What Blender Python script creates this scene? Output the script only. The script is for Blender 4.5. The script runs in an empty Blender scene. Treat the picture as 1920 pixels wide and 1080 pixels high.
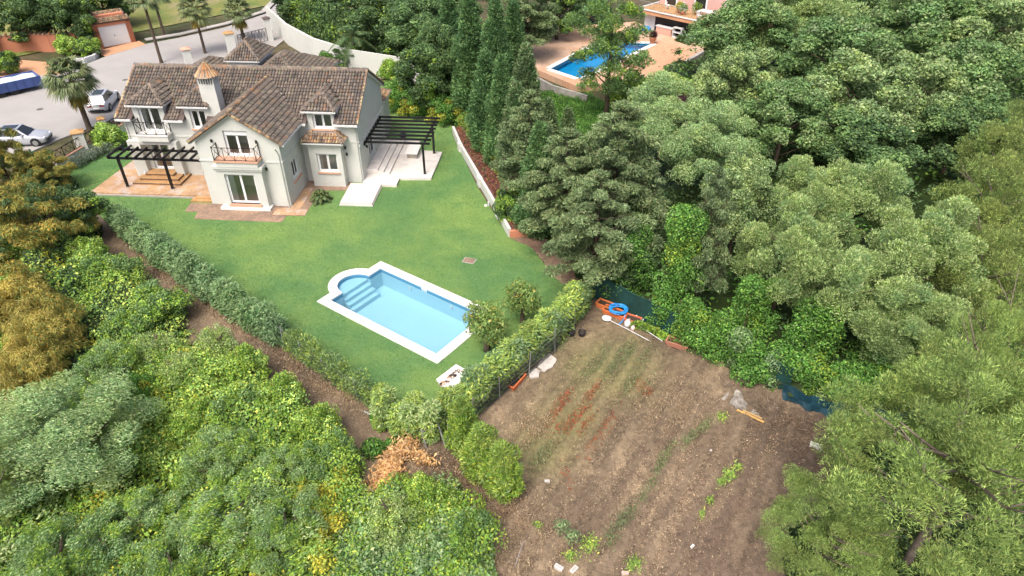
import bpy, math, random
import numpy as np
from mathutils import Vector, Matrix, noise
from mathutils.geometry import tessellate_polygon
R = math.radians
random.seed(7)
rng = np.random.default_rng(7)
sc = bpy.context.scene
C = sc.collection

# ------------------------------------------------------------ camera, light
CAMH, PITCH, FPX = 24.0, 35.5, 1280.0
cd = bpy.data.cameras.new('camera'); cam = bpy.data.objects.new('camera', cd); C.objects.link(cam)
cd.sensor_width = 36; cd.lens = 36*FPX/1920; cd.clip_end = 2000; cd.clip_start = .1
cam.location = (0, 0, CAMH); cam.rotation_euler = (R(90-PITCH), 0, 0)
sc.camera = cam
SUN_EL, SUN_AZ = 58, 205          # azimuth clockwise from +Y (north)
w = bpy.data.worlds.new('World'); sc.world = w; w.use_nodes = True
nt = w.node_tree; bg = nt.nodes['Background']
sky = nt.nodes.new('ShaderNodeTexSky'); sky.sky_type = 'NISHITA'; sky.sun_disc = False
sky.sun_elevation = R(SUN_EL); sky.sun_rotation = R(SUN_AZ)
sky.air_density = .6; sky.dust_density = 6; sky.ozone_density = .4
nt.links.new(sky.outputs[0], bg.inputs[0]); bg.inputs[1].default_value = .15
sd = bpy.data.lights.new('sun', 'SUN'); sun = bpy.data.objects.new('sun', sd); C.objects.link(sun)
sd.energy = 1.25; sd.angle = R(30); sd.color = (1, .96, .9)
az, el = R(SUN_AZ), R(SUN_EL)
sdir = Vector((math.sin(az)*math.cos(el), math.cos(az)*math.cos(el), math.sin(el)))
sun.rotation_euler = sdir.to_track_quat('Z', 'Y').to_euler()
sun.location = (0, 0, 60)
sc.view_settings.view_transform = 'Standard'; sc.view_settings.look = 'None'
sc.view_settings.gamma = 1; sc.view_settings.use_curve_mapping = False
sc.view_settings.exposure = 1.0
sc.cycles.max_bounces = 8; sc.cycles.transparent_max_bounces = 12
sc.cycles.use_denoising = True

# ------------------------------------------------------------ helpers
def link(o, parent=None):
    C.objects.link(o)
    if parent is not None: o.parent = parent
    return o
def tag(o, label=None, cat=None, group=None, kind=None):
    if label: o['label'] = label
    if cat: o['category'] = cat
    if group: o['group'] = group
    if kind: o['kind'] = kind
    return o
def empty(name, loc=(0, 0, 0), rz=0, parent=None):
    o = bpy.data.objects.new(name, None); o.empty_display_size = .3
    o.location = loc; o.rotation_euler = (0, 0, rz)
    return link(o, parent)
def copy_tree(o, parent=None):
    c = o.copy(); C.objects.link(c)
    if parent is not None: c.parent = parent
    for ch in list(o.children): copy_tree(ch, c)
    return c
def nrm(v):
    v = Vector(v); return v.normalized() if v.length > 1e-9 else Vector((0, 0, 1))

ALB = .84
def mat(name, base, rough=.8, **kw):
    """procedural material: base colour (linear) broken up by noise at two scales, fine bump"""
    base = tuple(c*ALB for c in base) if not kw.get('attr') else base
    m = bpy.data.materials.new(name); m.use_nodes = True
    n = m.node_tree; b = n.nodes['Principled BSDF']; L = n.links
    b.inputs['Roughness'].default_value = rough
    b.inputs['Metallic'].default_value = kw.get('metal', 0)
    b.inputs['Specular IOR Level'].default_value = kw.get('spec', .3)
    tc = n.nodes.new('ShaderNodeNewGeometry')
    src = tc.outputs['Position']
    if kw.get('attr'):
        a = n.nodes.new('ShaderNodeVertexColor'); a.layer_name = 'tint'; colout = a.outputs[0]
    else:
        rgb = n.nodes.new('ShaderNodeRGB'); rgb.outputs[0].default_value = (*base, 1); colout = rgb.outputs[0]
    layers = kw.get('layers')
    if layers is None:
        v = kw.get('var', .12)
        layers = [(kw.get('s1', .6), tuple(c*(1-v) for c in (1, 1, 1)), tuple(c*(1+v) for c in (1, 1, 1)), 'MULTIPLY', (.3, .7), 1),
                  (kw.get('s2', 9), (1-v*.7,)*3, (1+v*.7,)*3, 'MULTIPLY', (.3, .7), 1)]
    for (scl, c0, c1, mode, (p0, p1), fac) in layers:
        t = n.nodes.new('ShaderNodeTexNoise'); t.inputs['Scale'].default_value = scl; t.inputs['Detail'].default_value = 5
        t.inputs['Roughness'].default_value = .65
        L.new(src, t.inputs['Vector'])
        r = n.nodes.new('ShaderNodeMapRange'); r.inputs[1].default_value = p0; r.inputs[2].default_value = p1
        L.new(t.outputs[0], r.inputs[0])
        if mode == 'MULTIPLY':
            mx = n.nodes.new('ShaderNodeMix'); mx.data_type = 'RGBA'
            mx.inputs[6].default_value = (*c0, 1); mx.inputs[7].default_value = (*c1, 1); L.new(r.outputs[0], mx.inputs[0])
            m2 = n.nodes.new('ShaderNodeMix'); m2.data_type = 'RGBA'; m2.blend_type = 'MULTIPLY'; m2.inputs[0].default_value = fac
            L.new(colout, m2.inputs[6]); L.new(mx.outputs[2], m2.inputs[7]); colout = m2.outputs[2]
        else:   # MIX towards colour c1 where the noise is high
            m2 = n.nodes.new('ShaderNodeMix'); m2.data_type = 'RGBA'
            mm = n.nodes.new('ShaderNodeMath'); mm.operation = 'MULTIPLY'; mm.inputs[1].default_value = fac
            L.new(r.outputs[0], mm.inputs[0]); L.new(mm.outputs[0], m2.inputs[0])
            L.new(colout, m2.inputs[6]); m2.inputs[7].default_value = (*[q*ALB for q in c1], 1); colout = m2.outputs[2]
    L.new(colout, b.inputs['Base Color'])
    bs = kw.get('bump', .15)
    if bs:
        t = n.nodes.new('ShaderNodeTexNoise'); t.inputs['Scale'].default_value = kw.get('bscale', 30); t.inputs['Detail'].default_value = 4
        L.new(src, t.inputs['Vector'])
        bp = n.nodes.new('ShaderNodeBump'); bp.inputs['Strength'].default_value = bs; bp.inputs['Distance'].default_value = kw.get('bdist', .02)
        L.new(t.outputs[0], bp.inputs['Height']); L.new(bp.outputs[0], b.inputs['Normal'])
    if kw.get('transl'):
        tr = n.nodes.new('ShaderNodeBsdfTranslucent'); L.new(colout, tr.inputs[0])
        ms = n.nodes.new('ShaderNodeMixShader'); ms.inputs[0].default_value = kw['transl']
        L.new(b.outputs[0], ms.inputs[1]); L.new(tr.outputs[0], ms.inputs[2]); L.new(ms.outputs[0], n.nodes['Material Output'].inputs[0])
    return m

def bricks(m, sx, sy, mortar, size=.02, rot=0, amt=1, off=.5):
    """adds a faint grid of joints to a flat material"""
    n = m.node_tree; L = n.links; b = n.nodes['Principled BSDF']
    src = b.inputs['Base Color'].links[0].from_socket
    g = n.nodes.new('ShaderNodeNewGeometry'); mp = n.nodes.new('ShaderNodeMapping'); mp.inputs['Rotation'].default_value = (0, 0, rot)
    L.new(g.outputs['Position'], mp.inputs['Vector'])
    t = n.nodes.new('ShaderNodeTexBrick'); t.inputs['Scale'].default_value = 1; t.offset = off
    t.inputs['Brick Width'].default_value = sx; t.inputs['Row Height'].default_value = sy; t.inputs['Mortar Size'].default_value = size
    t.inputs['Mortar Smooth'].default_value = .3
    t.inputs['Color1'].default_value = (1.08, 1.05, 1.02, 1); t.inputs['Color2'].default_value = (.86, .87, .9, 1); t.inputs['Mortar'].default_value = (*mortar, 1)
    L.new(mp.outputs[0], t.inputs['Vector'])
    mx = n.nodes.new('ShaderNodeMix'); mx.data_type = 'RGBA'; mx.blend_type = 'MULTIPLY'; mx.inputs[0].default_value = amt
    L.new(src, mx.inputs[6]); L.new(t.outputs[0], mx.inputs[7]); L.new(mx.outputs[2], b.inputs['Base Color'])
    return m

class MB:
    def __init__(s): s.v = []; s.f = []; s.c = []
    def poly(s, pts, col=None):
        i = len(s.v); s.v += [tuple(p) for p in pts]; s.f.append(tuple(range(i, i+len(pts)))); s.c.append(col)
    def box(s, x0, y0, z0, x1, y1, z1, col=None):
        s.obox((0, 0, 0), (1, 0, 0), (0, 1, 0), x0, y0, z0, x1, y1, z1, col)
    def obox(s, o, ex, ey, x0, y0, z0, x1, y1, z1, col=None):
        o = Vector(o); ex = Vector(ex); ey = Vector(ey); ez = ex.cross(ey)
        i = len(s.v)
        for z in (z0, z1):
            for x, y in ((x0, y0), (x1, y0), (x1, y1), (x0, y1)): s.v.append(tuple(o+ex*x+ey*y+ez*z))
        for f in ((0, 3, 2, 1), (4, 5, 6, 7), (0, 1, 5, 4), (1, 2, 6, 5), (2, 3, 7, 6), (3, 0, 4, 7)):
            s.f.append(tuple(i+k for k in f)); s.c.append(col)
    def bar(s, a, b, w, h=None, col=None):
        a = Vector(a); b = Vector(b); h = h or w; d = (b-a); L = d.length; d.normalize()
        side = d.cross(Vector((0, 0, 1)))
        side = side.normalized() if side.length > .01 else Vector((1, 0, 0))
        s.obox(a, d, side, 0, -w/2, -h/2, L, w/2, h/2, col)
    def tube(s, pts, rad, n=8, col=None, caps=True):
        pts = [Vector(p) for p in pts]; rings = []
        if not hasattr(rad, '__len__'): rad = [rad]*len(pts)
        ref = None
        for k, p in enumerate(pts):
            d = (pts[min(k+1, len(pts)-1)]-pts[max(k-1, 0)]).normalized()
            if ref is None: ref = Vector((1, 0, 0)) if abs(d.x) < .9 else Vector((0, 1, 0))
            a = d.cross(ref).normalized(); b = d.cross(a); i = len(s.v); rings.append(i)
            for j in range(n):
                t = 2*math.pi*j/n; s.v.append(tuple(p+(a*math.cos(t)+b*math.sin(t))*rad[k]))
        for k in range(len(rings)-1):
            for j in range(n):
                s.f.append((rings[k]+j, rings[k+1]+j, rings[k+1]+(j+1) % n, rings[k]+(j+1) % n)); s.c.append(col)
        if caps:
            s.f.append(tuple(rings[0]+j for j in range(n))); s.f.append(tuple(rings[-1]+n-1-j for j in range(n))); s.c += [col, col]
    def lathe(s, prof, c=(0, 0, 0), n=16, col=None):
        rings = []
        for r, z in prof:
            rings.append(len(s.v))
            for j in range(n):
                t = 2*math.pi*j/n; s.v.append((c[0]+r*math.cos(t), c[1]+r*math.sin(t), c[2]+z))
        for k in range(len(rings)-1):
            for j in range(n):
                s.f.append((rings[k]+j, rings[k]+(j+1) % n, rings[k+1]+(j+1) % n, rings[k+1]+j)); s.c.append(col)
    def prism(s, pts, z0, z1, col=None):
        n = len(pts)
        area = sum(pts[i][0]*pts[(i+1) % n][1]-pts[(i+1) % n][0]*pts[i][1] for i in range(n))
        if area < 0: pts = pts[::-1]
        for tri in tessellate_polygon([[Vector((p[0], p[1], 0)) for p in pts]]):
            a, b, c = [pts[k] for k in tri]
            cr = (b[0]-a[0])*(c[1]-a[1])-(b[1]-a[1])*(c[0]-a[0])
            if cr < 0: b, c = c, b
            s.poly([(*a[:2], z1), (*b[:2], z1), (*c[:2], z1)], col)
            s.poly([(*a[:2], z0), (*c[:2], z0), (*b[:2], z0)], col)
        for k in range(n):
            a, b = pts[k], pts[(k+1) % n]
            s.poly([(*a[:2], z0), (*b[:2], z0), (*b[:2], z1), (*a[:2], z1)], col)
    def panel(s, o, ex, ez, outer, holes=(), depth=.22, col=None):
        """flat wall in the plane o+x*ex+z*ez facing ex x ez, with reveals round its holes"""
        o = Vector(o); ex = Vector(ex); ez = Vector(ez); nn = ex.cross(ez)
        P = lambda p, d=0: tuple(o+ex*p[0]+ez*p[1]-nn*d)
        loops = [[Vector((p[0], p[1], 0)) for p in outer]]
        hs = [[(a, b), (c, b), (c, d), (a, d)] for a, b, c, d in holes]
        loops += [[Vector((p[0], p[1], 0)) for p in h] for h in hs]
        flat = [p for l in loops for p in l]
        for tri in tessellate_polygon(loops):
            a, b, c = [flat[k] for k in tri]
            if (b.x-a.x)*(c.y-a.y)-(b.y-a.y)*(c.x-a.x) < 0: b, c = c, b
            s.poly([P(a), P(b), P(c)], col)
        for h in hs:
            for k in range(4):
                a, b = h[k], h[(k+1) % 4]; s.poly([P(a), P(b), P(b, depth), P(a, depth)][::-1], col)
    def build(s, name, m, parent=None, smooth=False, label=None):
        me = bpy.data.meshes.new(name); me.from_pydata(s.v, [], s.f); me.materials.append(m)
        if any(c is not None for c in s.c):
            at = me.color_attributes.new('tint', 'FLOAT_COLOR', 'CORNER')
            cnt = np.array([len(f) for f in s.f]); cols = np.array([(*(c or (1, 1, 1)), 1) for c in s.c], dtype=np.float32)
            at.data.foreach_set('color', np.repeat(cols, cnt, axis=0).ravel())
        if smooth: me.polygons.foreach_set('use_smooth', [True]*len(me.polygons))
        me.update()
        o = bpy.data.objects.new(name, me); link(o, parent)
        if label: o['label'] = label
        return o
def bevel(o, w=.02, seg=2):
    md = o.modifiers.new('b', 'BEVEL'); md.width = w; md.segments = seg; md.limit_method = 'ANGLE'; return o
def np_mesh(name, V, F, m, cols=None, parent=None, smooth=False):
    """V (n,3), F (k,4) quads, cols (k,3) per face"""
    me = bpy.data.meshes.new(name); k = len(F); q = F.shape[1]
    me.vertices.add(len(V)); me.vertices.foreach_set('co', V.astype(np.float32).ravel())
    me.loops.add(k*q); me.loops.foreach_set('vertex_index', F.astype(np.int32).ravel())
    me.polygons.add(k); me.polygons.foreach_set('loop_start', np.arange(0, k*q, q, dtype=np.int32))
    me.polygons.foreach_set('loop_total', np.full(k, q, dtype=np.int32))
    if smooth: me.polygons.foreach_set('use_smooth', np.ones(k, dtype=bool))
    if cols is not None:
        at = me.color_attributes.new('tint', 'FLOAT_COLOR', 'CORNER')
        c4 = np.ones((k, 4), np.float32); c4[:, :3] = cols
        at.data.foreach_set('color', np.repeat(c4, q, axis=0).ravel())
    me.materials.append(m); me.update(calc_edges=True)
    o = bpy.data.objects.new(name, me); return link(o, parent)
def inpoly(P, poly):
    x, y = P[:, 0], P[:, 1]; r = np.zeros(len(P), bool); n = len(poly); j = n-1
    for i in range(n):
        xi, yi = poly[i]; xj, yj = poly[j]
        c = ((yi > y) != (yj > y)) & (x < (xj-xi)*(y-yi)/((yj-yi) or 1e-9)+xi)
        r ^= c; j = i
    return r
def vnoise(x, y, s, seed=0):
    """cheap smooth value noise on arrays, 0..1"""
    x = np.asarray(x)*s+seed*17.3; y = np.asarray(y)*s-seed*9.1
    xi = np.floor(x); yi = np.floor(y); fx = x-xi; fy = y-yi; fx = fx*fx*(3-2*fx); fy = fy*fy*(3-2*fy)
    h = lambda a, b: np.modf(np.abs(np.sin(a*127.1+b*311.7+seed)*43758.5453))[0]
    return (h(xi, yi)*(1-fx)+h(xi+1, yi)*fx)*(1-fy)+(h(xi, yi+1)*(1-fx)+h(xi+1, yi+1)*fx)*fy
def fbm(x, y, s, seed=0): return .5*vnoise(x, y, s, seed)+.3*vnoise(x, y, s*2.1, seed+1)+.2*vnoise(x, y, s*4.3, seed+2)

# ------------------------------------------------------------ materials
M = {}
M['wall'] = mat('render_wall', (.62, .635, .59), .85, layers=[(.5, (.95,)*3, (1.04,)*3, 'MULTIPLY', (.3, .7), 1), (1.4, (.4,.4,.3), (.47, .46, .38), 'MIX', (.56, .8), .4), (9, (.965,)*3, (1.03,)*3, 'MULTIPLY', (.3, .7), 1)], bump=.1, bscale=60, bdist=.006)
M['white'] = mat('white_paint', (.68, .69, .69), .5, var=.03, bump=0)
M['pvc'] = mat('white_frame', (.82, .84, .84), .35, var=.02, bump=0)
M['tiles'] = mat('roof_tile', (1, 1, 1), .85, attr=True, layers=[(1.6, (.78,)*3, (1.18, 1.14, 1.1), 'MULTIPLY', (.35, .65), 1), (14, (.75,)*3, (1.2,)*3, 'MULTIPLY', (.3, .7), 1)], bump=.2, bscale=80)
M['deck'] = mat('roof_pan', (.11, .085, .075), .9, var=.2, s2=20)
M['mortar'] = mat('ridge_mortar', (.34, .27, .2), .9, var=.25, s1=1.5)
M['dark'] = mat('black_wood', (.012, .011, .014), .45, var=.2, bump=.05)
M['iron'] = mat('wrought_iron', (.012, .012, .014), .5, var=.1, bump=0)
M['terra'] = bricks(mat('terracotta_terrace', (.50, .33, .19), .8, layers=[(.5, (.8, .78, .76), (1.15, 1.1, 1.05), 'MULTIPLY', (.35, .65), 1), (1.1, (.5, .43, .39), (.52, .45, .41), 'MIX', (.48, .62), .75), (7, (.8,)*3, (1.15,)*3, 'MULTIPLY', (.3, .7), 1)], bump=.1), .31, .31, (.72, .7, .66), .012, R(3.8), .8, 0)
M['terra2'] = mat('terracotta_step', (.46, .27, .12), .8, var=.25, s1=1.5, s2=12)
M['sill'] = mat('pink_sill', (.62, .36, .25), .7, var=.12)
M['patio'] = bricks(mat('white_limestone', (.70, .67, .63), .75, layers=[(.7, (.9, .88, .85), (1.06, 1.06, 1.06), 'MULTIPLY', (.35, .65), 1), (1.3, (.5, .4, .25), (.55, .44, .28), 'MIX', (.62, .75), .45)], bump=.08), .6, .4, (.86, .84, .8), .01, R(3.8), .8)
M['stone'] = mat('coping_stone', (.80, .78, .74), .7, var=.06, s1=1, bump=.06)
M['paving'] = mat('dark_slate_paving', (.30, .22, .17), .85, layers=[(.9, (.7, .68, .68), (1.25, 1.15, 1.0), 'MULTIPLY', (.35, .65), 1), (6, (.7,)*3, (1.25,)*3, 'MULTIPLY', (.3, .7), 1)], bump=.15)
M['poolin'] = mat('pool_plaster', (.52, .68, .74), .6, var=.03, bump=0)
M['poolin2'] = mat('neighbour_pool_mosaic', (.03, .38, .58), .6, var=.04, bump=0)
M['asphalt'] = mat('road_asphalt', (.36, .345, .33), .9, var=.09, s1=.22, s2=14, bump=.1, bscale=90)
M['kerb'] = mat('kerb_stone', (.42, .40, .37), .85, var=.12)
M['orange'] = mat('orange_render', (.58, .24, .14), .85, var=.1)
M['clay'] = mat('clay_paving', (.55, .30, .17), .85, var=.16, s1=.3)
M['concrete'] = mat('concrete', (.38, .36, .33), .9, var=.2, s1=1.5)
M['bark'] = mat('bark', (.10, .075, .055), .95, var=.3, s1=2, s2=16, bump=.6, bscale=18)
M['palebark'] = mat('pale_bark', (.20, .16, .13), .95, var=.3, s1=2, s2=16, bump=.5, bscale=18)
M['leaf'] = mat('foliage', (1, 1, 1), .5, attr=True, layers=[(.35, (.86, .9, .9), (1.16, 1.1, 1.0), 'MULTIPLY', (.35, .65), 1)], bump=0, transl=.3, spec=.2)
M['soil'] = mat('flower_bed_soil', (.14, .065, .045), .95, var=.35, s1=3, s2=20, bump=.5)
M['attr'] = mat('tinted_matt', (1, 1, 1), .8, attr=True, layers=[], bump=0)
M['attrgloss'] = mat('tinted_gloss', (1, 1, 1), .35, attr=True, layers=[], bump=0)
M['silver'] = mat('silver_car_paint', (.55, .58, .62), .25, metal=.35, spec=.6, layers=[], bump=0)
M['carglass'] = mat('car_glass', (.02, .024, .028), .06, spec=.8, layers=[], bump=0)
M['rubber'] = mat('tyre_rubber', (.02, .02, .02), .8, layers=[], bump=0)
M['plastic_black'] = mat('black_plastic', (.02, .02, .025), .4, layers=[], bump=0)
M['bluepaint'] = mat('blue_trailer_paint', (.06, .10, .27), .5, var=.2)
M['net'] = mat('green_shade_net', (.012, .055, .045), .8, var=.35, s1=1.5, s2=40, bump=.3)
M['tarp'] = mat('teal_tarpaulin', (.008, .045, .065), .5, var=.3, s1=1.5, bump=.3, bscale=4, bdist=.1)
M['galv'] = mat('galvanised_post', (.33, .34, .33), .5, metal=.4, var=.15, bump=0)
M['curtain'] = mat('white_curtain', (.75, .76, .75), .9, var=.03, bump=0, transl=.4)
M['room'] = mat('room_plaster', (.85, .83, .74), .9, var=.03, bump=0)
M['roomfloor'] = mat('room_floor', (.8, .74, .6), .5, var=.1, bump=0)

def glass_mat(name, tint, rough=.02, fac=1.45, bumpy=0):
    m = bpy.data.materials.new(name); m.use_nodes = True; n = m.node_tree; L = n.links
    n.nodes.remove(n.nodes['Principled BSDF'])
    t = n.nodes.new('ShaderNodeBsdfTransparent'); t.inputs[0].default_value = (*tint, 1)
    g = n.nodes.new('ShaderNodeBsdfGlossy'); g.inputs['Roughness'].default_value = rough; g.inputs[0].default_value = (1, 1, 1, 1)
    fr = n.nodes.new('ShaderNodeFresnel'); fr.inputs[0].default_value = fac
    x = n.nodes.new('ShaderNodeMixShader'); L.new(fr.outputs[0], x.inputs[0]); L.new(t.outputs[0], x.inputs[1]); L.new(g.outputs[0], x.inputs[2])
    if bumpy:
        ns = n.nodes.new('ShaderNodeTexNoise'); ns.inputs['Scale'].default_value = 3; ns.inputs['Detail'].default_value = 3
        ge = n.nodes.new('ShaderNodeNewGeometry'); L.new(ge.outputs['Position'], ns.inputs['Vector'])
        bp = n.nodes.new('ShaderNodeBump'); bp.inputs['Strength'].default_value = bumpy; bp.inputs['Distance'].default_value = .03
        L.new(ns.outputs[0], bp.inputs['Height']); L.new(bp.outputs[0], g.inputs['Normal']); L.new(bp.outputs[0], fr.inputs['Normal'])
    L.new(x.outputs[0], n.nodes['Material Output'].inputs[0]); return m
M['glass'] = glass_mat('window_glass', (.96, .97, .96), fac=1.5)
M['water'] = glass_mat('pool_water', (.70, .87, .94), .02, 1.33, .45)
M['water2'] = glass_mat('deep_blue_water', (.45, .80, .95), .03, 1.33, .25)

# ------------------------------------------------------------ the ground
LAWN = [(-36.18, 49.96), (-35.12, 58.74), (-34.01, 59.49), (-33, 66), (-12, 72), (-5.6, 62), (-5.3, 57), (-2.6, 46.8), (-.4, 40.2), (1.3, 38.2), (2.64, 34.78), (4.4, 32.2), (2.2, 28.1), (-.6, 24.5), (-3, 21.5), (-5.6, 23), (-9.6, 26.0), (-17.6, 32.3), (-25.8, 39.2), (-30.92, 44.03)]
def smoothstep(a, b, x): t = np.clip((x-a)/(b-a), 0, 1); return t*t*(3-2*t)
gm = mat('wild_ground', (.10, .085, .045), .95, layers=[
    (.12, (.03, .05, .015), (.035, .06, .018), 'MIX', (.45, .6), .8),
    (.8, (.7, .7, .7), (1.3, 1.25, 1.2), 'MULTIPLY', (.35, .65), 1), (8, (.6,)*3, (1.4,)*3, 'MULTIPLY', (.3, .7), 1)], bump=.6, bscale=8, bdist=.08)

lm = mat('lawn_grass', (.14, .27, .09), .95, layers=[
    (.16, (.72, .82, .9), (1.3, 1.12, 1.0), 'MULTIPLY', (.4, .6), 1),
    (.7, (.9, .94, .9), (1.12, 1.06, 1.05), 'MULTIPLY', (.35, .65), 1),
    (5, (.84, .9, .8), (1.14, 1.1, 1.1), 'MULTIPLY', (.3, .7), 1), (45, (.62, .68, .6), (1.4, 1.3, 1.3), 'MULTIPLY', (.3, .7), 1)], bump=.8, bscale=50, bdist=.04)
PO = Vector((-11.49, 32.24)+(0,)); PA = R(-35.7)
PX = Vector((math.cos(PA), math.sin(PA), 0)); PY = Vector((-math.sin(PA), math.cos(PA), 0))
def PP(x, y, z=0): v = PO+PX*x+PY*y; return (v.x, v.y, z)
PL, PW, CW = 9.35, 5.3, .55
CY = 2.62; CR = 1.12         # roman end: centre on the short side, inner radius
def arcpts(cx, cy, r, a0, a1, n): return [(cx+r*math.cos(R(a0+(a1-a0)*k/n)), cy+r*math.sin(R(a0+(a1-a0)*k/n))) for k in range(n+1)]
inner = [(CW, CW), (PL-CW, CW), (PL-CW, PW-CW), (CW, PW-CW), (CW, CY+CR)] + arcpts(CW, CY, CR, 90, 270, 16)[1:]
def outer_pts(e=0):
    r = CR+CW+e
    return [(-e, -e), (PL+e, -e), (PL+e, PW+e), (-e, PW+e)] + [(-e, CY+math.sqrt(r*r-(CW+e)**2))] + [p for p in arcpts(CW, CY, r, 90, 270, 20) if p[0] < -e] + [(-e, CY-math.sqrt(r*r-(CW+e)**2))]
g = MB()
mid = [PP(*p) for p in outer_pts(-.25)]
loops = [[Vector((p[0], p[1], 0)) for p in LAWN], [Vector((p[0], p[1], 0)) for p in mid]]
flat = [p for l in loops for p in l]
for tri in tessellate_polygon(loops):
    a, b, c = [flat[k] for k in tri]
    if (b-a).cross(c-a).z < 0: b, c = c, b
    g.poly([a, b, c])
for i in range(len(LAWN)):
    a, b = LAWN[i], LAWN[(i+1) % len(LAWN)]; g.poly([(*a, -.2), (*b, -.2), (*b, 0), (*a, 0)]); 
tag(g.build('lawn', lm), kind='structure')
g = MB(); mid2 = [Vector((*PP(*p)[:2], 0)) for p in outer_pts(-.25)]
loops = [[Vector(p) for p in ((-600, -300, 0), (600, -300, 0), (600, 1200, 0), (-600, 1200, 0))], mid2]; flat = [p for l in loops for p in l]
for tri in tessellate_polygon(loops):
    a, b, c = [flat[k]-Vector((0, 0, .12)) for k in tri]
    if (b-a).cross(c-a).z < 0: b, c = c, b
    g.poly([a, b, c])
tag(g.build('ground', gm), kind='structure')

# ---- garden soil of the plot in front and the dry path along the fence (one bumpy sheet)
sx = np.arange(-34, 26, .17); sy = np.arange(6, 44, .17); X, Y = np.meshgrid(sx, sy)
fa = R(57); FU = X*math.cos(fa)+Y*math.sin(fa); FV = -X*math.sin(fa)+Y*math.cos(fa)
plot = smoothstep(-2.5, 1.5, X-(-3+(21-Y)*-.12))*smoothstep(0, 3, 30.5-Y-.0*X)
furrow = np.sin(FV*2*math.pi/1.05+fbm(X, Y, .4, 3)*3)*.09*plot*smoothstep(.2, .6, fbm(X, Y, .15, 8)+.25)
Z = -.06+furrow+fbm(X, Y, .9, 1)*.09+fbm(X, Y, 5, 2)*.05
lawnmask = inpoly(np.stack([X.ravel(), Y.ravel()], 1), LAWN).reshape(X.shape)
Z[lawnmask] = -.11
n0, n1 = X.shape; idx = np.arange(n0*n1).reshape(n0, n1)
F = np.stack([idx[:-1, :-1], idx[:-1, 1:], idx[1:, 1:], idx[1:, :-1]], -1).reshape(-1, 4)
xc, yc = X[:-1, :-1].ravel()+.08, Y[:-1, :-1].ravel()+.08
n_a = fbm(xc, yc, .45, 11); n_b = fbm(xc, yc, 1.7, 12); n_c = fbm(xc, yc, .18, 13); n_d = rng.random(len(xc))
col = np.outer(np.ones(len(xc)), (.20, .155, .108))
pal = smoothstep(.45, .7, n_a)[:, None]*.85; col = col*(1-pal)+np.array((.36, .28, .19))*pal
drk = smoothstep(.5, .75, n_b)[:, None]*.55; col = col*(1-drk)+np.array((.105, .078, .06))*drk
# tilled bottom right: darker, purplish brown
fvc = -xc*math.sin(fa)+yc*math.cos(fa); fuc = xc*math.cos(fa)+yc*math.sin(fa)
til = smoothstep(3.5, 7.0, xc-.25*(yc-12))*.8; til = (til*smoothstep(20, 15, yc-.2*xc))[:, None]; col = col*(1-til)+np.array((.155, .115, .09))*til
# band along the furrows
bnd = (.5+.5*np.sin(fvc*2*math.pi/1.05+n_c*2))[:, None]*.42*plot[:-1, :-1].ravel()[:, None]*smoothstep(.3, .65, n_c)[:, None]; col = col*(1-bnd)+np.array((.12, .085, .065))*bnd
st_ = smoothstep(.45, .75, fbm(fvc*2.2+fbm(xc, yc, .5, 5)*2, fuc*.3, 1.0, 31))[:, None]*.4*plot[:-1, :-1].ravel()[:, None]; col = col*(1-st_)+np.array((.30, .235, .165))*st_
st_ = smoothstep(.5, .75, fbm(fvc*3.0, fuc*.25, 1.0, 37))[:, None]*.6*plot[:-1, :-1].ravel()[:, None]; col = col*(1-st_)+np.array((.11, .082, .062))*st_
# mossy green tint near the top of the plot
def blob(px, py, r): return np.exp(-((xc-px)**2+(yc-py)**2)/r**2)
ms = np.clip(sum(blob(*b) for b in ((*(4.67, 26.08), 2.6), (*(1.21, 20.78), 1.4), (*(6.56, 27.75), 1.6), (*(2.53, 22.73), 1.5)))*1.5*n_a, 0, .75)[:, None]
col = col*(1-ms)+np.array((.20, .19, .085))*ms
dk = np.clip(sum(blob(*b) for b in ((*(13.07, 22.39), 2.0), (*(11.87, 25.29), 1.2), (*(3.64, 30.52), 1.2), (*(-1.39, 19.29), 1.6), (*(-2.39, 20.47), 1.2), (*(8.44, 28.64), 1.2), (*(13.98, 20.78), 1.8))), 0, .8)[:, None]*.8
col = col*(1-dk)+np.array((.085, .062, .048))*dk
col = col*(.86+.28*n_d)[:, None]*.84*np.array([1.0, .97, .9])
pth = (smoothstep(3.5, 1.5, np.abs((yc-22.6)-(xc+5.6)*-.80)/1.28)*smoothstep(-3, -6, xc))[:, None]*.45; col = col*(1-pth)+np.array((.135, .10, .07))*pth
V = np.stack([X.ravel(), Y.ravel(), Z.ravel()], 1)
keep = ~inpoly(np.stack([xc, yc], 1), [(p[0], p[1]) for p in LAWN])
sm = mat('garden_earth', (1, 1, 1), .97, attr=True, layers=[(3, (.82,)*3, (1.18,)*3, 'MULTIPLY', (.3, .7), 1), (22, (.55,)*3, (1.45,)*3, 'MULTIPLY', (.3, .7), 1)], bump=.8, bscale=16, bdist=.06)
tag(np_mesh('earth_plot', V, F[keep], sm, col[keep]), kind='structure')

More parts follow.
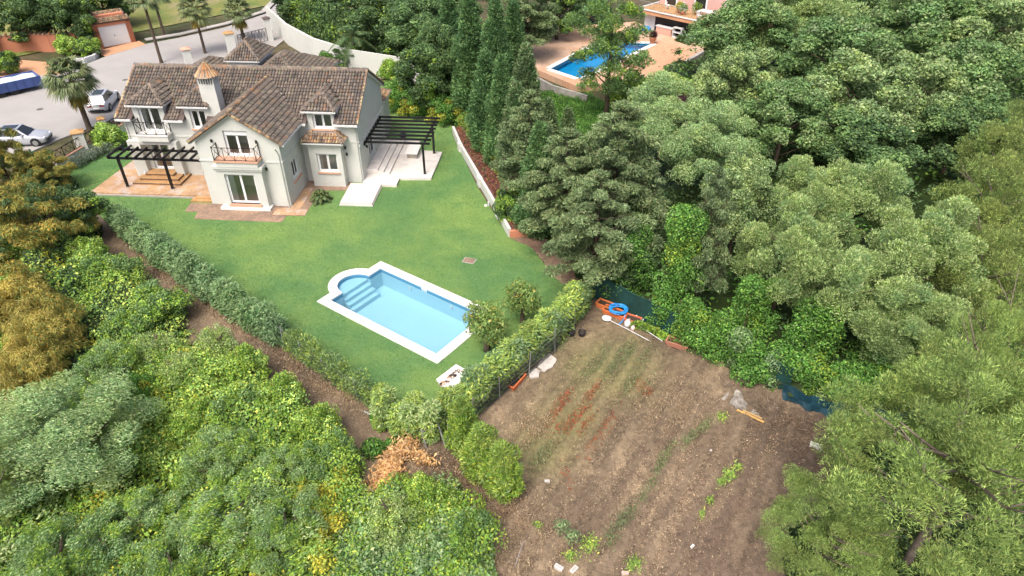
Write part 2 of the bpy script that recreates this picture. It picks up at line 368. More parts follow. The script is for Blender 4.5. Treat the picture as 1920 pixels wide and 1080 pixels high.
# ---- road, pavement, verge
road = [(-75, 44), (-41.5, 50.5), (-39.5, 56), (-37.5, 59.5), (-33, 66.5), (-29, 76), (-28, 88), (-32, 96), (-28, 110), (-34.5, 112), (-34.07, 99.33), (-37.4, 92), (-41.45, 87.3), (-44.6, 84.5), (-46.9, 79.6), (-48.4, 74.6), (-54.6, 72.4), (-75, 64)]
g = MB(); g.prism(road, -.1, .012); tag(g.build('road', M['asphalt']), kind='structure')
g = MB(); g.poly([(-75, 60, -.02), (-30, 110, -.02), (-34, 160, -.02), (-120, 160, -.02), (-120, 60, -.02)][::1])
vm = mat('verge_grass', (.17, .20, .06), .95, layers=[(.25, (.7, .9, .7), (1.35, 1.1, 1.0), 'MULTIPLY', (.35, .65), 1), (.12, (.3, .24, .13), (.34, .27, .15), 'MIX', (.5, .62), .6), (6, (.7,)*3, (1.3,)*3, 'MULTIPLY', (.3, .7), 1)], bump=.7, bscale=10, bdist=.1)
tag(g.build('grass_verge', vm), kind='structure')
kl = [(-45.0, 86.0), (-41.6, 88.6), (-37.5, 93.6), (-34.4, 100), (-35, 112)]
g = MB()
for a, b in zip(kl, kl[1:]):
    d = Vector((b[0]-a[0], b[1]-a[1], 0)); L = d.length; d.normalize(); k = int(L/1)
    for j in range(k): g.obox((a[0]+d.x*j*L/k, a[1]+d.y*j*L/k, 0), d, Vector((-d.y, d.x, 0)), .01, -.15, 0, L/k-.01, .75, .13)
tag(g.build('kerb', M['kerb']), kind='structure')

# ------------------------------------------------------------ swimming pool
pool = tag(empty('swimming_pool', PO, PA), 'rectangular garden swimming pool with rounded stepped end and white stone coping', 'swimming pool')
g = MB(); n = len(inner)
for k in range(n):
    a, b = inner[k], inner[(k+1) % n]; g.poly([(*a, -1.5), (*b, -1.5), (*b, -.045), (*a, -.045)][::-1])
for tri in tessellate_polygon([[Vector((*p, 0)) for p in inner]]):
    a, b, c = [Vector((*inner[k], -1.3)) for k in tri]
    if (b-a).cross(c-a).z < 0: b, c = c, b
    g.poly([a, b, c])
g.build('basin', M['poolin'], pool)
g = MB()
for k, (rr, ext, zt) in enumerate(((1.1, -.15, -.28), (1.1, .15, -.52), (1.1, .45, -.76), (1.1, .75, -1.0))):
    pts = [(CW+ext, CY-rr), (CW+ext, CY+rr)] + (arcpts(CW, CY, rr, 90, 270, 14) if ext > 0 else [(CW-.15+0, CY+rr*.98)] + [p for p in arcpts(CW, CY, rr, 95, 265, 14) if p[0] < CW-.16] + [(CW-.15, CY-rr*.98)])
    g.prism(pts, -1.3 if k == 3 else -1.29+.001*k, zt)
g.build('entry_steps', M['poolin'], pool)
g = MB(); mid = [(p[0], p[1]) for p in inner]
for tri in tessellate_polygon([[Vector((*p, 0)) for p in mid]]):
    a, b, c = [Vector((*mid[k], -.13)) for k in tri]
    if (b-a).cross(c-a).z < 0: b, c = c, b
    g.poly([a, b, c])
g.build('water', M['water'], pool)
g = MB()
for k in range(n):
    a, b = inner[k], inner[(k+1) % n]; m_ = Vector(((a[0]+b[0])/2, (a[1]+b[1])/2)); q = (Vector((PL/2, PW/2))-m_).normalized()*.006
    g.poly([(a[0]+q.x, a[1]+q.y, -.28), (b[0]+q.x, b[1]+q.y, -.28), (b[0]+q.x, b[1]+q.y, -.046), (a[0]+q.x, a[1]+q.y, -.046)][::-1], (.10, .27, .40))
g.build('waterline_tiles', M['attr'], pool)
# coping stones, one by one
def stone(pts, z1=.05):
    g = MB(); g.prism(pts, -.04, z1); return bevel(g.build('coping_stone', M['stone'], pool), .012, 1)
def run(x0, y0, x1, y1, wd, nx):     # straight run, wd to the left
    d = Vector((x1-x0, y1-y0)); L = d.length; d /= L; nn = Vector((-d.y, d.x)); k = int(round(L/nx)); s0 = Vector((x0, y0))
    for j in range(k):
        a = s0+d*(L*j/k+.004); b = s0+d*(L*(j+1)/k-.004); stone([a, b, b+nn*wd, a+nn*wd])
o_ = CR+CW; jx = math.sqrt(o_*o_-CW*CW)
run(CW, 0, PL-CW, 0, CW, .6); run(PL-CW, PW, CW, PW, CW, .6); run(PL, CW, PL, PW-CW, CW, .6)
run(0, CY-jx, 0, CW, -CW*-1, .45) if False else None
for (a, b) in ((CW, CY-jx), (CY+jx, PW-CW)):
    k = max(1, round((b-a)/.6))
    for j in range(k): y0 = a+(b-a)*j/k+.004; y1 = a+(b-a)*(j+1)/k-.004; stone([(0, y0), (CW-.001, y0), (CW-.001, y1), (0, y1)])
for (x, y) in ((0, 0), (PL-CW, 0), (PL-CW, PW-CW), (0, PW-CW)): stone([(x+.002, y+.002), (x+CW-.002, y+.002), (x+CW-.002, y+CW-.002), (x+.002, y+CW-.002)])
ai = 90; ths = math.degrees(math.asin(jx/o_)); k = 9
lo, hi = 180-ths, 180+ths
for j in range(k):
    a0 = lo+(hi-lo)*j/k+.15; a1 = lo+(hi-lo)*(j+1)/k-.15
    i0 = 90+180*j/k+.2; i1 = 90+180*(j+1)/k-.2
    stone(arcpts(CW, CY, CR+.001, i0, i1, 4)+arcpts(CW, CY, o_, a0, a1, 4)[::-1])
stone([(.002, CY+jx-.01), (CW-.002, CY+CR+.005), (CW-.002, CY+jx-.01)]); stone([(.002, CY-jx+.01), (CW-.002, CY-jx+.01), (CW-.002, CY-CR-.005)])
for (x, y) in ((3.0, PW-CW-.01), (6.3, PW-CW-.01)):
    g = MB(); g.tube([(x, y, -.5), (x, y-.05, -.5)], .13, 14); g.build('pool_light', M['white'], pool)
for (x, y) in ((4.2, PW-CW-.01), (8.2, PW-CW-.01)):
    g = MB(); g.box(x-.22, y-.03, -.3, x+.22, y, -.06); g.build('skimmer', M['white'], pool)

# ------------------------------------------------------------ the villa (local axes: x along the front, y to the rear)
HA = R(-3.8)
HO = (-11.41, 47.66)
def house_root(name): return empty(name, (HO[0], HO[1], 0), HA)
villa = tag(house_root('villa'), 'two-storey pale cream villa with brown tiled roof, dormers and round-capped chimney', 'house')
EX = Vector((1, 0, 0)); EY = Vector((0, 1, 0)); EZ = Vector((0, 0, 1)); NX = -EX; NY = -EY
ZE, SL = 4.85, .58
def zmain(v): return ZE+(min(v, 8-v)+.45)*SL
WL, WR, WF = -10.25, -4.35, -4.1; WC = -7.3; WZ, WS = 4.9, .646
def zwing(u): return WZ+(3.3-abs(u-WC))*WS

def wall(name, o, ex, outer, holes=(), depth=.2, parent=None, m='wall'):
    g = MB(); g.panel(o, ex, EZ, outer, holes, depth); return g.build(name, M[m], parent or villa)

def window(o, ex, x0, z0, x1, z1, leaves=2, door=False, curtain=0, parent=None, depth=.17, sill=True, room=True, transom=0, name=None, roomd=2.0):
    """frame with stiles and sashes, panes, a curtain and the room seen behind it"""
    par = parent or villa
    o = Vector(o); nn = ex.cross(EZ); iy = -nn
    g = MB(); t = .07; O = o+iy*depth
    def bx(m, a, b, c, d, y0=-.02, y1=.05): m.obox(O, ex, iy, a, y0, b, c, y1, d) if ex.cross(iy).z > 0 else m.obox(O+ex*0, -ex, iy, -c, y0, b, -a, y1, d)
    bx(g, x0, z0, x1, z0+t); bx(g, x0, z1-t, x1, z1); bx(g, x0, z0+t, x0+t, z1-t); bx(g, x1-t, z0+t, x1, z1-t)
    if transom: bx(g, x0+t, z1-t-transom, x1-t, z1-t, -.06, .05)
    f = g.build('french_door' if door else 'window', M['pvc'], par)
    zt = z1-t-transom; wl = (x1-x0-2*t)/leaves
    for k in range(leaves):
        a = x0+t+wl*k; b = a+wl; s = MB(); q = .075; y0 = .0+.015*k
        bx(s, a, z0+t, b, z0+t+q*1.2, y0, y0+.05); bx(s, a, zt-q, b, zt, y0, y0+.05)
        bx(s, a, z0+t+q*1.2, a+q, zt-q, y0, y0+.05); bx(s, b-q, z0+t+q*1.2, b, zt-q, y0, y0+.05)
        s.build('sash', M['pvc'], f)
        p = MB(); bx(p, a+q, z0+t+q*1.2, b-q, zt-q, y0+.02, y0+.026); p.build('pane', M['glass'], f)
    if curtain:
        c = MB(); nf = 14; xa, xb = (x0+t, x0+t+(x1-x0)*abs(curtain)) if curtain > 0 else (x1-t-(x1-x0)*abs(curtain), x1-t)
        P = [O+ex*(xa+(xb-xa)*j/nf)+iy*(.07+.03*(j % 2)) for j in range(nf+1)]
        for j in range(nf): c.poly([P[j]+EZ*(z0+.03), P[j+1]+EZ*(z0+.03), P[j+1]+EZ*(z1-.03), P[j]+EZ*(z1-.03)])
        c.build('curtain', M['curtain'], f)
    if room:
        r = MB(); D = roomd; xa, xb = x0-.35, x1+.35; za = z0 if door else z0-.7; zb = z1+.15
        Q = lambda x, y, z: O+ex*x+iy*y+EZ*z
        fl = MB(); fl.poly([Q(xa, .06, za), Q(xb, .06, za), Q(xb, D, za), Q(xa, D, za)]); fl.build('room_floor', M['roomfloor'], f)
        r.poly([Q(xa, D, za), Q(xb, D, za), Q(xb, D, zb), Q(xa, D, zb)]); r.poly([Q(xa, .06, za), Q(xa, D, za), Q(xa, D, zb), Q(xa, .06, zb)])
        r.poly([Q(xb, .06, za), Q(xb, D, za), Q(xb, D, zb), Q(xb, .06, zb)]); r.poly([Q(xa, .06, zb), Q(xb, .06, zb), Q(xb, D, zb), Q(xa, D, zb)])
        r.build('room_wall', M['room'], f)
    if sill and not door:
        s = MB()
        (s.obox(o, ex, iy, x0-.08, -.1, z0-.11, x1+.08, .12, z0-.003) if ex.cross(iy).z > 0 else s.obox(o, -ex, iy, -x1-.08, -.1, z0-.11, -x0+.08, .12, z0-.003))
        s.build('sill', M['sill'], f)
    return f

# ---- walls
Z0 = -.1
# main front wall, left stretch (behind the terrace) up to the wing, with the dormer fronts
dl, d2, d3 = (-16.75, -14.35), (-12.8, -11.1), (-3.6, -1.6)
def top(u): return ZE-.12
wall('wall', (0, 0, 0), EX, [(-17.7, Z0), (WL, Z0), (WL, 4.75), (d2[1], 4.75), (d2[1], 5.78), (d2[0], 5.78), (d2[0], 4.75), (dl[1], 4.75), (dl[1], 5.78), (dl[0], 5.78), (dl[0], 4.75), (-17.7, 4.75)],
     [(-16.4, .67, -14.9, 2.85), (-16.35, 3.72, -14.72, 5.62), (-12.45, 4.05, -11.25, 5.5)])
wall('wall', (0, 0, 0), EX, [(WR, Z0), (0, Z0), (0, 4.75), (d3[1], 4.75), (d3[1], 5.65), (d3[0], 5.65), (d3[0], 4.75), (WR, 4.75)],
     [(-3.22, 4.3, -1.75, 5.46)])
# right gable (faces +x)
gy = [(0, Z0), (8, Z0), (8, zmain(8)-.12), (4, zmain(4)-.14), (0, zmain(0)-.12)]
wall('gable_wall', (0, 0, 0), EY, gy, [(2.45, .72, 4.5, 2.75)])
wall('gable_wall', (-17.7, 8, 0), NY, [(8-a, b) for a, b in gy][::-1])
wall('wall', (0, 8, 0), NX, [(0, Z0), (17.7, Z0), (17.7, 4.75), (0, 4.75)])
# wing
wall('wing_wall', (0, WF, 0), EX, [(WL, Z0), (WR, Z0), (WR, zwing(WR)-.1), (WC, zwing(WC)-.13), (WL, zwing(WL)-.1)], [(-8.6, 0.2, -6.25, 2.9), (-8.12, 3.85, -6.4, 5.72)])
wall('wing_wall', (WR, WF, 0), EY, [(0, Z0), (4.1, Z0), (4.1, zwing(WR)-.1), (0, zwing(WR)-.1)], [(1.25, 1.33, 2.85, 2.78)])
wall('wing_wall', (WL, 0, 0), NY, [(0, Z0), (4.1, Z0), (4.1, zwing(WL)-.1), (0, zwing(WL)-.1)])
# projecting bays (box with an opening)
def bay(u0, u1, v0, v1, z1, hole, capz):
    g = MB(); g.panel((0, v0, 0), EX, EZ, [(u0, Z0), (u1, Z0), (u1, z1), (u0, z1)], [hole], .2)
    g.panel((u1, v0, 0), EY, EZ, [(0, Z0), (v1-v0, Z0), (v1-v0, z1), (0, z1)]); g.panel((u0, v1, 0), NY, EZ, [(0, Z0), (v1-v0, Z0), (v1-v0, z1), (0, z1)])
    g.poly([(u0, v0, z1), (u1, v0, z1), (u1, v1, z1), (u0, v1, z1)])
    b = g.build('bay', M['wall'], villa)
    g = MB(); g.box(u0-.1, v0-.1, capz, u1+.1, v1-.003, capz+.16); g.box(u0-.17, v0-.17, capz+.16, u1+.17, v1-.006, capz+.34); g.build('cornice', M['wall'], b)
    return b
b1 = bay(-9.0, -5.75, -4.67, WF, 3.3, (-8.5, .42, -6.35, 2.72), 3.02)
g = MB(); g.box(-9.25, -4.95, -.1, -5.6, WF-.1, .2); g.build('plinth_step', M['stone'], b1)
g = MB(); g.box(-8.6, -4.8, .2, -6.25, -4.5, .42); g.build('doorstep', M['sill'], b1)
b2 = bay(-3.65, -1.2, -.8, 0, 3.3, (-3.1, 1.2, -1.55, 2.68), 3.28)
# pier blocks round the left terrace door
for a, b in ((-17.7, -16.75), (-14.55, -13.9)):
    g = MB(); g.box(a-.02, -.45, .2, b, -.002, 3.0); g.build('pier', M['wall'], villa)
g = MB(); g.box(-16.75, -.42, 2.85, -14.55, -.002, 3.0); g.box(-17.72, -.46, 3.0, -13.85, -.002, 3.12); g.build('lintel', M['wall'], villa)
# string courses
for q_ in ((WL-.05, WF-.05, 3.42, -9.2, WF, 3.54), (-5.55, WF-.05, 3.42, WR+.05, WF, 3.54), (WR, WF, 3.42, WR+.05, -.003, 3.54), (WR+.05, -.05, 3.3, -3.9, 0, 3.4), (-1.0, -.05, 3.3, .05, 0, 3.4), (0, 0, 2.95, .06, 8, 3.12), (-17.72, -.05, 3.35, -16.6, 0, 3.47), (-14.0, -.05, 3.35, WL-.05, 0, 3.47)):
    g = MB(); g.box(*q_); g.build('string_course', M['wall'], villa)
# windows and doors
window((0, -4.67, 0), EX, -8.5, .42, -6.35, 2.72, door=True, curtain=.22, roomd=2.6)
window((0, WF, 0), EX, -8.12, 3.85, -6.4, 5.72, door=True, transom=.28)
window((WR, WF, 0), EY, 1.25, 1.33, 2.85, 2.78, leaves=3)
window((0, -.8, 0), EX, -3.1, 1.2, -1.55, 2.68, curtain=.2)
window((0, 0, 0), EX, -3.22, 4.3, -1.75, 5.46)
window((0, 0, 0), EX, -16.4, .67, -14.9, 2.85, door=True, curtain=.15)
window((0, 0, 0), EX, -16.35, 3.72, -14.72, 5.62, door=True, curtain=.25)
window((0, 0, 0), EX, -12.45, 4.05, -11.25, 5.5)
window((0, 0, 0), EY, 2.45, .72, 4.5, 2.75, door=True, curtain=.3)
# wall lamps, downpipe
for (x, y, z, e) in ((-9.0, WF, 5.0, EX), (-5.85, WF, 5.0, EX), (-1.05, 0, 2.9, EX), (-1.0, -.02, 2.4, EX), (0, 1.6, 2.3, EY), (-5.55, -4.1, 3.0, EX)):
    nn = e.cross(EZ); g = MB(); p = Vector((x, y, z)); g.tube([p, p+nn*.12], .05, 8); g.tube([p+nn*.12+EZ*.1, p+nn*.12-EZ*.1], .07, 8); g.build('wall_lamp', M['iron'], villa)

for (x, y, zt_) in ((-.12, -.1, 4.7), (WR-.15, WF-.1, 4.7), (-17.6, -.1, 4.7)):
    g = MB(); g.tube([(x, y-.38, zt_), (x, y-.05, zt_-.4), (x, y, zt_-.6), (x, y, 0)], .045, 7); g.build('downpipe', M['wall'], villa)
# ---- roofs
def tilecols(n, seed, base='main'):
    r = np.random.default_rng(seed); k = r.random(n)
    P = np.array([(.19, .145, .125), (.165, .135, .125), (.22, .17, .145), (.14, .115, .105), (.25, .20, .165), (.25, .15, .105), (.20, .175, .13)]) if base == 'main' else np.array([(.34, .22, .15), (.42, .26, .15), (.27, .17, .12), (.46, .34, .2), (.20, .14, .11), (.40, .19, .09)])
    W = [.24, .22, .18, .14, .10, .06, .06] if base == 'main' else [.24, .2, .2, .12, .14, .1]
    c = P[r.choice(len(P), n, p=W)]*(0.86+.28*k)[:, None]*1.1
    return c*np.array([.70, .76, .73])
def facet(roofpart, pts, seed, keep=None, base='main', px=.228, py=.32, lift=.0, notch=None):
    """pts: 3D polygon, pts[0]->pts[1] is the eave. Deck polygon and a bed of overlapping barrel tiles."""
    pts = [Vector(p) for p in pts]; e = (pts[1]-pts[0]).normalized(); nn = e.cross(pts[-1]-pts[0]).normalized()
    if nn.z < 0: nn = -nn
    s = nn.cross(e).normalized(); s = s if s.z > 0 else -s
    d = MB()
    if notch is None: d.poly(pts); d.poly([p-nn*.10 for p in pts][::-1])
    else:
        for dz in (0, -.1): d.panel(pts[0]+nn*dz, e, s, notch)
    bd = pts if notch is None else [pts[0]+e*q[0]+s*q[1] for q in notch]
    for k in range(len(bd)):
        a, b = bd[k], bd[(k+1) % len(bd)]; d.poly([a-nn*.1, b-nn*.1, b, a])
    P2 = np.array([((p-pts[0]).dot(e), (p-pts[0]).dot(s)) for p in pts])
    xs = np.arange(P2[:, 0].min()+px/2, P2[:, 0].max(), px); ys = np.arange(P2[:, 1].min()-.02, P2[:, 1].max(), py)
    gx, gy_ = np.meshgrid(xs, ys); cx, cy = gx.ravel(), gy_.ravel()
    ok = inpoly(np.stack([cx, cy+py*.45], 1), P2)
    cx, cy = cx[ok], cy[ok]
    if keep is not None:
        w3 = [pts[0]+e*float(a)+s*float(b+py*.5) for a, b in zip(cx, cy)]; kk = np.array([keep(p) for p in w3], bool)
        cx, cy = cx[kk], cy[kk]
    r = np.random.default_rng(seed); n = len(cx); 
    if n == 0: return d
    ang = np.array([0, 45, 90, 135, 180])*math.pi/180
    E_, S_, N_, O_ = np.array(e), np.array(s), np.array(nn), np.array(pts[0])
    L = py*1.22; V = np.zeros((n, 10, 3)); jit = (r.random(n)-.5)*.02; h0 = .045+r.random(n)*.014
    for q, (yy, rad, hz) in enumerate(((0, .1, h0*1.25), (L, .084, -.005+0*h0))):
        for k, a in enumerate(ang):
            V[:, q*5+k] = O_+E_*(cx+jit+math.cos(a)*rad)[:, None]+S_*(cy+yy)[:, None]+N_*(math.sin(a)*rad+hz+lift)[:, None]
    V = V.reshape(-1, 3); F = []
    base_i = (np.arange(n)*10)[:, None]
    quads = np.array([(k, 5+k, 6+k, 1+k) for k in range(4)]); cap = np.array([(0, 1, 2, 3)])
    F = (base_i[:, None, :]+quads[None]).reshape(-1, 4)
    Fc = (base_i[:, None, :]+np.array([[(0, 1, 3, 4), (1, 2, 3, 3)][0]])[None]).reshape(-1, 4)
    col = tilecols(n, seed+1, base)
    F2 = np.concatenate([F, Fc]); c2 = np.concatenate([np.repeat(col, 4, 0), col*.5])
    o = np_mesh('tiles', V, F2, M['tiles'], c2, roofpart); o['kind'] = 'stuff'
    return d
def ridge(par, a, b, seed, r=.13, base='main'):
    a, b = Vector(a), Vector(b); d = b-a; L = d.length; k = max(1, int(L/.38)); rr = random.Random(seed)
    g = MB(); g.bar(a-EZ*.02, b-EZ*.02, .24, .12); o = g.build('ridge_mortar', M['mortar'], par)
    g = MB(); cs = tilecols(k, seed, base); side = d.normalized().cross(EZ).normalized(); up = side.cross(d.normalized())
    for j in range(k):
        p0 = a+d*(j/k); p1 = a+d*((j+1.15)/k); c = tuple(cs[j]*1.15)
        A = [p0+(side*math.cos(t)+up*math.sin(t))*r*1.0+up*.035 for t in [math.pi*i/5 for i in range(6)]]
        B = [p1+(side*math.cos(t)+up*math.sin(t))*r*.84+up*.01 for t in [math.pi*i/5 for i in range(6)]]
        for i in range(5): g.poly([A[i], A[i+1], B[i+1], B[i]], c)
        g.poly(A, tuple(cs[j]*.6))
    t = g.build('ridge_tiles', M['tiles'], par); t['kind'] = 'stuff'
def gutter(par, a, b, h=.14, w_=.12):
    g = MB(); g.bar(Vector(a)-EZ*h/2, Vector(b)-EZ*h/2, w_, h); g.build('gutter', M['white'], par)
deckm = M['deck']
# main roof
roof = empty('roof', parent=villa)
zr = zmain(4); UL, UR = -17.98, .22
def k_main(p):
    u, v, z = p
    if WL-.35 < u < WR+.35 and v < 3.3 and zwing(u) > z-.02 and abs(u-WC) < 3.3: return False
    for (c, hw, zc, va) in ((-15.6, 1.4, 6.95, 1.25), (-11.93, 1.14, 6.85, 1.25), (-2.6, 1.24, 6.75, 1.1)):
        ze = 5.9; sl = (zc-ze)/hw
        if abs(u-c) < hw+.03 and ze+(hw-abs(u-c))*sl > z-.03 and v < 3.2: return False
        if abs(u-c) < hw-.2 and v < 1.7 and z < 5.95: return False
    if abs(u+10.3) < .5 and v < .9: return False
    return True
cs_ = math.sqrt(1+SL*SL); XL = lambda u: u-UL
nt_ = [(0, 0), (XL(dl[0]), 0), (XL(dl[0]), 2.0), (XL(dl[1]), 2.0), (XL(dl[1]), 0), (XL(d2[0]), 0), (XL(d2[0]), 2.0), (XL(d2[1]), 2.0), (XL(d2[1]), 0),
       (XL(WL-.3), 0), (XL(WL+.4), .6), (XL(WC-1.2), 2.2), (XL(WC+1.2), 2.2), (XL(WR-.4), .6), (XL(WR+.3), 0), (XL(d3[0]), 0), (XL(d3[0]), 2.0), (XL(d3[1]), 2.0), (XL(d3[1]), 0), (UR-UL, 0), (UR-UL, 4.45*cs_), (0, 4.45*cs_)]
D = facet(roof, [(UL, -.45, ZE), (UR, -.45, ZE), (UR, 4, zr), (UL, 4, zr)], 11, k_main, notch=nt_)
# the deck of the front slope is left open only where tiles are kept; put it a touch low so the dormers sit on it
D.build('roof_deck', deckm, roof)
D = facet(roof, [(UR, 8.45, ZE), (UL, 8.45, ZE), (UL, 4, zr), (UR, 4, zr)], 12, None); D.build('roof_deck', deckm, roof)
ridge(roof, (UL, 4, zr+.03), (UR, 4, zr+.03), 13)
for (a, b) in ((UL, d_) for d_ in (-16.95,)): gutter(roof, (UL, -.5, ZE), (dl[0]-.05, -.5, ZE))
gutter(roof, (dl[1]+.05, -.5, ZE), (d2[0]-.02, -.5, ZE)); gutter(roof, (WR+.3, -.5, ZE), (d3[0]-.02, -.5, ZE)); gutter(roof, (d3[1]+.02, -.5, ZE), (UR, -.5, ZE)); gutter(roof, (UL, 8.5, ZE), (UR, 8.5, ZE))
# verge of the right gable: white barge and a row of orange verge tiles
for uu in (UR, UL):
    g = MB()
    sgn = 1 if uu > 0 else -1
    for (v0, v1) in ((-.45, 4), (4, 8.45)):
        g.bar((uu-sgn*.1, v0, zmain(v0)-.14), (uu-sgn*.1, v1, zmain(v1)-.14), .16, .16)
    g.build('verge_board', M['white'], roof)
    g = MB(); n_ = 12; cs = tilecols(2*n_, 31, 'orange')
    for j in range(2*n_):
        v0 = -.45+8.9*j/(2*n_); v1 = -.45+8.9*(j+1)/(2*n_)-.03; g.bar((uu-sgn*.02, v0, zmain(v0)+.04), (uu-sgn*.02, v1, zmain(v1)+.07), .13, .12, tuple(cs[j]*1.1))
    g.build('verge_tiles', M['tiles'], roof)['kind'] = 'stuff'
# wing roof
wr = empty('wing_roof', parent=villa)
vf = WF-.3; e0, e1 = WC-3.3, WC+3.3; zt = zwing(WC)
vb = lambda z: (z-ZE)/SL-.45
D = facet(wr, [(e1, vf, WZ), (e1, vb(WZ), WZ), (WC, vb(zt), zt), (WC, vf, zt)], 21, None); D.build('roof_deck', deckm, wr)
D = facet(wr, [(e0, vb(WZ), WZ), (e0, vf, WZ), (WC, vf, zt), (WC, vb(zt), zt)], 22, None); D.build('roof_deck', deckm, wr)
ridge(wr, (WC, vf, zt+.03), (WC, vb(zt), zt+.03), 23, base='orange')
gutter(wr, (e1+.05, vf, WZ), (e1+.05, -.5, WZ)); gutter(wr, (e0-.05, vf, WZ), (e0-.05, -.5, WZ))
g = MB(); cs = tilecols(40, 24, 'orange'); k = 0
for sg in (-1, 1):
    n_ = 13
    for j in range(n_):
        a = 3.35*j/n_; b = 3.35*(j+1)/n_-.03; P = lambda t: (WC+sg*t, vf+.02, zwing(WC+sg*t)+.04)
        g.bar(P(a), P(b), .17, .13, tuple(cs[k]*1.15)); k += 1
g.build('verge_tiles', M['tiles'], wr)['kind'] = 'stuff'
g = MB()
for sg in (-1, 1): g.bar((WC+sg*3.25, WF-.12, zwing(WC+3.25)-.15), (WC, WF-.12, zt-.15), .2, .12)
g.build('verge_board', M['wall'], wr)
# lead valleys
g = MB()
for sg in (-1, 1): g.bar((WC+sg*3.3, vb(WZ)-.02, WZ+.03), (WC, vb(zt), zt+.03), .16, .02, None)
g.build('valley', M['concrete'], wr)
# dormers
def dormer(u0, u1, zw, c, hw, zc, va, seed):
    d = empty('dormer', parent=villa); ze = zw+.12; vv = -.32
    g = MB()    # cheeks
    g.panel((u1, 0, 0), EY, EZ, [(0, ZE-.3), (.02, ZE-.3), (1.85, zw+.05), (0, zw+.05)]); g.panel((u0, 1.85, 0), NY, EZ, [(0, zw+.05), (0, zw+.04), (1.83, ZE-.3), (1.85, ZE-.3), (1.85, zw+.05)])
    g.build('cheek', M['wall'], d)
    yb = vb(ze)
    A, B = (c-hw, vv, ze), (c+hw, vv, ze); T = (c, va, zc); K = (c, vb(zc), zc); Bb = (c+hw, yb, ze); Ab = (c-hw, yb, ze)
    for q, f in enumerate(([A, B, T], [B, Bb, K, T], [Ab, A, T, K])):
        D = facet(d, f, seed+q, None, base='main', px=.23, py=.33); D.build('roof_deck', deckm, d)
    ridge(d, T, K, seed+5, .1); ridge(d, A, T, seed+6, .09); ridge(d, B, T, seed+7, .09)
    g = MB(); h = .12
    g.box(c-hw-.04, vv-.06, ze-h-.03, c+hw+.04, vv+.02, ze-.03); g.box(c+hw-.03, vv+.02, ze-h-.03, c+hw+.04, yb-.1, ze-.03); g.box(c-hw-.04, vv+.02, ze-h-.03, c-hw+.03, yb-.1, ze-.03)
    g.build('gutter', M['white'], d)
    g = MB(); g.box(c-hw+.03, vv+.02, ze-.1, c+hw-.03, -.002, ze-.04); g.build('soffit', M['white'], d)
dormer(*dl, 5.78, -15.55, 1.4, 6.95, 1.25, 41)
dormer(*d2, 5.78, -11.93, 1.14, 6.85, 1.25, 51)
dormer(*d3, 5.65, -2.6, 1.24, 6.72, 1.1, 61)
# little hipped roof over the right-hand bay
sr = empty('canopy_roof', parent=villa)
A, B, Bb, Ab = (-4.0, -1.15, 3.66), (-.85, -1.15, 3.66), (-.85, 0, 3.66), (-4.0, 0, 3.66); T0, T1 = (-3.4, -.35, 4.12), (-1.45, -.35, 4.12); K0, K1 = (-3.4, 0, 4.12), (-1.45, 0, 4.12)
for q, f in enumerate(([A, B, T1, T0], [B, Bb, K1, T1], [Ab, A, T0, K0])):
    D = facet(sr, f, 71+q, None, base='orange', px=.2, py=.3); D.build('roof_deck', deckm, sr)
ridge(sr, A, T0, 75, .08); ridge(sr, B, T1, 76, .08)
g = MB(); g.box(-3.4, -.35, 4.0, -1.45, 0, 4.14); g.build('lead_flashing', M['galv'], sr)
g = MB(); g.box(-4.0, -1.18, 3.54, -.85, -1.08, 3.65); g.box(-.95, -1.08, 3.54, -.85, 0, 3.65); g.box(-4, -1.08, 3.54, -3.9, 0, 3.65); g.box(-3.9, -1.08, 3.6, -.95, -.002, 3.64); g.build('gutter', M['white'], sr)
# chimney
ch = empty('chimney', parent=villa)
g = MB(); cu, cv = -10.55, .4
g.box(cu-.58, cv-.45, 4.6, cu+.58, cv+.45, 7.45); g.build('stack', M['wall'], ch)
for (a, b) in ((-.52, -.45), (.44, -.45), (-.52, .37), (.44, .37)):
    pass
g = MB()
for k in range(7):
    x = cu-.58+.18*k; g.box(x, cv-.45, 7.45, x+.08, cv-.33, 7.95); g.box(x, cv+.33, 7.45, x+.08, cv+.45, 7.95)
for k in range(1, 5):
    y = cv-.45+.17*k; g.box(cu+.46, y, 7.45, cu+.58, y+.08, 7.95); g.box(cu-.58, y, 7.45, cu-.46, y+.08, 7.95)
g.box(cu-.58, cv-.45, 7.95, cu+.58, cv+.45, 8.03); g.build('vent_slats', M['wall'], ch)
g = MB(); g.box(cu-.38, cv-.31, 7.46, cu+.38, cv+.31, 7.94); g.build('flue_dark_block', M['plastic_black'], ch)  # solid black block, painted-in darkness behind the slats
g = MB(); cs = tilecols(26, 81, 'orange'); n_ = 22
for k in range(n_):
    a = 2*math.pi*k/n_; b = 2*math.pi*(k+.86)/n_; am = (a+b)/2; c = tuple(cs[k]*1.2)
    for (r0, z0, r1, z1) in ((.86, 7.98, .45, 8.45), (.48, 8.45, .06, 8.88)):
        if r0 < .6 and k % 2: continue
        bb = 2*math.pi*(k+(.86 if r0 > .6 else 1.8))/n_; mm = (a+bb)/2
        P = lambda r, t, z: (cu+r*math.cos(t), cv+r*.92*math.sin(t), z)
        g.poly([P(r0, a, z0), P(r0, mm, z0+.07), P(r1, mm, z1+.05), P(r1, a, z1)], c); g.poly([P(r0, mm, z0+.07), P(r0, bb, z0), P(r1, bb, z1), P(r1, mm, z1+.05)], c)
g.build('cap_tiles', M['tiles'], ch)['kind'] = 'stuff'
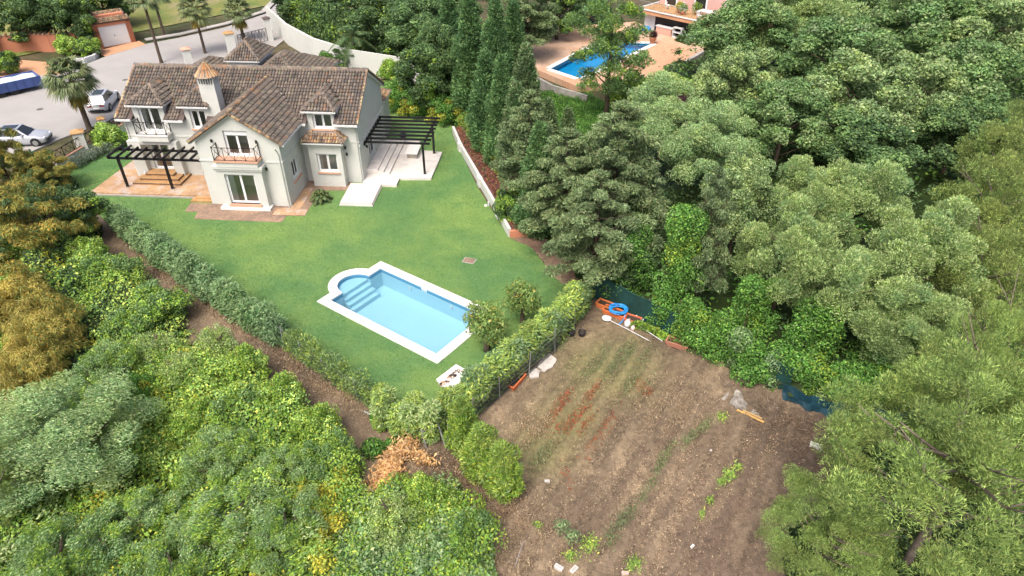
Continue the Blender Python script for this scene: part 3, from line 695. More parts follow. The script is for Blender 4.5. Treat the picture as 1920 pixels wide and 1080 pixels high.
g = MB(); g.lathe([(.02, 8.86), (.84, 7.985), (.0, 7.985)], (cu, cv*1.0, 0), 16); g.lathe([(.1, 8.82), (.09, 8.92), (0, 8.96)], (cu, cv, 0), 8); g.build('cap_mortar', M['mortar'], ch)

# ---- balconies
def railing(par, pts, z0, z1, nx):
    """iron rail round a balcony: rails, uprights and the crossed bars"""
    g = MB()
    for (a, b, n) in zip(pts, pts[1:], nx):
        a, b = Vector((*a, 0)), Vector((*b, 0))
        g.bar(a+EZ*z1, b+EZ*z1, .035); g.bar(a+EZ*(z0+.06), b+EZ*(z0+.06), .03)
        for k in range(n+1): p = a+(b-a)*k/n; g.bar(p+EZ*z0, p+EZ*(z1+(.0)), .028)
        for k in range(n):
            p, q = a+(b-a)*k/n, a+(b-a)*(k+1)/n; g.bar(p+EZ*(z0+.06), q+EZ*z1, .02); g.bar(q+EZ*(z0+.06), p+EZ*z1, .02)
    for p in (pts[0], pts[-1], *pts[1:-1]): g.tube([(*p, z0), (*p, z1+.08)], .028, 6)
    g.build('railing', M['iron'], par)
bl = empty('balcony', parent=villa)
g = MB(); g.box(-8.85, -4.95, 3.72, -5.72, WF-.002, 3.84); g.build('balcony_floor', M['sill'], bl)
g = MB(); g.box(-8.75, -4.87, 3.36, -5.82, WF-.002, 3.72); g.build('balcony_slab', M['wall'], bl)
railing(bl, [(-8.78, WF-.05), (-8.78, -4.9), (-5.8, -4.9), (-5.8, WF-.05)], 3.84, 4.8, (1, 4, 1))
bl = empty('balcony', parent=villa)
g = MB(); g.box(-16.6, -.8, 3.66, -14.15, -.002, 3.78); g.build('balcony_floor', M['stone'], bl)
g = MB(); g.box(-16.55, -.75, 3.25, -14.2, -.002, 3.66); g.build('balcony_slab', M['wall'], bl)
railing(bl, [(-16.52, -.05), (-16.52, -.74), (-14.22, -.74), (-14.22, -.05)], 3.78, 4.75, (1, 3, 1))

# ---- terraces and steps (own the ground they stand on)
tr = tag(house_root('terrace'), 'terracotta tiled terrace under the dark pergola at the villa front', 'terrace')
g = MB(); g.prism([(-19.95, -3.3), (WL-.02, -3.3), (WL-.02, -.002), (-17.75, -.002), (-17.75, 2.1), (-19.6, 2.3)], -.1, .22); g.build('floor', M['terra'], tr)
g = MB(); g.box(-19.95, -3.42, -.1, -11.9, -3.3, .1); g.build('retaining_edge', M['concrete'], tr)
for (a, b, c, d, z) in ((-17.35, -1.9, -13.65, -.001, .37), (-17.0, -1.45, -14.0, -.001, .52), (-16.74, -.95, -14.56, -.001, .67)):
    g = MB(); g.box(a, b, z-.155, c, d, z); g.build('step', M['terra2'], tr)
    g = MB(); g.box(a, b-.03, z-.05, c+.03, b-.001, z+.004); g.box(c+.001, b-.001, z-.05, c+.03, d-.01, z+.004); g.build('step_nosing', M['deck'], tr)
g = MB(); g.box(-11.95, -3.95, -.1, WL-.03, -3.3, .12); g.box(-11.7, -3.65, .12, WL-.03, -3.3, .2); g.build('step', M['terra2'], tr)
tp = tag(house_root('paved_strip'), 'weathered slate and terracotta paving strip round the foot of the projecting wing', 'paving')
g = MB(); g.prism([(-11.75, -5.35), (-10.8, -5.35), (-10.6, -6.35), (-4.3, -6.4), (-4.25, -5.5), (-2.95, -5.4), (-3.0, -1.5), (-.95, -1.4), (-.95, -.003), (WR, -.003), (WR, WF), (-11.9, WF)], -.1, .02); g.build('slab', M['paving'], tp)
g = MB(); g.prism([(-5.3, -5.45), (-2.98, -5.35), (-3.0, -4.6), (-3.6, -4.5), (-3.65, -1.2), (WR+.02, -1.2), (WR+.02, -4.3), (-5.3, -4.6)], -.05, .035); g.build('slab', M['terra'], tp)
pt = tag(house_root('patio'), 'white limestone patio with steps beside the right gable of the villa', 'patio')
g = MB(); g.box(-.9, -3.75, -.1, 1.55, -.6, .1); g.box(-.86, -3.68, .1, 1.5, -.6, .24); g.build('platform', M['patio'], pt)
g = MB(); g.prism([(.003, -.6), (2.65, -.6), (2.65, .6), (5.1, .75), (5.25, 5.6), (3.0, 5.9), (3, 8.0), (.003, 8.0)], -.1, .2); g.build('floor', M['patio'], pt)
for (x, z) in ((1.75, .34), (1.3, .48), (.85, .62)):
    g = MB(); g.box(.003, 1.1, z-.14, x, 6.6, z); g.box(x-.03, 1.08, z-.04, x+.02, 6.6, z+.003); g.build('step', M['patio'], pt)
# ---- pergolas
def pergola(label, posts, beams, rafters, pz, rw=.09, rh=.15):
    p = tag(house_root('pergola'), label, 'pergola')
    for (x, y, z) in posts:
        g = MB(); g.box(x-.08, y-.08, z, x+.08, y+.08, pz-.16); g.build('post', M['dark'], p)
        g = MB(); g.box(x-.12, y-.12, z, x+.12, y+.12, z+.03); g.build('post_base', M['concrete'], p)
    for (a, b) in beams: g = MB(); g.bar((*a, pz-.09), (*b, pz-.09), .12, .16); g.build('beam', M['dark'], p)
    for (a, b) in rafters: g = MB(); g.bar((*a, pz+.07), (*b, pz+.07), rw, rh); g.build('rafter', M['dark'], p)
xs = np.linspace(-18.1, -10.45, 12)
pergola('black timber pergola over the terracotta terrace with two slanting-looking posts', [(-17.55, -2.3, .22), (-14.0, -2.4, .22)],
        [((-18.25, -2.4), (WL-.05, -2.45)), ((-18.2, -.56), (WL-.05, -.56)) if False else ((-18.2, -.9), (WL-.05, -.9))],
        [((x, -2.62), (x, -.78 if -16.9 < x < -13.9 else -.5)) for x in xs], 2.72)
pergola('black timber pergola of long parallel bars beside the right gable', [(4.5, 1.4, .2), (4.62, 5.25, .2)],
        [((4.55, 1.0), (4.7, 6.2)), ((.08, 1.1), (.08, 6.5))],
        [((.04, y), (5.1, y-.02)) for y in np.linspace(1.25, 6.35, 8)], 2.75)
# ---- things on the terraces
def kettle(name, loc, label, s=1):
    k = tag(empty(name, loc), label, 'barbecue')
    g = MB(); g.lathe([(0, .58), (.2, .6), (.28, .72), (.285, .8), (.27, .82)], n=16); g.build('bowl', M['plastic_black'], k, True)
    g = MB(); g.lathe([(.29, .82), (.27, .92), (.18, 1.02), (.04, 1.06), (0, 1.06)], n=16); g.tube([(-.06, 0, 1.06), (0, 0, 1.12), (.06, 0, 1.06)], .015, 6); g.build('lid', M['plastic_black'], k, True)
    for a in (90, 210, 330):
        g = MB(); c, s_ = math.cos(R(a)), math.sin(R(a)); g.tube([(c*.15, s_*.15, .62), (c*.28, s_*.28, 0)], .015, 6); g.build('leg', M['galv'], k)
    return k
def HW(u, v, z=0):
    return (HO[0]+u*math.cos(HA)-v*math.sin(HA), HO[1]+u*math.sin(HA)+v*math.cos(HA), z)
kettle('kettle_barbecue', HW(-11.75, -1.0, .22), 'black kettle barbecue on thin legs against the terrace wall')
c = tag(empty('garden_chair', HW(-10.75, -1.1, .22), HA+R(200)), 'dark green folded garden chair tucked beside the barbecue', 'chair')
gcol = (.015, .05, .04)
g = MB(); g.box(-.22, -.22, .42, .22, .2, .45, gcol); g.build('seat', M['attr'], c)
g = MB(); g.obox((0, .2, .45), (1, 0, 0), (0, .97, -.2), -.22, 0, 0, .22, .03, .5, gcol); g.build('backrest', M['attr'], c)
for x, y in ((-.2, -.2), (.2, -.2), (-.2, .18), (.2, .18)): g = MB(); g.box(x-.02, y-.02, 0, x+.02, y+.02, .42, gcol); g.build('leg', M['attr'], c)
t = tag(empty('white_canister', HW(-16.95, -.62, .22)), 'small white canister standing against the pier by the terrace door', 'canister')
g = MB(); g.lathe([(0, 0), (.1, 0), (.1, .42), (.05, .5), (.05, .56), (0, .56)], n=12); g.build('body', M['white'], t)
# low stone table and a dark barbecue hanging in the shade of the right pergola
t = tag(empty('stone_table', HW(2.95, 5.0, .2), HA), 'square beige slab table on the patio under the bar pergola', 'table')
g = MB(); g.box(-.5, -1.0, .42, .5, .8, .5); g.build('top', M['stone'], t)
for x, y in ((-.4, -.9), (.32, -.9), (-.4, .62), (.32, .62)): g = MB(); g.box(x, y, 0, x+.1, y+.1, .42); g.build('leg', M['concrete'], t)
g = MB(); g.box(-.38, -.8, .02, .4, .6, .4, (.38, .35, .28)); g.build('shelf_box', M['attr'], t)
kettle('kettle_barbecue', HW(1.75, 6.9, .2), 'dark barbecue standing beneath the bars of the right pergola')

# ---- rear wing of the villa: garage with hipped roofs and a lantern dormer
rw = empty('rear_wing', parent=villa)
g = MB()
def closed(g, u0, v0, u1, v1, z0, z1): g.box(u0, v0, z0, u1, v1, z1)
closed(g, -20.3, 10.5, -7.4, 17.6, -.1, 3.1); g.build('wall', M['wall'], rw)
def hip(par, u0, v0, u1, v1, z, h, seed, ov=.35, base='main', along=None):
    u0 -= ov; u1 += ov; v0 -= ov; v1 += ov; du, dv = u1-u0, v1-v0
    hw = min(du, dv)/2
    if du > dv: A, B = (u0+hw, (v0+v1)/2, z+h), (u1-hw, (v0+v1)/2, z+h)
    else: A, B = ((u0+u1)/2, v0+hw, z+h), ((u0+u1)/2, v1-hw, z+h)
    P = [(u0, v0, z), (u1, v0, z), (u1, v1, z), (u0, v1, z)]
    fs = ([P[0], P[1], B, A], [P[1], P[2], B], [P[2], P[3], A, B], [P[3], P[0], A]) if du > dv else ([P[0], P[1], A], [P[1], P[2], B, A], [P[2], P[3], B], [P[3], P[0], A, B])
    for q, f in enumerate(fs):
        D = facet(par, f, seed+q, None, base); D.build('roof_deck', deckm, par)
    if (Vector(A)-Vector(B)).length > .3: ridge(par, A, B, seed+5, .1)
    for p, t_ in ((P[0], A), (P[3], A if du > dv else B), (P[1], B if du > dv else A), (P[2], B)): ridge(par, p, t_, seed+6, .1)
    for a, b in zip(P, P[1:]+P[:1]): gutter(par, a, b, .12, .1)
hip(rw, -20.3, 10.5, -14.6, 17.6, 3.15, 1.7, 101)
hip(rw, -14.2, 11.2, -7.4, 19.5, 3.12, 2.0, 111)
g = MB(); g.box(-13.9, 17.6, -.1, -7.4, 19.5, 3.1); g.box(-15.1, 13.5, 3.0, -12.5, 16.9, 4.95); g.build('wall', M['wall'], rw)
hip(rw, -15.1, 13.5, -12.5, 16.9, 5.0, 1.35, 121, .3)
bs = empty('porch_roof', parent=villa)
hip(bs, -3.2, 8.9, -.2, 11.0, 3.3, .75, 131, .2, 'orange')
g = MB(); g.box(-3.2, 8.9, -.1, -.2, 11, 3.25); g.build('porch_wall', M['wall'], bs)
cp = tag(house_root('garage'), 'x', 'y') if False else None

# ------------------------------------------------------------ vegetation
def arr(*c): return np.array(c, float)
PAL = {
 'oak':   (arr((.085, .155, .055), (.115, .19, .065), (.065, .125, .05), (.15, .215, .085), (.095, .16, .07)), (.3, .25, .2, .15, .1)),
 'oak2':  (arr((.11, .175, .07), (.15, .215, .095), (.08, .14, .055), (.19, .24, .12), (.13, .17, .09)), (.3, .25, .2, .15, .1)),
 'bright': (arr((.14, .235, .04), (.19, .285, .045), (.09, .18, .035), (.27, .32, .05), (.11, .19, .07)), (.3, .25, .25, .1, .1)),
 'thicket': (arr((.165, .255, .06), (.215, .31, .075), (.10, .18, .045), (.30, .35, .08), (.13, .21, .08), (.36, .36, .08)), (.28, .22, .24, .1, .12, .04)),
 'sage':  (arr((.14, .225, .10), (.185, .265, .125), (.09, .17, .07), (.26, .32, .17), (.12, .20, .06)), (.3, .25, .2, .12, .13)),
 'olive': (arr((.165, .235, .09), (.215, .28, .12), (.11, .18, .065), (.29, .34, .17), (.14, .21, .05)), (.3, .25, .2, .15, .1)),
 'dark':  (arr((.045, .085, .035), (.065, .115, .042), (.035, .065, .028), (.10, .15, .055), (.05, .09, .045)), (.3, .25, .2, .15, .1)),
 'cypress': (arr((.06, .125, .05), (.085, .16, .06), (.04, .09, .035), (.13, .21, .085), (.08, .13, .05)), (.3, .25, .2, .15, .1)),
 'cedar': (arr((.115, .175, .08), (.155, .215, .105), (.07, .115, .05), (.22, .27, .14), (.13, .15, .07)), (.3, .25, .2, .15, .1)),
 'ochre': (arr((.20, .18, .045), (.27, .215, .05), (.11, .14, .035), (.33, .22, .045), (.16, .20, .06)), (.28, .2, .22, .1, .2)),
 'gold':  (arr((.34, .28, .07), (.42, .35, .11), (.23, .20, .05), (.25, .27, .07)), (.35, .25, .25, .15)),
 'pine':  (arr((.155, .23, .065), (.205, .285, .08), (.085, .14, .045), (.28, .345, .11), (.11, .17, .065)), (.3, .25, .2, .12, .13)),
 'pine2': (arr((.135, .185, .06), (.18, .23, .07), (.09, .13, .045), (.24, .28, .09)), (.35, .25, .25, .15)),
 'hedge': (arr((.13, .215, .10), (.17, .265, .125), (.085, .155, .07), (.23, .31, .15), (.12, .19, .08)), (.3, .25, .2, .15, .1)),
 'hedge2': (arr((.19, .28, .07), (.25, .34, .08), (.13, .21, .06), (.33, .38, .09), (.16, .24, .11)), (.3, .25, .2, .15, .1)),
 'ivy':   (arr((.075, .18, .035), (.10, .23, .045), (.05, .12, .03), (.17, .30, .06), (.09, .16, .05)), (.3, .25, .2, .12, .13)),
 'purple': (arr((.055, .03, .035), (.08, .04, .045), (.035, .022, .03), (.09, .07, .04)), (.4, .25, .25, .1)),
 'palm':  (arr((.12, .17, .07), (.17, .22, .10), (.08, .12, .05), (.22, .25, .12)), (.35, .3, .2, .15)),
 'palmg': (arr((.09, .17, .07), (.13, .22, .10), (.07, .13, .06)), (.4, .3, .3)),
 'citrus': (arr((.13, .21, .06), (.18, .26, .08), (.09, .16, .05), (.28, .32, .12), (.45, .32, .06)), (.36, .3, .22, .1, .02)),
 'dry':   (arr((.50, .30, .13), (.58, .38, .19), (.36, .20, .09), (.42, .28, .16)), (.3, .3, .2, .2)),
 'yellow': (arr((.34, .33, .04), (.26, .27, .04), (.18, .21, .04), (.42, .36, .05)), (.3, .3, .3, .1)),
 'grey':  (arr((.17, .21, .17), (.22, .26, .21), (.12, .15, .12)), (.4, .3, .3)),
}
LEAFK = {'rust': 1, 'straw': 1, 'clod': 1, 'weed': 1.1, 'dry': 1.1, 'turf': 1, 'gold': 1.15, 'ochre': 1.3, 'sage': 1.45, 'olive': 1.5, 'oak': 1.5, 'oak2': 1.45, 'dark': 1.5, 'cypress': 1.5, 'cedar': 1.22, 'grey': 1.3, 'hedge': 1.15, 'pine': 1.5, 'pine2': 1.35, 'thicket': 1.75, 'bright': 1.45}
def leafcols(n, pal, r, shade=None):
    P, W = PAL[pal]; W = np.array(W)/sum(W)
    c = P[r.choice(len(P), n, p=W)]
    c = c*(.77+.46*r.random(n))[:, None]*LEAFK.get(pal, 1.3)*1.12
    if shade is not None: c = c*shade[:, None]
    return c
def unit(v): return v/np.maximum(np.linalg.norm(v, axis=1, keepdims=True), 1e-9)
def leafquads(P, A, N, L, W):
    """diamond leaves: position, long axis, normal, length and width arrays"""
    S = unit(np.cross(A, N)); n = len(P); V = np.zeros((n, 4, 3)); fold = unit(np.cross(S, A))
    V[:, 0] = P-A*(L*.5)[:, None]; V[:, 2] = P+A*(L*.5)[:, None]
    V[:, 1] = P+S*(W*.5)[:, None]+fold*(W*.18)[:, None]; V[:, 3] = P-S*(W*.5)[:, None]+fold*(W*.18)[:, None]
    return V.reshape(-1, 3), np.arange(n*4).reshape(-1, 4)
def crown_mesh(name, puffs, n, L, W, pal, seed, mode='leaf', inner=.15, par=None, pal2=None, mix2=0.0, up=.15, jitter=.38, rough=.2):
    """puffs: rows (x, y, z, r, flatness). Leaves on the shells of the puffs, thinned underneath."""
    r = np.random.default_rng(seed); pf = np.array(puffs, float); n = int(n*.82) if n > 3000 else n; L *= 1.05
    wgt = pf[:, 3]**2; k = r.choice(len(pf), n, p=wgt/wgt.sum()); c = pf[k]
    d = unit(r.normal(size=(n, 3))+np.array([0, 0, up*2])); 
    rad = c[:, 3]*(1-rough+rough*1.6*r.random(n))
    isin = r.random(n) < inner; rad[isin] *= r.random(isin.sum())*.85
    P = c[:, :3]+d*rad[:, None]*np.stack([np.ones(n), np.ones(n), c[:, 4]], 1)
    if mode == 'leaf':
        N = unit(d*(1-jitter)+r.normal(size=(n, 3))*jitter); A = unit(np.cross(N, r.normal(size=(n, 3))))
    elif mode == 'spray':       # upright feathery sprays
        A = unit(d*.9+np.array([0, 0, .55])+r.normal(size=(n, 3))*.4); N = unit(r.normal(size=(n, 3)))
    elif mode == 'droop':
        A = unit(d*.6+np.array([0, 0, -.75])+r.normal(size=(n, 3))*.35); N = unit(d+r.normal(size=(n, 3))*.5)
    elif mode == 'wind':
        A = unit(d*.3+np.array([.75, .35, .25])+r.normal(size=(n, 3))*.4); N = unit(d+r.normal(size=(n, 3))*.6)
    elif mode == 'flat':        # layered, level fans (cedar, cypress hedge)
        A = unit(d*np.array([1, 1, .25])+r.normal(size=(n, 3))*.35); N = unit(np.array([0, 0, 1.])+d*.4+r.normal(size=(n, 3))*.35)
    Ls = L*(.65+.7*r.random(n)); Ws = W*(.7+.6*r.random(n))
    V, F = leafquads(P, A, N, Ls, Ws)
    pv = r.random(len(pf))*.5+.75
    col = leafcols(n, pal, r, pv[k])
    if pal2: 
        w2 = (r.random(len(pf)) < mix2)[k] | (r.random(n) < mix2*.25); col[w2] = leafcols(int(w2.sum()), pal2, r)
    return np_mesh(name, V, F, M['leaf'], col, par)
def trunk_mesh(par, h, r0, limbs=(), m='bark', name='trunk', lean=(0, 0), seed=1, n=9, r1=.35):
    rr = random.Random(seed); g = MB(); N = 6; pts = []; rad = []
    for i in range(N+1):
        t = i/N; pts.append((lean[0]*t+rr.uniform(-.05, .05)*h*.08, lean[1]*t+rr.uniform(-.05, .05)*h*.08, h*t-.15*(i == 0))); rad.append(r0*(1.25 if i == 0 else 1-(1-r1)*t))
    g.tube(pts, rad, n)
    for (z, az, ln, el, rl) in limbs:
        t = z/h; b = Vector((lean[0]*t, lean[1]*t, z)); d = Vector((math.cos(az)*math.cos(el), math.sin(az)*math.cos(el), math.sin(el)))
        p = [b, b+d*ln*.35+Vector((0, 0, .05*ln)), b+d*ln*.7+Vector((rr.uniform(-.1, .1)*ln, rr.uniform(-.1, .1)*ln, .1*ln)), b+d*ln+Vector((0, 0, .22*ln))]
        g.tube(p, [rl, rl*.8, rl*.5, rl*.2], 6)
        q = p[2]; d2 = Vector((math.cos(az+.8)*.8, math.sin(az+.8)*.8, .5)); g.tube([q, q+d2*ln*.4], [rl*.45, rl*.15], 5)
    return g.build(name, M[m], par, smooth=True)
def dome(R_, H_, zc, npf, pr, seed, flat=.8, lo=-.35, irr=.25):
    """puffs spread over an uneven dome of radius R_ and height H_ about zc"""
    r = random.Random(seed); out = []; ga = math.pi*(3-math.sqrt(5)); pr *= .8; npf = int(npf*1.25)
    for i in range(npf):
        t = (i+.5)/npf; z = 1-(1-lo)*t; q = math.sqrt(max(0, 1-z*z)); a = ga*i+r.uniform(-.3, .3)
        k = 1+r.uniform(-irr, irr); s = pr*r.uniform(.7, 1.25)
        out.append((R_*q*math.cos(a)*k, R_*q*math.sin(a)*k, zc+H_*z*k, s, flat*r.uniform(.85, 1.1)))
    for i in range(npf//4):
        a = r.uniform(0, 6.28); q = r.uniform(0, .5)*R_; out.append((q*math.cos(a), q*math.sin(a), zc+H_*r.uniform(-.2, .5), pr*1.2, flat))
    return out
def fit(pf, R_, top):
    a = np.array(pf, float); ext = np.percentile(np.hypot(a[:, 0], a[:, 1])+a[:, 3]*.85, 92); a[:, :2] *= R_/ext
    a[:, 2] *= top/np.percentile(a[:, 2]+a[:, 3]*.8, 98); return a
def dome2(R_, H_, zc, nl_, lr, seed, lo=-.35, sub=9, sr=.42):
    """a crown of separate billowing lobes, each a cluster of small puffs"""
    r = random.Random(seed); out = []; ga = math.pi*(3-math.sqrt(5)); lobes = []
    for i in range(nl_):
        t = (i+.5)/nl_; z = 1-(1-lo)*t; q = math.sqrt(max(0, 1-z*z)); a = ga*i+r.uniform(-.35, .35); k = r.uniform(.72, 1.22)
        lobes.append((R_*q*math.cos(a)*k, R_*q*math.sin(a)*k, zc+H_*z*r.uniform(.8, 1.15), lr*r.uniform(.7, 1.3)))
    for i in range(max(1, nl_//5)):
        a = r.uniform(0, 6.28); q = r.uniform(0, .4)*R_; lobes.append((q*math.cos(a), q*math.sin(a), zc+H_*r.uniform(-.1, .5), lr))
    for (x, y, z, l) in lobes:
        tint = r.random()
        for j in range(sub):
            t = (j+.5)/sub; zz = 1-1.25*t; q = math.sqrt(max(0, 1-zz*zz)); a = ga*j+r.uniform(-.4, .4); k = r.uniform(.7, 1.12)
            out.append((x+l*q*math.cos(a)*k, y+l*q*math.sin(a)*k, z+l*.85*zz*k, sr*l*r.uniform(.75, 1.3), .9))
        out.append((x, y, z, l*.72, .85))
    return fit(out, R_, zc+H_)
def limbs_for(h, n, ln, seed, z0=.35, el=.6, rl=.07):
    r = random.Random(seed); return [(h*(z0+(1-z0)*.9*i/n), r.uniform(0, 6.28), ln*r.uniform(.7, 1.1), el*r.uniform(.6, 1.2), rl*r.uniform(.7, 1.2)) for i in range(n)]
PROTO = {}
def proto(key, build):
    if key not in PROTO: PROTO[key] = build
# each species is designed at a nominal size (radius 1 m x height 1 m is scaled when placed)
def sp_broad(pal, seed, npf=46, nl=26000, L=.16, W=.10, pr=.9, R_=2.7, h=7., pal2=None, mix2=0, mode='leaf', lo=-.35, flat=.8, inner=.12, hk=.62, lob=0, lr=.95, sub=9, sr=.42):
    def f(root):
        pf_ = dome2(R_, h*(1-hk), h*hk, lob, lr, seed, lo, sub, sr) if lob else fit(dome(R_-pr*.6, h*(1-hk)-pr*.4, h*hk, npf, pr, seed, flat, lo), R_, h)
        crown_mesh('crown', pf_, nl, L, W, pal, seed, mode, inner, root, pal2, mix2)
        trunk_mesh(root, h*.75, .17, limbs_for(h*.75, 22 if W < .03 else 8, R_*(1.0 if W < .04 else .75), seed), seed=seed, m='palebark' if W < .04 else 'bark')
    return f, R_, h
def sp_cone(pal, seed, R_=1.1, h=9., nl=22000, L=.22, W=.07, mode='spray', npf=70, z0=.06, pr=.5, pal2=None, mix2=0, power=.75, tr=.14):
    def f(root):
        r = random.Random(seed); pf = []
        for i in range(npf):
            t = (i+.5)/npf; z = h*(z0+(1-z0-.03)*t); q = R_*(1-t)**power*(.35+.65*min(1, t*6)); a = i*2.4+r.uniform(-.4, .4)
            s = pr*(1-.55*t)*r.uniform(.8, 1.25); pf.append((q*.8*math.cos(a)*r.uniform(.75, 1.2), q*.8*math.sin(a)*r.uniform(.75, 1.2), z, s, 1.35))
            if i % 3 == 0: pf.append((0, 0, z, s*1.1+q*.3, 1.2))
        crown_mesh('crown', pf, nl, L, W, pal, seed, mode, .1, root, pal2, mix2)
        trunk_mesh(root, h*.92, tr, (), seed=seed, r1=.15)
    return f, R_, h
def sp_cedar(pal, seed, R_=3., h=9., nl=30000, L=.24, W=.07, tiers=16, z0=.3, mode='flat', pr=.62, pw=.6, gap=.0, n_in=7):
    def f(root):
        r = random.Random(seed); pf = []; lm = []
        for i in range(tiers):
            t = i/(tiers-1); z = h*(z0+(1-z0)*t*.97); q = R_*(1-t)**pw+.2; k = max(3, int(n_in*(1-t*.6)))
            for j in range(k):
                a = 2*math.pi*j/k+i*1.3+r.uniform(-.3, .3); ln = q*r.uniform(.65, 1.15)
                if r.random() < gap: continue
                lm.append((min(z, h*.9), a, ln*.85, .12, .05*(1-t)+.015))
                for s in (.45, .75, 1.):
                    pf.append((math.cos(a)*ln*s, math.sin(a)*ln*s, z+.1*ln*s-.02, pr*(.6+.4*s)*(1-.4*t)*r.uniform(.8, 1.2), .42))
        crown_mesh('crown', pf, nl, L, W, pal, seed, mode, .12, root, up=.35)
        trunk_mesh(root, h*.95, .2, lm[::2], seed=seed, r1=.15)
    return f, R_, h
SPEC = {
 'oak_a': sp_broad('oak', 1, lob=20, lr=.88, sub=10, nl=42000, R_=3.2, h=8, pr=.85, L=.17, W=.11, pal2='oak2', mix2=.25),
 'oak_b': sp_broad('oak2', 2, lob=15, lr=1.0, sub=12, sr=.36, nl=44000, R_=3.2, h=8, pr=.95, L=.17, W=.11, pal2='olive', mix2=.25),
 'oak_c': sp_broad('dark', 3, lob=18, lr=.9, sub=9, nl=42000, R_=3.2, h=8, pr=.9, L=.17, W=.11, pal2='oak', mix2=.4),
 'willow_a': sp_broad('olive', 4, lob=14, lr=.98, sub=11, sr=.4, nl=60000, R_=3., h=7.5, pr=.8, L=.15, W=.05, pal2='sage', mix2=.2, mode='spray', lo=-.5),
 'willow_b': sp_broad('sage', 5, lob=22, lr=.8, sub=9, nl=64000, R_=3., h=7.5, pr=.85, L=.12, W=.045, pal2='olive', mix2=.3, mode='wind', lo=-.5),
 'laurel': sp_broad('dark', 6, lob=18, lr=.85, sub=8, nl=30000, R_=2.6, h=7, pr=.85, L=.2, W=.12, pal2='bright', mix2=.12, lo=-.8, hk=.55),
 'cypress_a': sp_cone('cypress', 7, R_=1.35, h=10, nl=34000, pr=.62),
 'cypress_b': sp_cone('cedar', 8, R_=1.3, h=8, nl=30000, pr=.6, pal2='cypress', mix2=.3),
 'cedar_a': sp_cedar('cedar', 9, nl=52000, R_=3.2, h=9),
 'cedar_b': sp_cedar('cedar', 10, nl=46000, tiers=13, R_=3, h=8, gap=.12),
 'pine_open': sp_broad('oak', 11, lob=30, lr=.7, sub=7, nl=27000, R_=2.7, h=11, hk=.6, lo=-.95, L=.17, W=.08, mode='spray', pal2='bright', mix2=.25, inner=.08),
 'olivebush': sp_broad('olive', 24, lob=16, lr=.5, sub=7, nl=15000, R_=1.3, h=2, pr=.5, L=.1, W=.045, pal2='thicket', mix2=.3, lo=-.6, hk=.45),
 'limebush': sp_broad('thicket', 25, lob=16, lr=.48, sub=7, nl=15000, R_=1.3, h=2, pr=.5, L=.1, W=.07, pal2='bright', mix2=.4, lo=-.6, hk=.45),
 'greenbush': sp_broad('bright', 26, lob=14, lr=.55, sub=7, nl=15000, R_=1.3, h=2, pr=.5, L=.1, W=.07, pal2='oak', mix2=.45, lo=-.6, hk=.45),
 'casuarina': sp_broad('pine', 12, lob=60, lr=.72, sub=7, sr=.5, nl=150000, R_=4.6, h=9, pr=.72, L=.155, W=.024, pal2='pine2', mix2=.2, mode='spray', lo=-.55, flat=1.0, hk=.55, inner=.16),
 'casuarina_b': sp_broad('pine2', 13, lob=34, lr=.7, sub=7, sr=.5, nl=60000, R_=3.4, h=8, pr=.7, L=.17, W=.035, pal2='pine', mix2=.25, mode='spray', lo=-.6, flat=1.0, hk=.55),
 'ochre': sp_broad('ochre', 14, lob=34, lr=.75, sub=7, nl=56000, R_=3.4, h=7, pr=.66, L=.26, W=.05, pal2='dark', mix2=.14, mode='droop', lo=-.75, hk=.5, flat=.9),
 'gold': sp_broad('gold', 15, npf=40, nl=26000, R_=2.2, h=4.5, pr=.6, L=.26, W=.04, pal2='ochre', mix2=.15, mode='droop', lo=-.6, hk=.5),
 'bush': sp_broad('bright', 16, npf=22, nl=9000, R_=1.3, h=2, pr=.5, L=.14, W=.09, pal2='thicket', mix2=.3, lo=-.7, hk=.45),
 'bushsage': sp_broad('sage', 17, lob=24, lr=.62, sub=8, nl=46000, R_=2.4, h=4, pr=.62, L=.12, W=.045, pal2='bright', mix2=.42, mode='wind', lo=-.6, hk=.45),
 'citrus': sp_broad('citrus', 18, npf=22, nl=4200, R_=1.25, h=2.6, pr=.42, L=.16, W=.075, lo=-.6, hk=.6, inner=.25),
 'purple': sp_broad('purple', 19, npf=24, nl=12000, R_=1.8, h=3.4, pr=.6, L=.18, W=.12, lo=-.6, hk=.5),
 'yellowbush': sp_broad('yellow', 20, npf=24, nl=11000, R_=1.5, h=2.4, pr=.5, L=.14, W=.08, pal2='ivy', mix2=.6, lo=-.7, hk=.45),
 'grey': sp_broad('grey', 21, npf=18, nl=6000, R_=.9, h=1.1, pr=.32, L=.13, W=.05, lo=-.7, hk=.42, mode='spray'),
 'round': sp_broad('bright', 22, npf=40, nl=14000, R_=1.6, h=2.6, pr=.5, L=.2, W=.1, pal2='dark', mix2=.35, lo=-.8, hk=.5, flat=.9),
 'young': sp_cone('hedge2', 23, R_=.8, h=3.0, nl=12000, pr=.38, L=.2, W=.045, npf=22, z0=.1, power=.35, tr=.05, pal2='bright', mix2=.3),
}
def plant(spec, name, label, cat, x, y, r, h, rz=None, group=None, z=0):
    """first use builds the species, later uses copy it; scaled to the wanted crown radius and height"""
    f, R_, H_ = SPEC[spec]
    if spec not in PROTO:
        o = empty(name, (0, 0, 0)); f(o); PROTO[spec] = o
    else:
        o = copy_tree(PROTO[spec])
    o.name = name
    o.location = (x, y, z); o.rotation_euler = (0, 0, random.uniform(0, 6.28) if rz is None else rz)
    s = r/R_; o.scale = (s, s, h/H_)
    for k in ('label', 'category', 'group'): 
        if k in o: del o[k]
    return tag(o, label, cat, group)

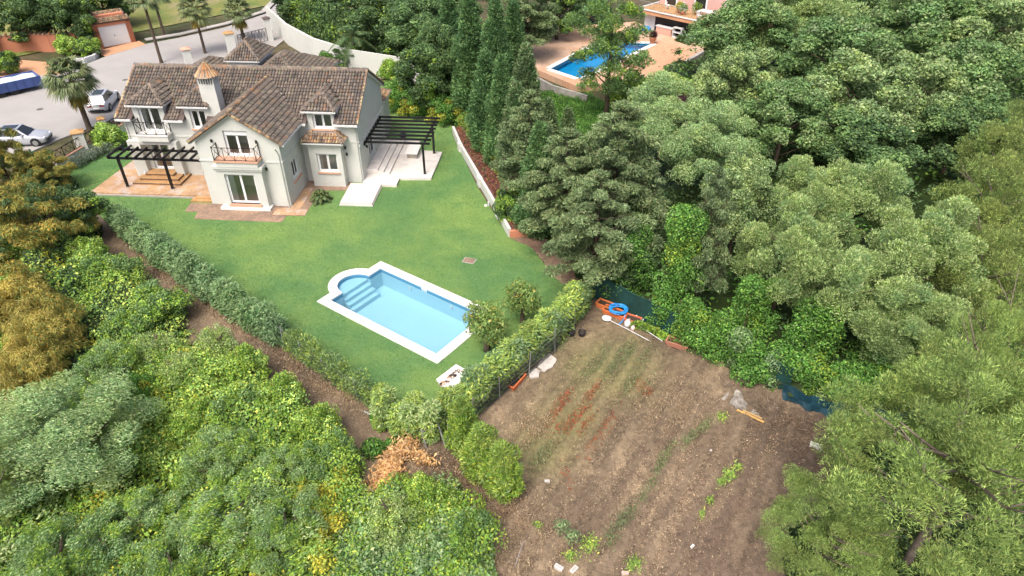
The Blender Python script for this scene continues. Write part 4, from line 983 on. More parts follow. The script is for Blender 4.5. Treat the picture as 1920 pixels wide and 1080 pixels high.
# --- trees. x, y, crown radius, height
G_ = 'trees of the wood beside the garden'
T = [
 # far hedge row behind the white boundary wall
 ('laurel', 'laurel_tree', 'dense dark evergreen at the road end of the white boundary wall', -26.97, 93.75, 4.49, 6.0, G_),
 ('laurel', 'laurel_tree', 'dense dark evergreen behind the white wall, over the date palm', -19.39, 88.74, 4.60, 7.0, G_),
 ('laurel', 'laurel_tree', 'dark evergreen overhanging the white wall above the roof end', -13.23, 78.01, 3.82, 7.5, G_),
 ('oak_c', 'oak_tree', 'dark leafy tree hanging over the last stretch of white wall', -9.17, 73.44, 4.17, 8.0, G_),
 ('oak_c', 'oak_tree', 'dark tree at the top edge between wall trees and cypresses', -13.26, 90.29, 4.97, 8.0, G_),
 ('laurel', 'laurel_tree', 'shady evergreen standing right behind the bar pergola corner', -7.80, 61.82, 2.68, 6.5, G_),
 # tall cypresses
 ('cypress_a', 'cypress_tree', 'tallest dark columnar cypress beyond the bar pergola', -3.65, 60.47, 1.97, 11.0, 'columnar cypresses'),
 ('cypress_a', 'cypress_tree', 'second columnar cypress, right shoulder of the tallest one', -1.37, 58.55, 1.92, 11.0, 'columnar cypresses'),
 ('cypress_a', 'cypress_tree', 'columnar cypress with its foot at the brick-red flower bed', -0.81, 50.14, 1.51, 9.0, 'columnar cypresses'),
 ('oak_c', 'oak_tree', 'dark spreading tree above the twin cypresses at the top edge', -6.90, 85.04, 4.70, 9.0, G_),
 ('cedar_b', 'cedar_tree', 'blue-grey drooping conifer above the neighbour pool terrace', 1.45, 77.27, 3.48, 9.0, G_),
 ('laurel', 'laurel_tree', 'dark hedge tree at the far end of the neighbour terrace', 5.38, 84.85, 3.48, 7.0, G_),
 ('laurel', 'laurel_tree', 'dark hedge tree at the top edge beside the open-crowned pine', 8.76, 95.22, 3.86, 6.0, G_),
 ('cypress_b', 'conifer_tree', 'grey-green pointed conifer in front of the neighbour terrace end', 1.06, 52.98, 1.70, 9.0, G_),
 ('cypress_b', 'conifer_tree', 'small pointed conifer on the grassy gap below the neighbour wall', 2.60, 48.01, 1.40, 6.5, G_),
 ('cypress_b', 'conifer_tree', 'slim grey conifer between the grassy gap and big cedar', 4.06, 47.61, 1.19, 6.0, G_),
 ('cedar_a', 'conifer_tree', 'dark full conifer above the round shrub in the flower bed', 1.15, 42.72, 2.34, 9.0, G_),
 ('cypress_a', 'cypress_tree', 'broad dark cypress against the foot of the flower bed wall', 1.73, 39.94, 1.56, 8.0, 'columnar cypresses'),
 ('cedar_b', 'cedar_tree', 'grey-green cedar leaning over the lawn edge', 3.26, 37.48, 2.77, 8.5, G_),
 ('cedar_a', 'cedar_tree', 'largest grey-green cedar in the middle of the wood', 6.09, 36.62, 3.36, 10.5, G_),
 ('cedar_b', 'cedar_tree', 'layered cedar over the green net corner', 4.76, 33.06, 2.53, 8.0, G_),
 ('pine_open', 'pine_tree', 'tall open-crowned pine in front of the neighbour pool', *(lambda x, y, h: (x, y, 3.7, h))(8.64, 60.52, 12.10), None),
 ('cedar_b', 'conifer_tree', 'slim dark conifer with bare brown trunk above the net fence', 10.12, 30.40, 1.48, 9.5, G_),
 ('willow_b', 'willow_tree', 'pale sage willow behind the largest cedar', 11.05, 47.29, 3.68, 8.0, G_),
 ('willow_b', 'willow_tree', 'pale sage willow to the side of the largest cedar', 13.73, 42.89, 3.43, 7.5, G_),
 ('oak_b', 'oak_tree', 'olive-green tree filling the gap below the sage willows', 13.46, 35.67, 2.38, 7.0, G_),
 ('cypress_a', 'cypress_tree', 'dark cypress behind the bar pergola, left shoulder of the tall ones', -5.73, 64.85, 1.99, 10.0, 'columnar cypresses'),
 ('cypress_a', 'cypress_tree', 'dark cypress at the end of the row, nearest the neighbour terrace', 0.10, 62.42, 1.84, 10.0, 'columnar cypresses'),
 ('cypress_a', 'cypress_tree', 'dark cypress filling the foot of the tall row', -2.05, 53.06, 1.71, 8.5, 'columnar cypresses'),
 ('cypress_b', 'conifer_tree', 'grey-green narrow conifer against the foot of the tall cypresses', 0.31, 47.24, 1.56, 8.0, G_),
 ('oak_c', 'oak_tree', 'dark leafy tree between the tall cypresses and the white wall', -6.59, 62.80, 2.69, 8.0, G_),
 # right-hand wood
 ('oak_a', 'oak_tree', 'pale green tree screening the neighbour balcony end', 22.69, 67.82, 5.16, 9.0, G_),
 ('oak_b', 'oak_tree', 'leafy tree below the one that screens the balcony', 18.63, 55.22, 3.51, 8.0, G_),
 ('willow_a', 'willow_tree', 'large billowing tree beside the balcony screen tree', 27.44, 69.34, 5.49, 10.0, G_),
 ('oak_a', 'oak_tree', 'billowing tree in the middle of the upper wood', 26.11, 55.59, 5.01, 10.0, G_),
 ('oak_b', 'oak_tree', 'rounded tree under the middle of the upper wood', 26.09, 48.88, 4.35, 9.0, G_),
 ('oak_c', 'oak_tree', 'darker tree against the top edge of the wood', 39.03, 76.98, 5.45, 9.0, G_),
 ('oak_a', 'oak_tree', 'full green tree near the top edge of the wood', 39.37, 66.52, 5.80, 10.0, G_),
 ('oak_b', 'oak_tree', 'full green tree on the far upper border of the wood', 43.92, 64.75, 5.43, 10.0, G_),
 ('oak_c', 'oak_tree', 'dark tree cut by the top corner of the picture', 56.96, 83.03, 5.82, 9.0, G_),
 ('oak_a', 'oak_tree', 'wide green tree in the upper wood, below the corner trees', 35.85, 52.28, 5.00, 9.0, G_),
 ('oak_b', 'oak_tree', 'round green tree over the shaded hollow', 31.34, 51.35, 3.71, 8.5, G_),
 ('oak_a', 'oak_tree', 'green tree standing over the purple shrub', 20.09, 48.03, 3.94, 7.5, G_),
 ('oak_c', 'oak_tree', 'shaded tree low in the middle of the wood', 24.60, 44.93, 4.16, 6.5, G_),
 ('oak_c', 'oak_tree', 'shaded tree below the wide green tree', 32.38, 46.78, 3.71, 6.5, G_),
 ('oak_c', 'oak_tree', 'dark tree top at the top edge behind the balcony', 38.21, 89.88, 4.94, 8.0, G_),
 ('willow_a', 'willow_tree', 'silvery olive tree, top middle of the silvery cluster', 19.96, 35.13, 2.96, 7.5, 'silvery olive-green trees'),
 ('willow_a', 'willow_tree', 'silvery olive tree, nearest the slim conifer', 14.18, 29.50, 2.48, 7.5, 'silvery olive-green trees'),
 ('willow_a', 'willow_tree', 'silvery olive tree, widest of the cluster, towards the yellow-green conifers', 21.09, 29.73, 3.05, 7.5, 'silvery olive-green trees'),
 ('willow_a', 'willow_tree', 'silvery olive tree, lowest of the cluster over the ivy', 16.67, 27.27, 2.51, 6.5, 'silvery olive-green trees'),
 ('willow_a', 'willow_tree', 'silvery olive tree, between the sage willows and the cluster', 16.99, 35.34, 2.36, 7.0, 'silvery olive-green trees'),
 ('willow_a', 'willow_tree', 'silvery olive tree, low beside the yellow-green pine', 19.14, 25.90, 2.33, 5.5, 'silvery olive-green trees'),
 ('casuarina_b', 'casuarina_tree', 'yellow-green feathery tree at the edge above the big pine', 27.76, 34.27, 3.05, 8.0, None),
 ('casuarina_b', 'casuarina_tree', 'dull olive feathery tree below the first at the edge', 23.97, 28.70, 2.72, 7.0, None),
 ('casuarina_b', 'casuarina_tree', 'thin feathery tree with grey twigs by the upper right', 33.44, 42.23, 2.85, 8.0, None),
 ('casuarina', 'casuarina_tree', 'huge bright feathery pine filling the bottom corner', 15.04, 15.09, 4.53, 9.5, None),
 ('casuarina', 'casuarina_tree', 'bright feathery pine behind the huge corner one', 18.68, 19.01, 3.08, 9.0, None),
 ('casuarina', 'casuarina_tree', 'lower feathery pine beside the bare plot end', 11.22, 14.76, 2.21, 4.8, None),
 # left thicket trees
 ('ochre', 'ochre_tree', 'big ochre-brown drooping tree beside the terrace lawn', -30.30, 36.44, 3.53, 5.3, None),
 ('ochre', 'ochre_tree', 'ochre tree in front of the parked silver car', -37.23, 45.82, 2.13, 5.5, None),
 ('ochre', 'ochre_tree', 'orange-tipped tree over the front garden wall', -34.64, 46.20, 1.98, 3.0, None),
 ('laurel', 'laurel_tree', 'dark green bushy tree between ochre tree and hedge', -28.73, 38.92, 1.92, 3.6, None),
 ('gold', 'golden_tree', 'golden weeping shrub, higher of the pair', -26.65, 29.36, 2.15, 4.0, 'golden weeping shrubs'),
 ('gold', 'golden_tree', 'golden weeping shrub with the widest spread', -23.83, 27.12, 1.91, 3.6, 'golden weeping shrubs'),
 ('gold', 'golden_tree', 'golden weeping shrub, lowest and nearest the grey willow', -23.30, 24.72, 1.68, 3.2, 'golden weeping shrubs'),
 ('willow_b', 'willow_tree', 'large blue-grey willow in the thicket', -18.22, 19.18, 3.18, 5.0, None),
 ('bushsage', 'willow_shrub', 'silver-grey willow shrub surrounded by bright bramble', -12.00, 19.08, 1.91, 2.6, 'silvery willow shrubs'),
 ('bushsage', 'willow_shrub', 'silver-grey willow shrub nearest the yellow bramble strip', -9.20, 18.60, 1.44, 2.4, 'silvery willow shrubs'),
 ('bushsage', 'willow_shrub', 'silvery shrub leaning in the wind, lowest middle', -10.88, 16.09, 2.05, 2.6, 'silvery willow shrubs'),
 ('bushsage', 'willow_shrub', 'silvery shrub at the bottom edge beside the bramble', -8.57, 15.81, 1.84, 2.4, 'silvery willow shrubs'),
 ('bushsage', 'willow_shrub', 'silvery shrub under the blue-grey willow', -14.56, 16.01, 1.74, 2.5, 'silvery willow shrubs'),
 ('bushsage', 'willow_shrub', 'silvery shrub cut by the bottom edge', -12.14, 14.04, 1.93, 2.4, 'silvery willow shrubs'),
 ('bushsage', 'willow_shrub', 'dull green shrub in the bottom corner', -16.27, 14.34, 2.13, 2.8, 'silvery willow shrubs'),
 ('casuarina_b', 'dry_tree', 'brownish thin tree at the edge of the grey willow', -19.73, 16.97, 1.14, 4.5, None),
 ('bushsage', 'willow_shrub', 'pale shrub above the blue-grey willow', -19.27, 24.56, 1.94, 2.8, 'silvery willow shrubs'),
 ('yellowbush', 'yellow_shrub', 'yellow-flowering shrub among the bright bramble', -17.56, 23.40, 0.88, 2.2, None),
 ('olivebush', 'thicket_shrub', 'pale olive shrub, nearest the golden weeping shrubs', -20.06, 25.13, 1.25, 2.1, 'shrubs of the bramble thicket'),
 ('olivebush', 'thicket_shrub', 'pale olive shrub with a domed top above the yellow-flowering one', -18.14, 26.21, 1.35, 2.1, 'shrubs of the bramble thicket'),
 ('olivebush', 'thicket_shrub', 'pale olive shrub on the crest of the thicket', -16.16, 24.94, 1.18, 2.1, 'shrubs of the bramble thicket'),
 ('olivebush', 'thicket_shrub', 'pale olive shrub, rightmost of the olive group by the path', -15.22, 26.74, 1.17, 2.1, 'shrubs of the bramble thicket'),
 ('limebush', 'thicket_shrub', 'lime shrub at the shoulder of the dry path bend', -13.39, 25.32, 1.19, 2.1, 'shrubs of the bramble thicket'),
 ('limebush', 'thicket_shrub', 'lime shrub midway down the bright bank', -11.09, 23.27, 1.20, 2.1, 'shrubs of the bramble thicket'),
 ('limebush', 'thicket_shrub', 'lime shrub low on the bright bank by the path', -8.89, 21.41, 1.08, 2.1, 'shrubs of the bramble thicket'),
 ('greenbush', 'thicket_shrub', 'mid-green shrub high in the dark bramble thicket', -24.10, 33.82, 1.60, 2.1, 'shrubs of the bramble thicket'),
 ('greenbush', 'thicket_shrub', 'mid-green shrub against the path in the dark thicket', -19.92, 30.38, 1.64, 2.1, 'shrubs of the bramble thicket'),
 ('greenbush', 'thicket_shrub', 'dark-hearted shrub below the mid-green pair', -20.16, 28.26, 1.35, 2.1, 'shrubs of the bramble thicket'),
 ('limebush', 'thicket_shrub', 'yellowish shrub at the top of the thicket', -26.27, 35.59, 1.32, 2.1, 'shrubs of the bramble thicket'),
 ('greenbush', 'thicket_shrub', 'green shrub in the middle of the bright bank', -12.82, 22.41, 1.29, 2.1, 'shrubs of the bramble thicket'),
 ('limebush', 'thicket_shrub', 'lime shrub between the silver shrubs and bright bank', -14.30, 21.74, 1.09, 2.1, 'shrubs of the bramble thicket'),
 ('greenbush', 'thicket_shrub', 'green shrub beside the dried orange fern', -7.32, 19.58, 0.91, 2.1, 'shrubs of the bramble thicket'),
 ('greenbush', 'thicket_shrub', 'green shrub above the yellow bramble strip', -8.10, 19.00, 0.96, 2.1, 'shrubs of the bramble thicket'),
 ('limebush', 'thicket_shrub', 'lime shrub at the head of the bottom bramble patch', -3.45, 17.51, 0.97, 2.1, 'shrubs of the bramble thicket'),
 ('greenbush', 'thicket_shrub', 'green shrub on the edge of the bare plot', -1.64, 15.91, 0.87, 2.1, 'shrubs of the bramble thicket'),
 ('olivebush', 'thicket_shrub', 'grey-green shrub in the bottom bramble patch', -4.58, 16.39, 1.15, 2.1, 'shrubs of the bramble thicket'),
 # shrubs and small trees of the garden
 ('citrus', 'citrus_tree', 'small citrus tree at the pool corner', -1.34, 27.88, 1.32, 3.0, None),
 ('citrus', 'citrus_tree', 'smaller citrus tree near the hedge end', 0.58, 30.10, 1.10, 2.9, None),
 ('round', 'round_shrub', 'round clipped shrub at the end of the flower bed', -0.07, 41.69, 1.25, 2.3, None),
 ('bush', 'shrub', 'pale green shrub at the foot of the first palm', -34.04, 54.22, 1.39, 2.0, None),
 ('purple', 'purple_shrub', 'dark purple-leaved shrub beside the neighbour hedge', 16.18, 58.99, 1.67, 3.6, None),
 ('bush', 'shrub', 'rounded green shrub under the neighbour terrace wall', 14.76, 63.97, 2.80, 3.0, None),
 ('yellowbush', 'yellow_shrub', 'yellow-green shrub behind the villa gable', -10.88, 63.37, 1.77, 2.6, 'yellow-green shrubs at the lawn end'),
 ('yellowbush', 'yellow_shrub', 'yellow-green shrub with a pale flower head by the lawn end', -8.91, 61.67, 1.73, 2.6, 'yellow-green shrubs at the lawn end'),
 ('yellowbush', 'yellow_shrub', 'yellow-green shrub at the far end of the flower bed', -6.30, 59.92, 1.60, 2.4, 'yellow-green shrubs at the lawn end'),
 ('yellowbush', 'yellow_shrub', 'orange-yellow shrub beside the grey rear roof', -20.06, 74.29, 1.04, 2.2, None),
 ('laurel', 'laurel_bush', 'dark bush under the date palm by the white wall', -17.79, 75.52, 1.75, 2.6, None),
 ('bush', 'shrub', 'wispy bush on the far side of the ridge end', -12.58, 71.59, 1.40, 2.2, None),
 ('young', 'young_cypress', 'bright young cypress at the hedge corner, taller of two', -2.16, 20.90, 0.77, 3.2, 'bright young cypresses outside the fence corner'),
 ('young', 'young_cypress', 'bright young cypress lower down by the bare plot', -1.24, 19.48, 0.90, 3.0, 'bright young cypresses outside the fence corner'),
 ('young', 'young_cypress', 'bright young cypress closest to the bottom of the plot', -0.40, 18.71, 0.89, 2.8, 'bright young cypresses outside the fence corner'),
 ('bush', 'shrub', 'low bright shrub beside the leaning fence posts', -6.17, 22.31, 0.40, 0.9, None),
 ('oak_c', 'dark_tree', 'dark street tree behind the orange garage, first of the row', -54.03, 83.41, 3.44, 6.5, 'tall dark hedge behind the orange wall'),
 ('laurel', 'dark_tree', 'dark hedge tree at the top corner over the orange wall', -57.47, 83.41, 3.44, 6.5, 'tall dark hedge behind the orange wall'),
 ('laurel', 'dark_tree', 'dark hedge tree touching the orange garage', -51.21, 83.22, 2.50, 6.0, 'tall dark hedge behind the orange wall'),
 ('laurel', 'dark_tree', 'dark hedge tree behind the garage roof', -52.54, 92.31, 3.75, 6.0, 'tall dark hedge behind the orange wall'),
 ('round', 'round_shrub', 'clipped round bush beside the blue trailer', -54.30, 73.41, 1.43, 2.4, None),
 ('round', 'round_shrub', 'reddish rough bush on the white kerb by the garage', -48.93, 80.29, 1.54, 1.8, None),
 ('bush', 'shrub', 'green bush behind the first palm crown', -51.50, 80.58, 1.42, 2.0, None),
]
for sp, nm, lb, x, y, r, h, gr in T: plant(sp, nm, lb, {'s': 'shrub'}.get(nm[0] if nm.endswith('shrub') or nm.endswith('bush') else '', 'shrub' if ('shrub' in nm or 'bush' in nm) else 'tree'), x, y, r, h, group=gr)

# ------------------------------------------------------------ hedges, ivy, bramble: leaves over lumpy volumes
def lumps_along(path, w_, h, step, seed, r=.55, z0=.1, hv=.15):
    """puff rows for a hedge that follows a path"""
    rr = random.Random(seed); out = []
    for (a, b) in zip(path, path[1:]):
        a = Vector(a); b = Vector(b); d = b-a; L = d.length; d.normalize(); nn = Vector((-d.y, d.x)); k = max(1, int(L/step))
        for j in range(k):
            p = a+(b-a)*((j+rr.random()*.6)/k); hh = h*(1+rr.uniform(-hv, hv))
            for z in np.arange(z0+r*.5, hh-r*.3, r*.8):
                for s in ((-1, 1) if w_ > .5 else (0,)):
                    q = p+nn*s*(w_/2-r*.55)*rr.uniform(.6, 1.25); out.append((q.x, q.y, z, r*rr.uniform(.75, 1.2), .95))
            q = p+nn*rr.uniform(-.3, .3)*w_; out.append((q.x, q.y, hh-r*.3, r*rr.uniform(.7, 1.1), .8))
    return out
def hedge(name, label, cat, path, w_, h, n, pal, seed, L=.24, W=.07, mode='flat', pal2=None, mix2=0., r=.55, step=.5, hv=.15, kind=None, stems=True, group=None):
    root = tag(empty(name, (path[0][0], path[0][1], 0)), label, cat, group, kind)
    loc = [(p[0]-path[0][0], p[1]-path[0][1]) for p in path]
    crown_mesh('foliage', lumps_along(loc, w_, h, step, seed, r, hv=hv), n, L, W, pal, seed, mode, .1, root, pal2, mix2, up=.1)
    if stems:
        g = MB(); rr = random.Random(seed)
        for a, b in zip(loc, loc[1:]):
            a = Vector(a); b = Vector(b); k = max(1, int((b-a).length/.9))
            for j in range(k):
                p = a+(b-a)*(j+.5)/k; g.tube([(p.x, p.y, -.1), (p.x+rr.uniform(-.1, .1), p.y+rr.uniform(-.1, .1), h*.8)], [.05, .02], 6)
        st = g.build('stems', M['palebark'], root); st['kind'] = 'stuff'
    return root
hedge('cypress_hedge', 'long blue-green cypress hedge along the dry path, from terrace lawn to the wire fence', 'hedge', [(-27.0, 40.8), (-25.3, 39.0), (-21.6, 35.9), (-17.3, 32.2), (-14.3, 29.7), (-12.3, 28.3)], 0.9, 1.75, 56000, 'hedge', 201, L=.22, W=.065, r=.55, pal2='cypress', mix2=.12)
hedge('cypress_hedge', 'clipped bright green hedge from the pool-side corner up to the net fence', 'hedge', [(-3.1, 22.5), (-1.5, 24.3), (.6, 26.9), (2.2, 28.9), (3.4, 30.7), (4.2, 32.0)], 0.9, 1.75, 50000, 'hedge2', 202, L=.24, W=.07, r=.5, pal2='hedge', mix2=.35)
hedge('corner_hedge', 'yellow-green straggly hedge closing the bottom corner of the lawn', 'hedge', [(-5.9, 22.6), (-4.6, 22.0), (-3.3, 21.7)], 1.0, 1.75, 13000, 'hedge2', 203, L=.22, W=.06, r=.42, pal2='olive', mix2=.4, hv=.3)
hedge('climber', 'thin yellow-tipped climber growing through the wire fence', 'climber', [(-12.0, 28.0), (-9.8, 26.2), (-7.6, 24.4), (-5.9, 23.0)], .55, 1.5, 20000, 'hedge', 204, L=.16, W=.045, r=.34, pal2='hedge2', mix2=.5, hv=.3, step=.35, mode='spray', stems=False)
hedge('lavender_row', 'grey-green low shrubs along the front wall by the lawn', 'shrub', [(-35.07, 49.96), (-34.60, 51.75), (-33.82, 53.32), (-33.27, 54.74)], .8, .75, 6500, 'grey', 205, L=.16, W=.05, r=.33, mode='spray', stems=False)
hedge('yellow_hedge', 'yellow-green hedge strip between the flower bed and the cypresses', 'hedge', [(-5.0, 60), (-3.4, 56.3), (-1.2, 49.5), (.5, 45.0), (1.0, 42.5)], .9, 1.15, 15000, 'yellow', 206, L=.18, W=.08, r=.42, mode='leaf', pal2='ivy', mix2=.4, hv=.3)
hedge('boundary_hedge', 'tall dark hedge hanging over the far boundary wall', 'hedge', [(-31, 99), (-26.5, 90), (-21.5, 83.5), (-16, 79), (-10.5, 76), (-6, 75)], 2.2, 3.9, 42000, 'dark', 207, L=.32, W=.15, r=.95, mode='leaf', pal2='bright', mix2=.16, hv=.3, step=.9)
hedge('neighbour_hedge', 'green hedge below the neighbour terrace kerb', 'hedge', [(9.95, 65.21), (13.64, 67.00), (17.28, 65.21), (18.39, 61.04)], 2.0, 1.7, 16000, 'bright', 208, L=.26, W=.13, r=.7, mode='leaf', pal2='dark', mix2=.35, hv=.3, step=.8)

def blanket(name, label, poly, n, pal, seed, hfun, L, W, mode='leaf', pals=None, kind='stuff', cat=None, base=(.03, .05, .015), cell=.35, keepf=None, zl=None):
    """leaves over a lumpy height surface, over a plain sheet coloured dark for the shade in their gaps"""
    r = np.random.default_rng(seed); P = np.array(poly); lo, hi = P.min(0), P.max(0)
    xs = np.arange(lo[0], hi[0], cell); ys = np.arange(lo[1], hi[1], cell); X, Y = np.meshgrid(xs, ys); Z = hfun(X, Y)-.12
    idx = np.arange(X.size).reshape(X.shape); F = np.stack([idx[:-1, :-1], idx[:-1, 1:], idx[1:, 1:], idx[1:, :-1]], -1).reshape(-1, 4)
    cen = np.stack([X[:-1, :-1].ravel()+cell/2, Y[:-1, :-1].ravel()+cell/2], 1); kp = inpoly(cen, poly)
    V1 = np.stack([X.ravel(), Y.ravel(), Z.ravel()], 1); F1 = F[kp]
    m = int(n*1.0); pts = np.stack([r.uniform(lo[0], hi[0], m*3), r.uniform(lo[1], hi[1], m*3)], 1); pts = pts[inpoly(pts, poly)][:m]
    x, y = pts[:, 0], pts[:, 1]; z = hfun(x, y); e = .12
    N = unit(np.stack([-(hfun(x+e, y)-z)/e, -(hfun(x, y+e)-z)/e, np.ones(len(x))], 1))
    z = z+(r.random(len(x))**2)*.28-.12; k = len(x)
    if mode == 'leaf': Nn = unit(N*.6+r.normal(size=(k, 3))*.42); A = unit(np.cross(Nn, r.normal(size=(k, 3))))
    else: A = unit(N*.7+r.normal(size=(k, 3))*.5); Nn = unit(r.normal(size=(k, 3)))
    V, Fq = leafquads(np.stack([x, y, z], 1), A, Nn, L*(.6+.8*r.random(k)), W*(.6+.8*r.random(k)))
    col = leafcols(k, pal, r)
    if pals:
        for (p2, s, th, sd, mx) in pals:
            w2 = (fbm(x, y, s, sd)+(r.random(k)-.5)*.16) > th; w2 &= r.random(k) < mx; col[w2] = leafcols(int(w2.sum()), p2, r)
    cb = np.tile(np.array(base), (len(F1), 1))*(.7+.6*r.random(len(F1)))[:, None]  # underlying sheet coloured dark, standing for shade between the leaves
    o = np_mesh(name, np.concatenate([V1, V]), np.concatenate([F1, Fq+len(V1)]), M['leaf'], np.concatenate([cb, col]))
    return tag(o, label, cat, None, kind)
def mound(s, h, base=.2, sd=0, pw=1.0): return lambda x, y: base+h*np.clip((fbm(x, y, s, sd)-.22)/.5, 0, 1.2)**pw+.16*h*vnoise(x, y, s*5, sd+4)
def edged(f, poly, width):
    P = np.array(poly)
    def g(x, y):
        x = np.asarray(x, float); y = np.asarray(y, float); d = np.full(x.shape, 1e9)
        for i in range(len(P)):
            a, b = P[i], P[(i+1) % len(P)]; ab = b-a; t = np.clip(((x-a[0])*ab[0]+(y-a[1])*ab[1])/(ab@ab), 0, 1)
            d = np.minimum(d, np.hypot(x-a[0]-ab[0]*t, y-a[1]-ab[1]*t))
        q = np.clip(d/width, 0, 1); return f(x, y)*np.sqrt(q)
    return g
# thicket of bramble left of the dry path (several kinds of growth side by side)
pA = [(-25.26, 36.13), (-21.05, 32.93), (-17.75, 28.91), (-18.04, 28.64), (-19.88, 26.90), (-22.66, 25.29), (-26.54, 23.79), (-33.18, 32.56), (-31.47, 37.86), (-29.37, 39.89)]
blanket('bramble', 'dark and light green bramble thicket between the ochre trees and the dry path', pA, 22000, 'thicket', 301, edged(mound(.45, 1.5, .35, 3), pA, 1.4), .17, .11, pals=[('bright', .4, .5, 5, .7), ('dark', .3, .56, 7, .6), ('yellow', .5, .62, 9, .6)], cat='bramble')
pB = [(-17.46, 28.24), (-14.87, 26.10), (-12.20, 24.42), (-9.47, 22.29), (-7.69, 20.21), (-6.13, 18.51), (-5.97, 17.65), (-7.73, 16.64), (-12.38, 17.65), (-16.44, 19.29), (-20.36, 22.39), (-19.97, 26.48)]
blanket('bramble', 'bright yellow-green bramble bank along the middle of the dry path', pB, 34000, 'thicket', 302, edged(mound(.5, 1.3, .45, 13), pB, 1.3), .15, .10, pals=[('bright', .5, .48, 15, .8), ('yellow', .35, .62, 19, .5)], cat='bramble')
pC = [(-5.93, 17.86), (-4.40, 18.81), (-2.35, 18.53), (-0.96, 16.66), (-0.61, 14.78), (-1.14, 12.73), (-7.50, 12.35), (-8.47, 16.15), (-7.13, 17.91)]
blanket('bramble', 'soft green bramble patch at the bottom edge next to the bare plot', pC, 34000, 'sage', 303, edged(mound(.6, .9, .3, 23), pC, 1.0), .15, .09, pals=[('bright', .6, .5, 25, .8), ('thicket', .5, .56, 27, .7)], cat='bramble')
pD = [(-30.18, 23.79), (-21.08, 23.79), (-15.78, 20.47), (-7.96, 17.65), (-6.40, 14.35), (-6.34, 10.59), (-20.44, 10.59)]
blanket('undergrowth', 'tangled green undergrowth beneath the silvery willow shrubs', pD, 42000, 'bright', 304, edged(mound(.5, 1.0, .3, 33), pD, 1.0), .16, .10, pals=[('thicket', .4, .5, 35, .8), ('dark', .4, .56, 37, .5), ('yellow', .4, .62, 39, .7)], cat='undergrowth')
pE = [(-39.81, 32.56), (-36.99, 39.89), (-40.02, 52.79), (-35.73, 49.76), (-31.74, 45.26), (-27.74, 39.89), (-27.99, 37.22), (-30.73, 35.97), (-29.09, 29.56)]
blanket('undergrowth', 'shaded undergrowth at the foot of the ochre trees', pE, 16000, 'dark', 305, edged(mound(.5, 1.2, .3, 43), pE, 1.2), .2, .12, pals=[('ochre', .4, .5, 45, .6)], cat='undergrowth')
pY = [(-10.15, 19.15), (-9.01, 20.17), (-6.48, 19.29), (-6.92, 16.89), (-6.09, 14.78), (-7.11, 13.93), (-8.53, 16.39)]
blanket('bramble', 'strip of yellow-leaved bramble winding down to the bottom edge', pY, 9000, 'yellow', 306, edged(mound(.8, 1.1, .75, 53), pY, .8), .15, .10, pals=[('bright', .8, .5, 55, .6)], cat='bramble')
# floor of the wood
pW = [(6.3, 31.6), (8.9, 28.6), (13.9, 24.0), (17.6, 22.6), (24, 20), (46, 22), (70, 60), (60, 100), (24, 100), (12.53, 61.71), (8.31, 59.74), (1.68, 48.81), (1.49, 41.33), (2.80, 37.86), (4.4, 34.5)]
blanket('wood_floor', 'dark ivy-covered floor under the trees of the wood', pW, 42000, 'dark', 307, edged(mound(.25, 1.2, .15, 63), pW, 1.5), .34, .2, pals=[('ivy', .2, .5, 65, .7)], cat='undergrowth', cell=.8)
pP = [(10.98, 16.39), (12.90, 18.45), (15.55, 21.09), (18.57, 23.43), (27.47, 26.08), (31.03, 19.29), (21.09, 7.63), (7.55, 7.63)]
blanket('undergrowth', 'undergrowth coloured dark for the shade beneath the big feathery pines', pP, 16000, 'dark', 309, edged(mound(.4, .9, .1, 83), pP, 1.0), .2, .1, pals=[('pine', .4, .5, 85, .6)], cat='undergrowth')  # blanket added here; shade under the pines is put into its dark colour
# grassy gap below the neighbour wall
pG = [(1.34, 67.46), (6.93, 66.69), (10.53, 61.71), (8.45, 52.79), (5.18, 50.74), (2.22, 52.79), (0.00, 59.74)]
blanket('long_grass', 'bright long grass on the slope below the neighbour wall', pG, 16000, 'ivy', 308, mound(.5, .5, .1, 73), .34, .05, mode='spray', cat='grass', base=(.05, .11, .02))

def mounds(name, label, poly, npf, n, pal, seed, rr_=(.35, .85), zz=(.3, 1.5), pal2='bright', mix2=.3, L=.12, W=.075, mode='leaf', cat='bramble'):
    r = np.random.default_rng(seed); P = np.array(poly); lo, hi = P.min(0), P.max(0); pts = np.stack([r.uniform(lo[0], hi[0], npf*4), r.uniform(lo[1], hi[1], npf*4)], 1)
    pts = pts[inpoly(pts, poly)][:npf]; hgt = fbm(pts[:, 0], pts[:, 1], .5, seed % 17)
    pf = [(x, y, zz[0]+(zz[1]-zz[0])*float(np.clip((h_-.25)/.5, 0, 1)), float(rr_[0]+(rr_[1]-rr_[0])*q), .8) for (x, y), h_, q in zip(pts, hgt, r.random(len(pts)))]
    return tag(crown_mesh(name, pf, n, L, W, pal, seed, mode, .05, None, pal2, mix2, up=.45), label, cat, None, 'stuff')
mounds('bramble', 'tumbled heads of bramble on the thicket between ochre trees and dry path', pA, 260, 46000, 'bright', 321, pal2='thicket', mix2=.5)
mounds('bramble', 'tumbled sunny heads of the yellow-green bramble bank', pB, 280, 60000, 'thicket', 322, zz=(.4, 1.5), pal2='bright', mix2=.35)
mounds('bramble', 'tumbled soft heads of the bramble patch at the bottom edge', pC, 150, 34000, 'sage', 323, zz=(.2, 1.0), pal2='bright', mix2=.5, W=.085)
mounds('undergrowth', 'feathery scrub heads among the silvery willow shrubs', pD, 230, 46000, 'olive', 324, zz=(.4, 1.6), pal2='bright', mix2=.4, W=.06, mode='wind', L=.18, cat='undergrowth')
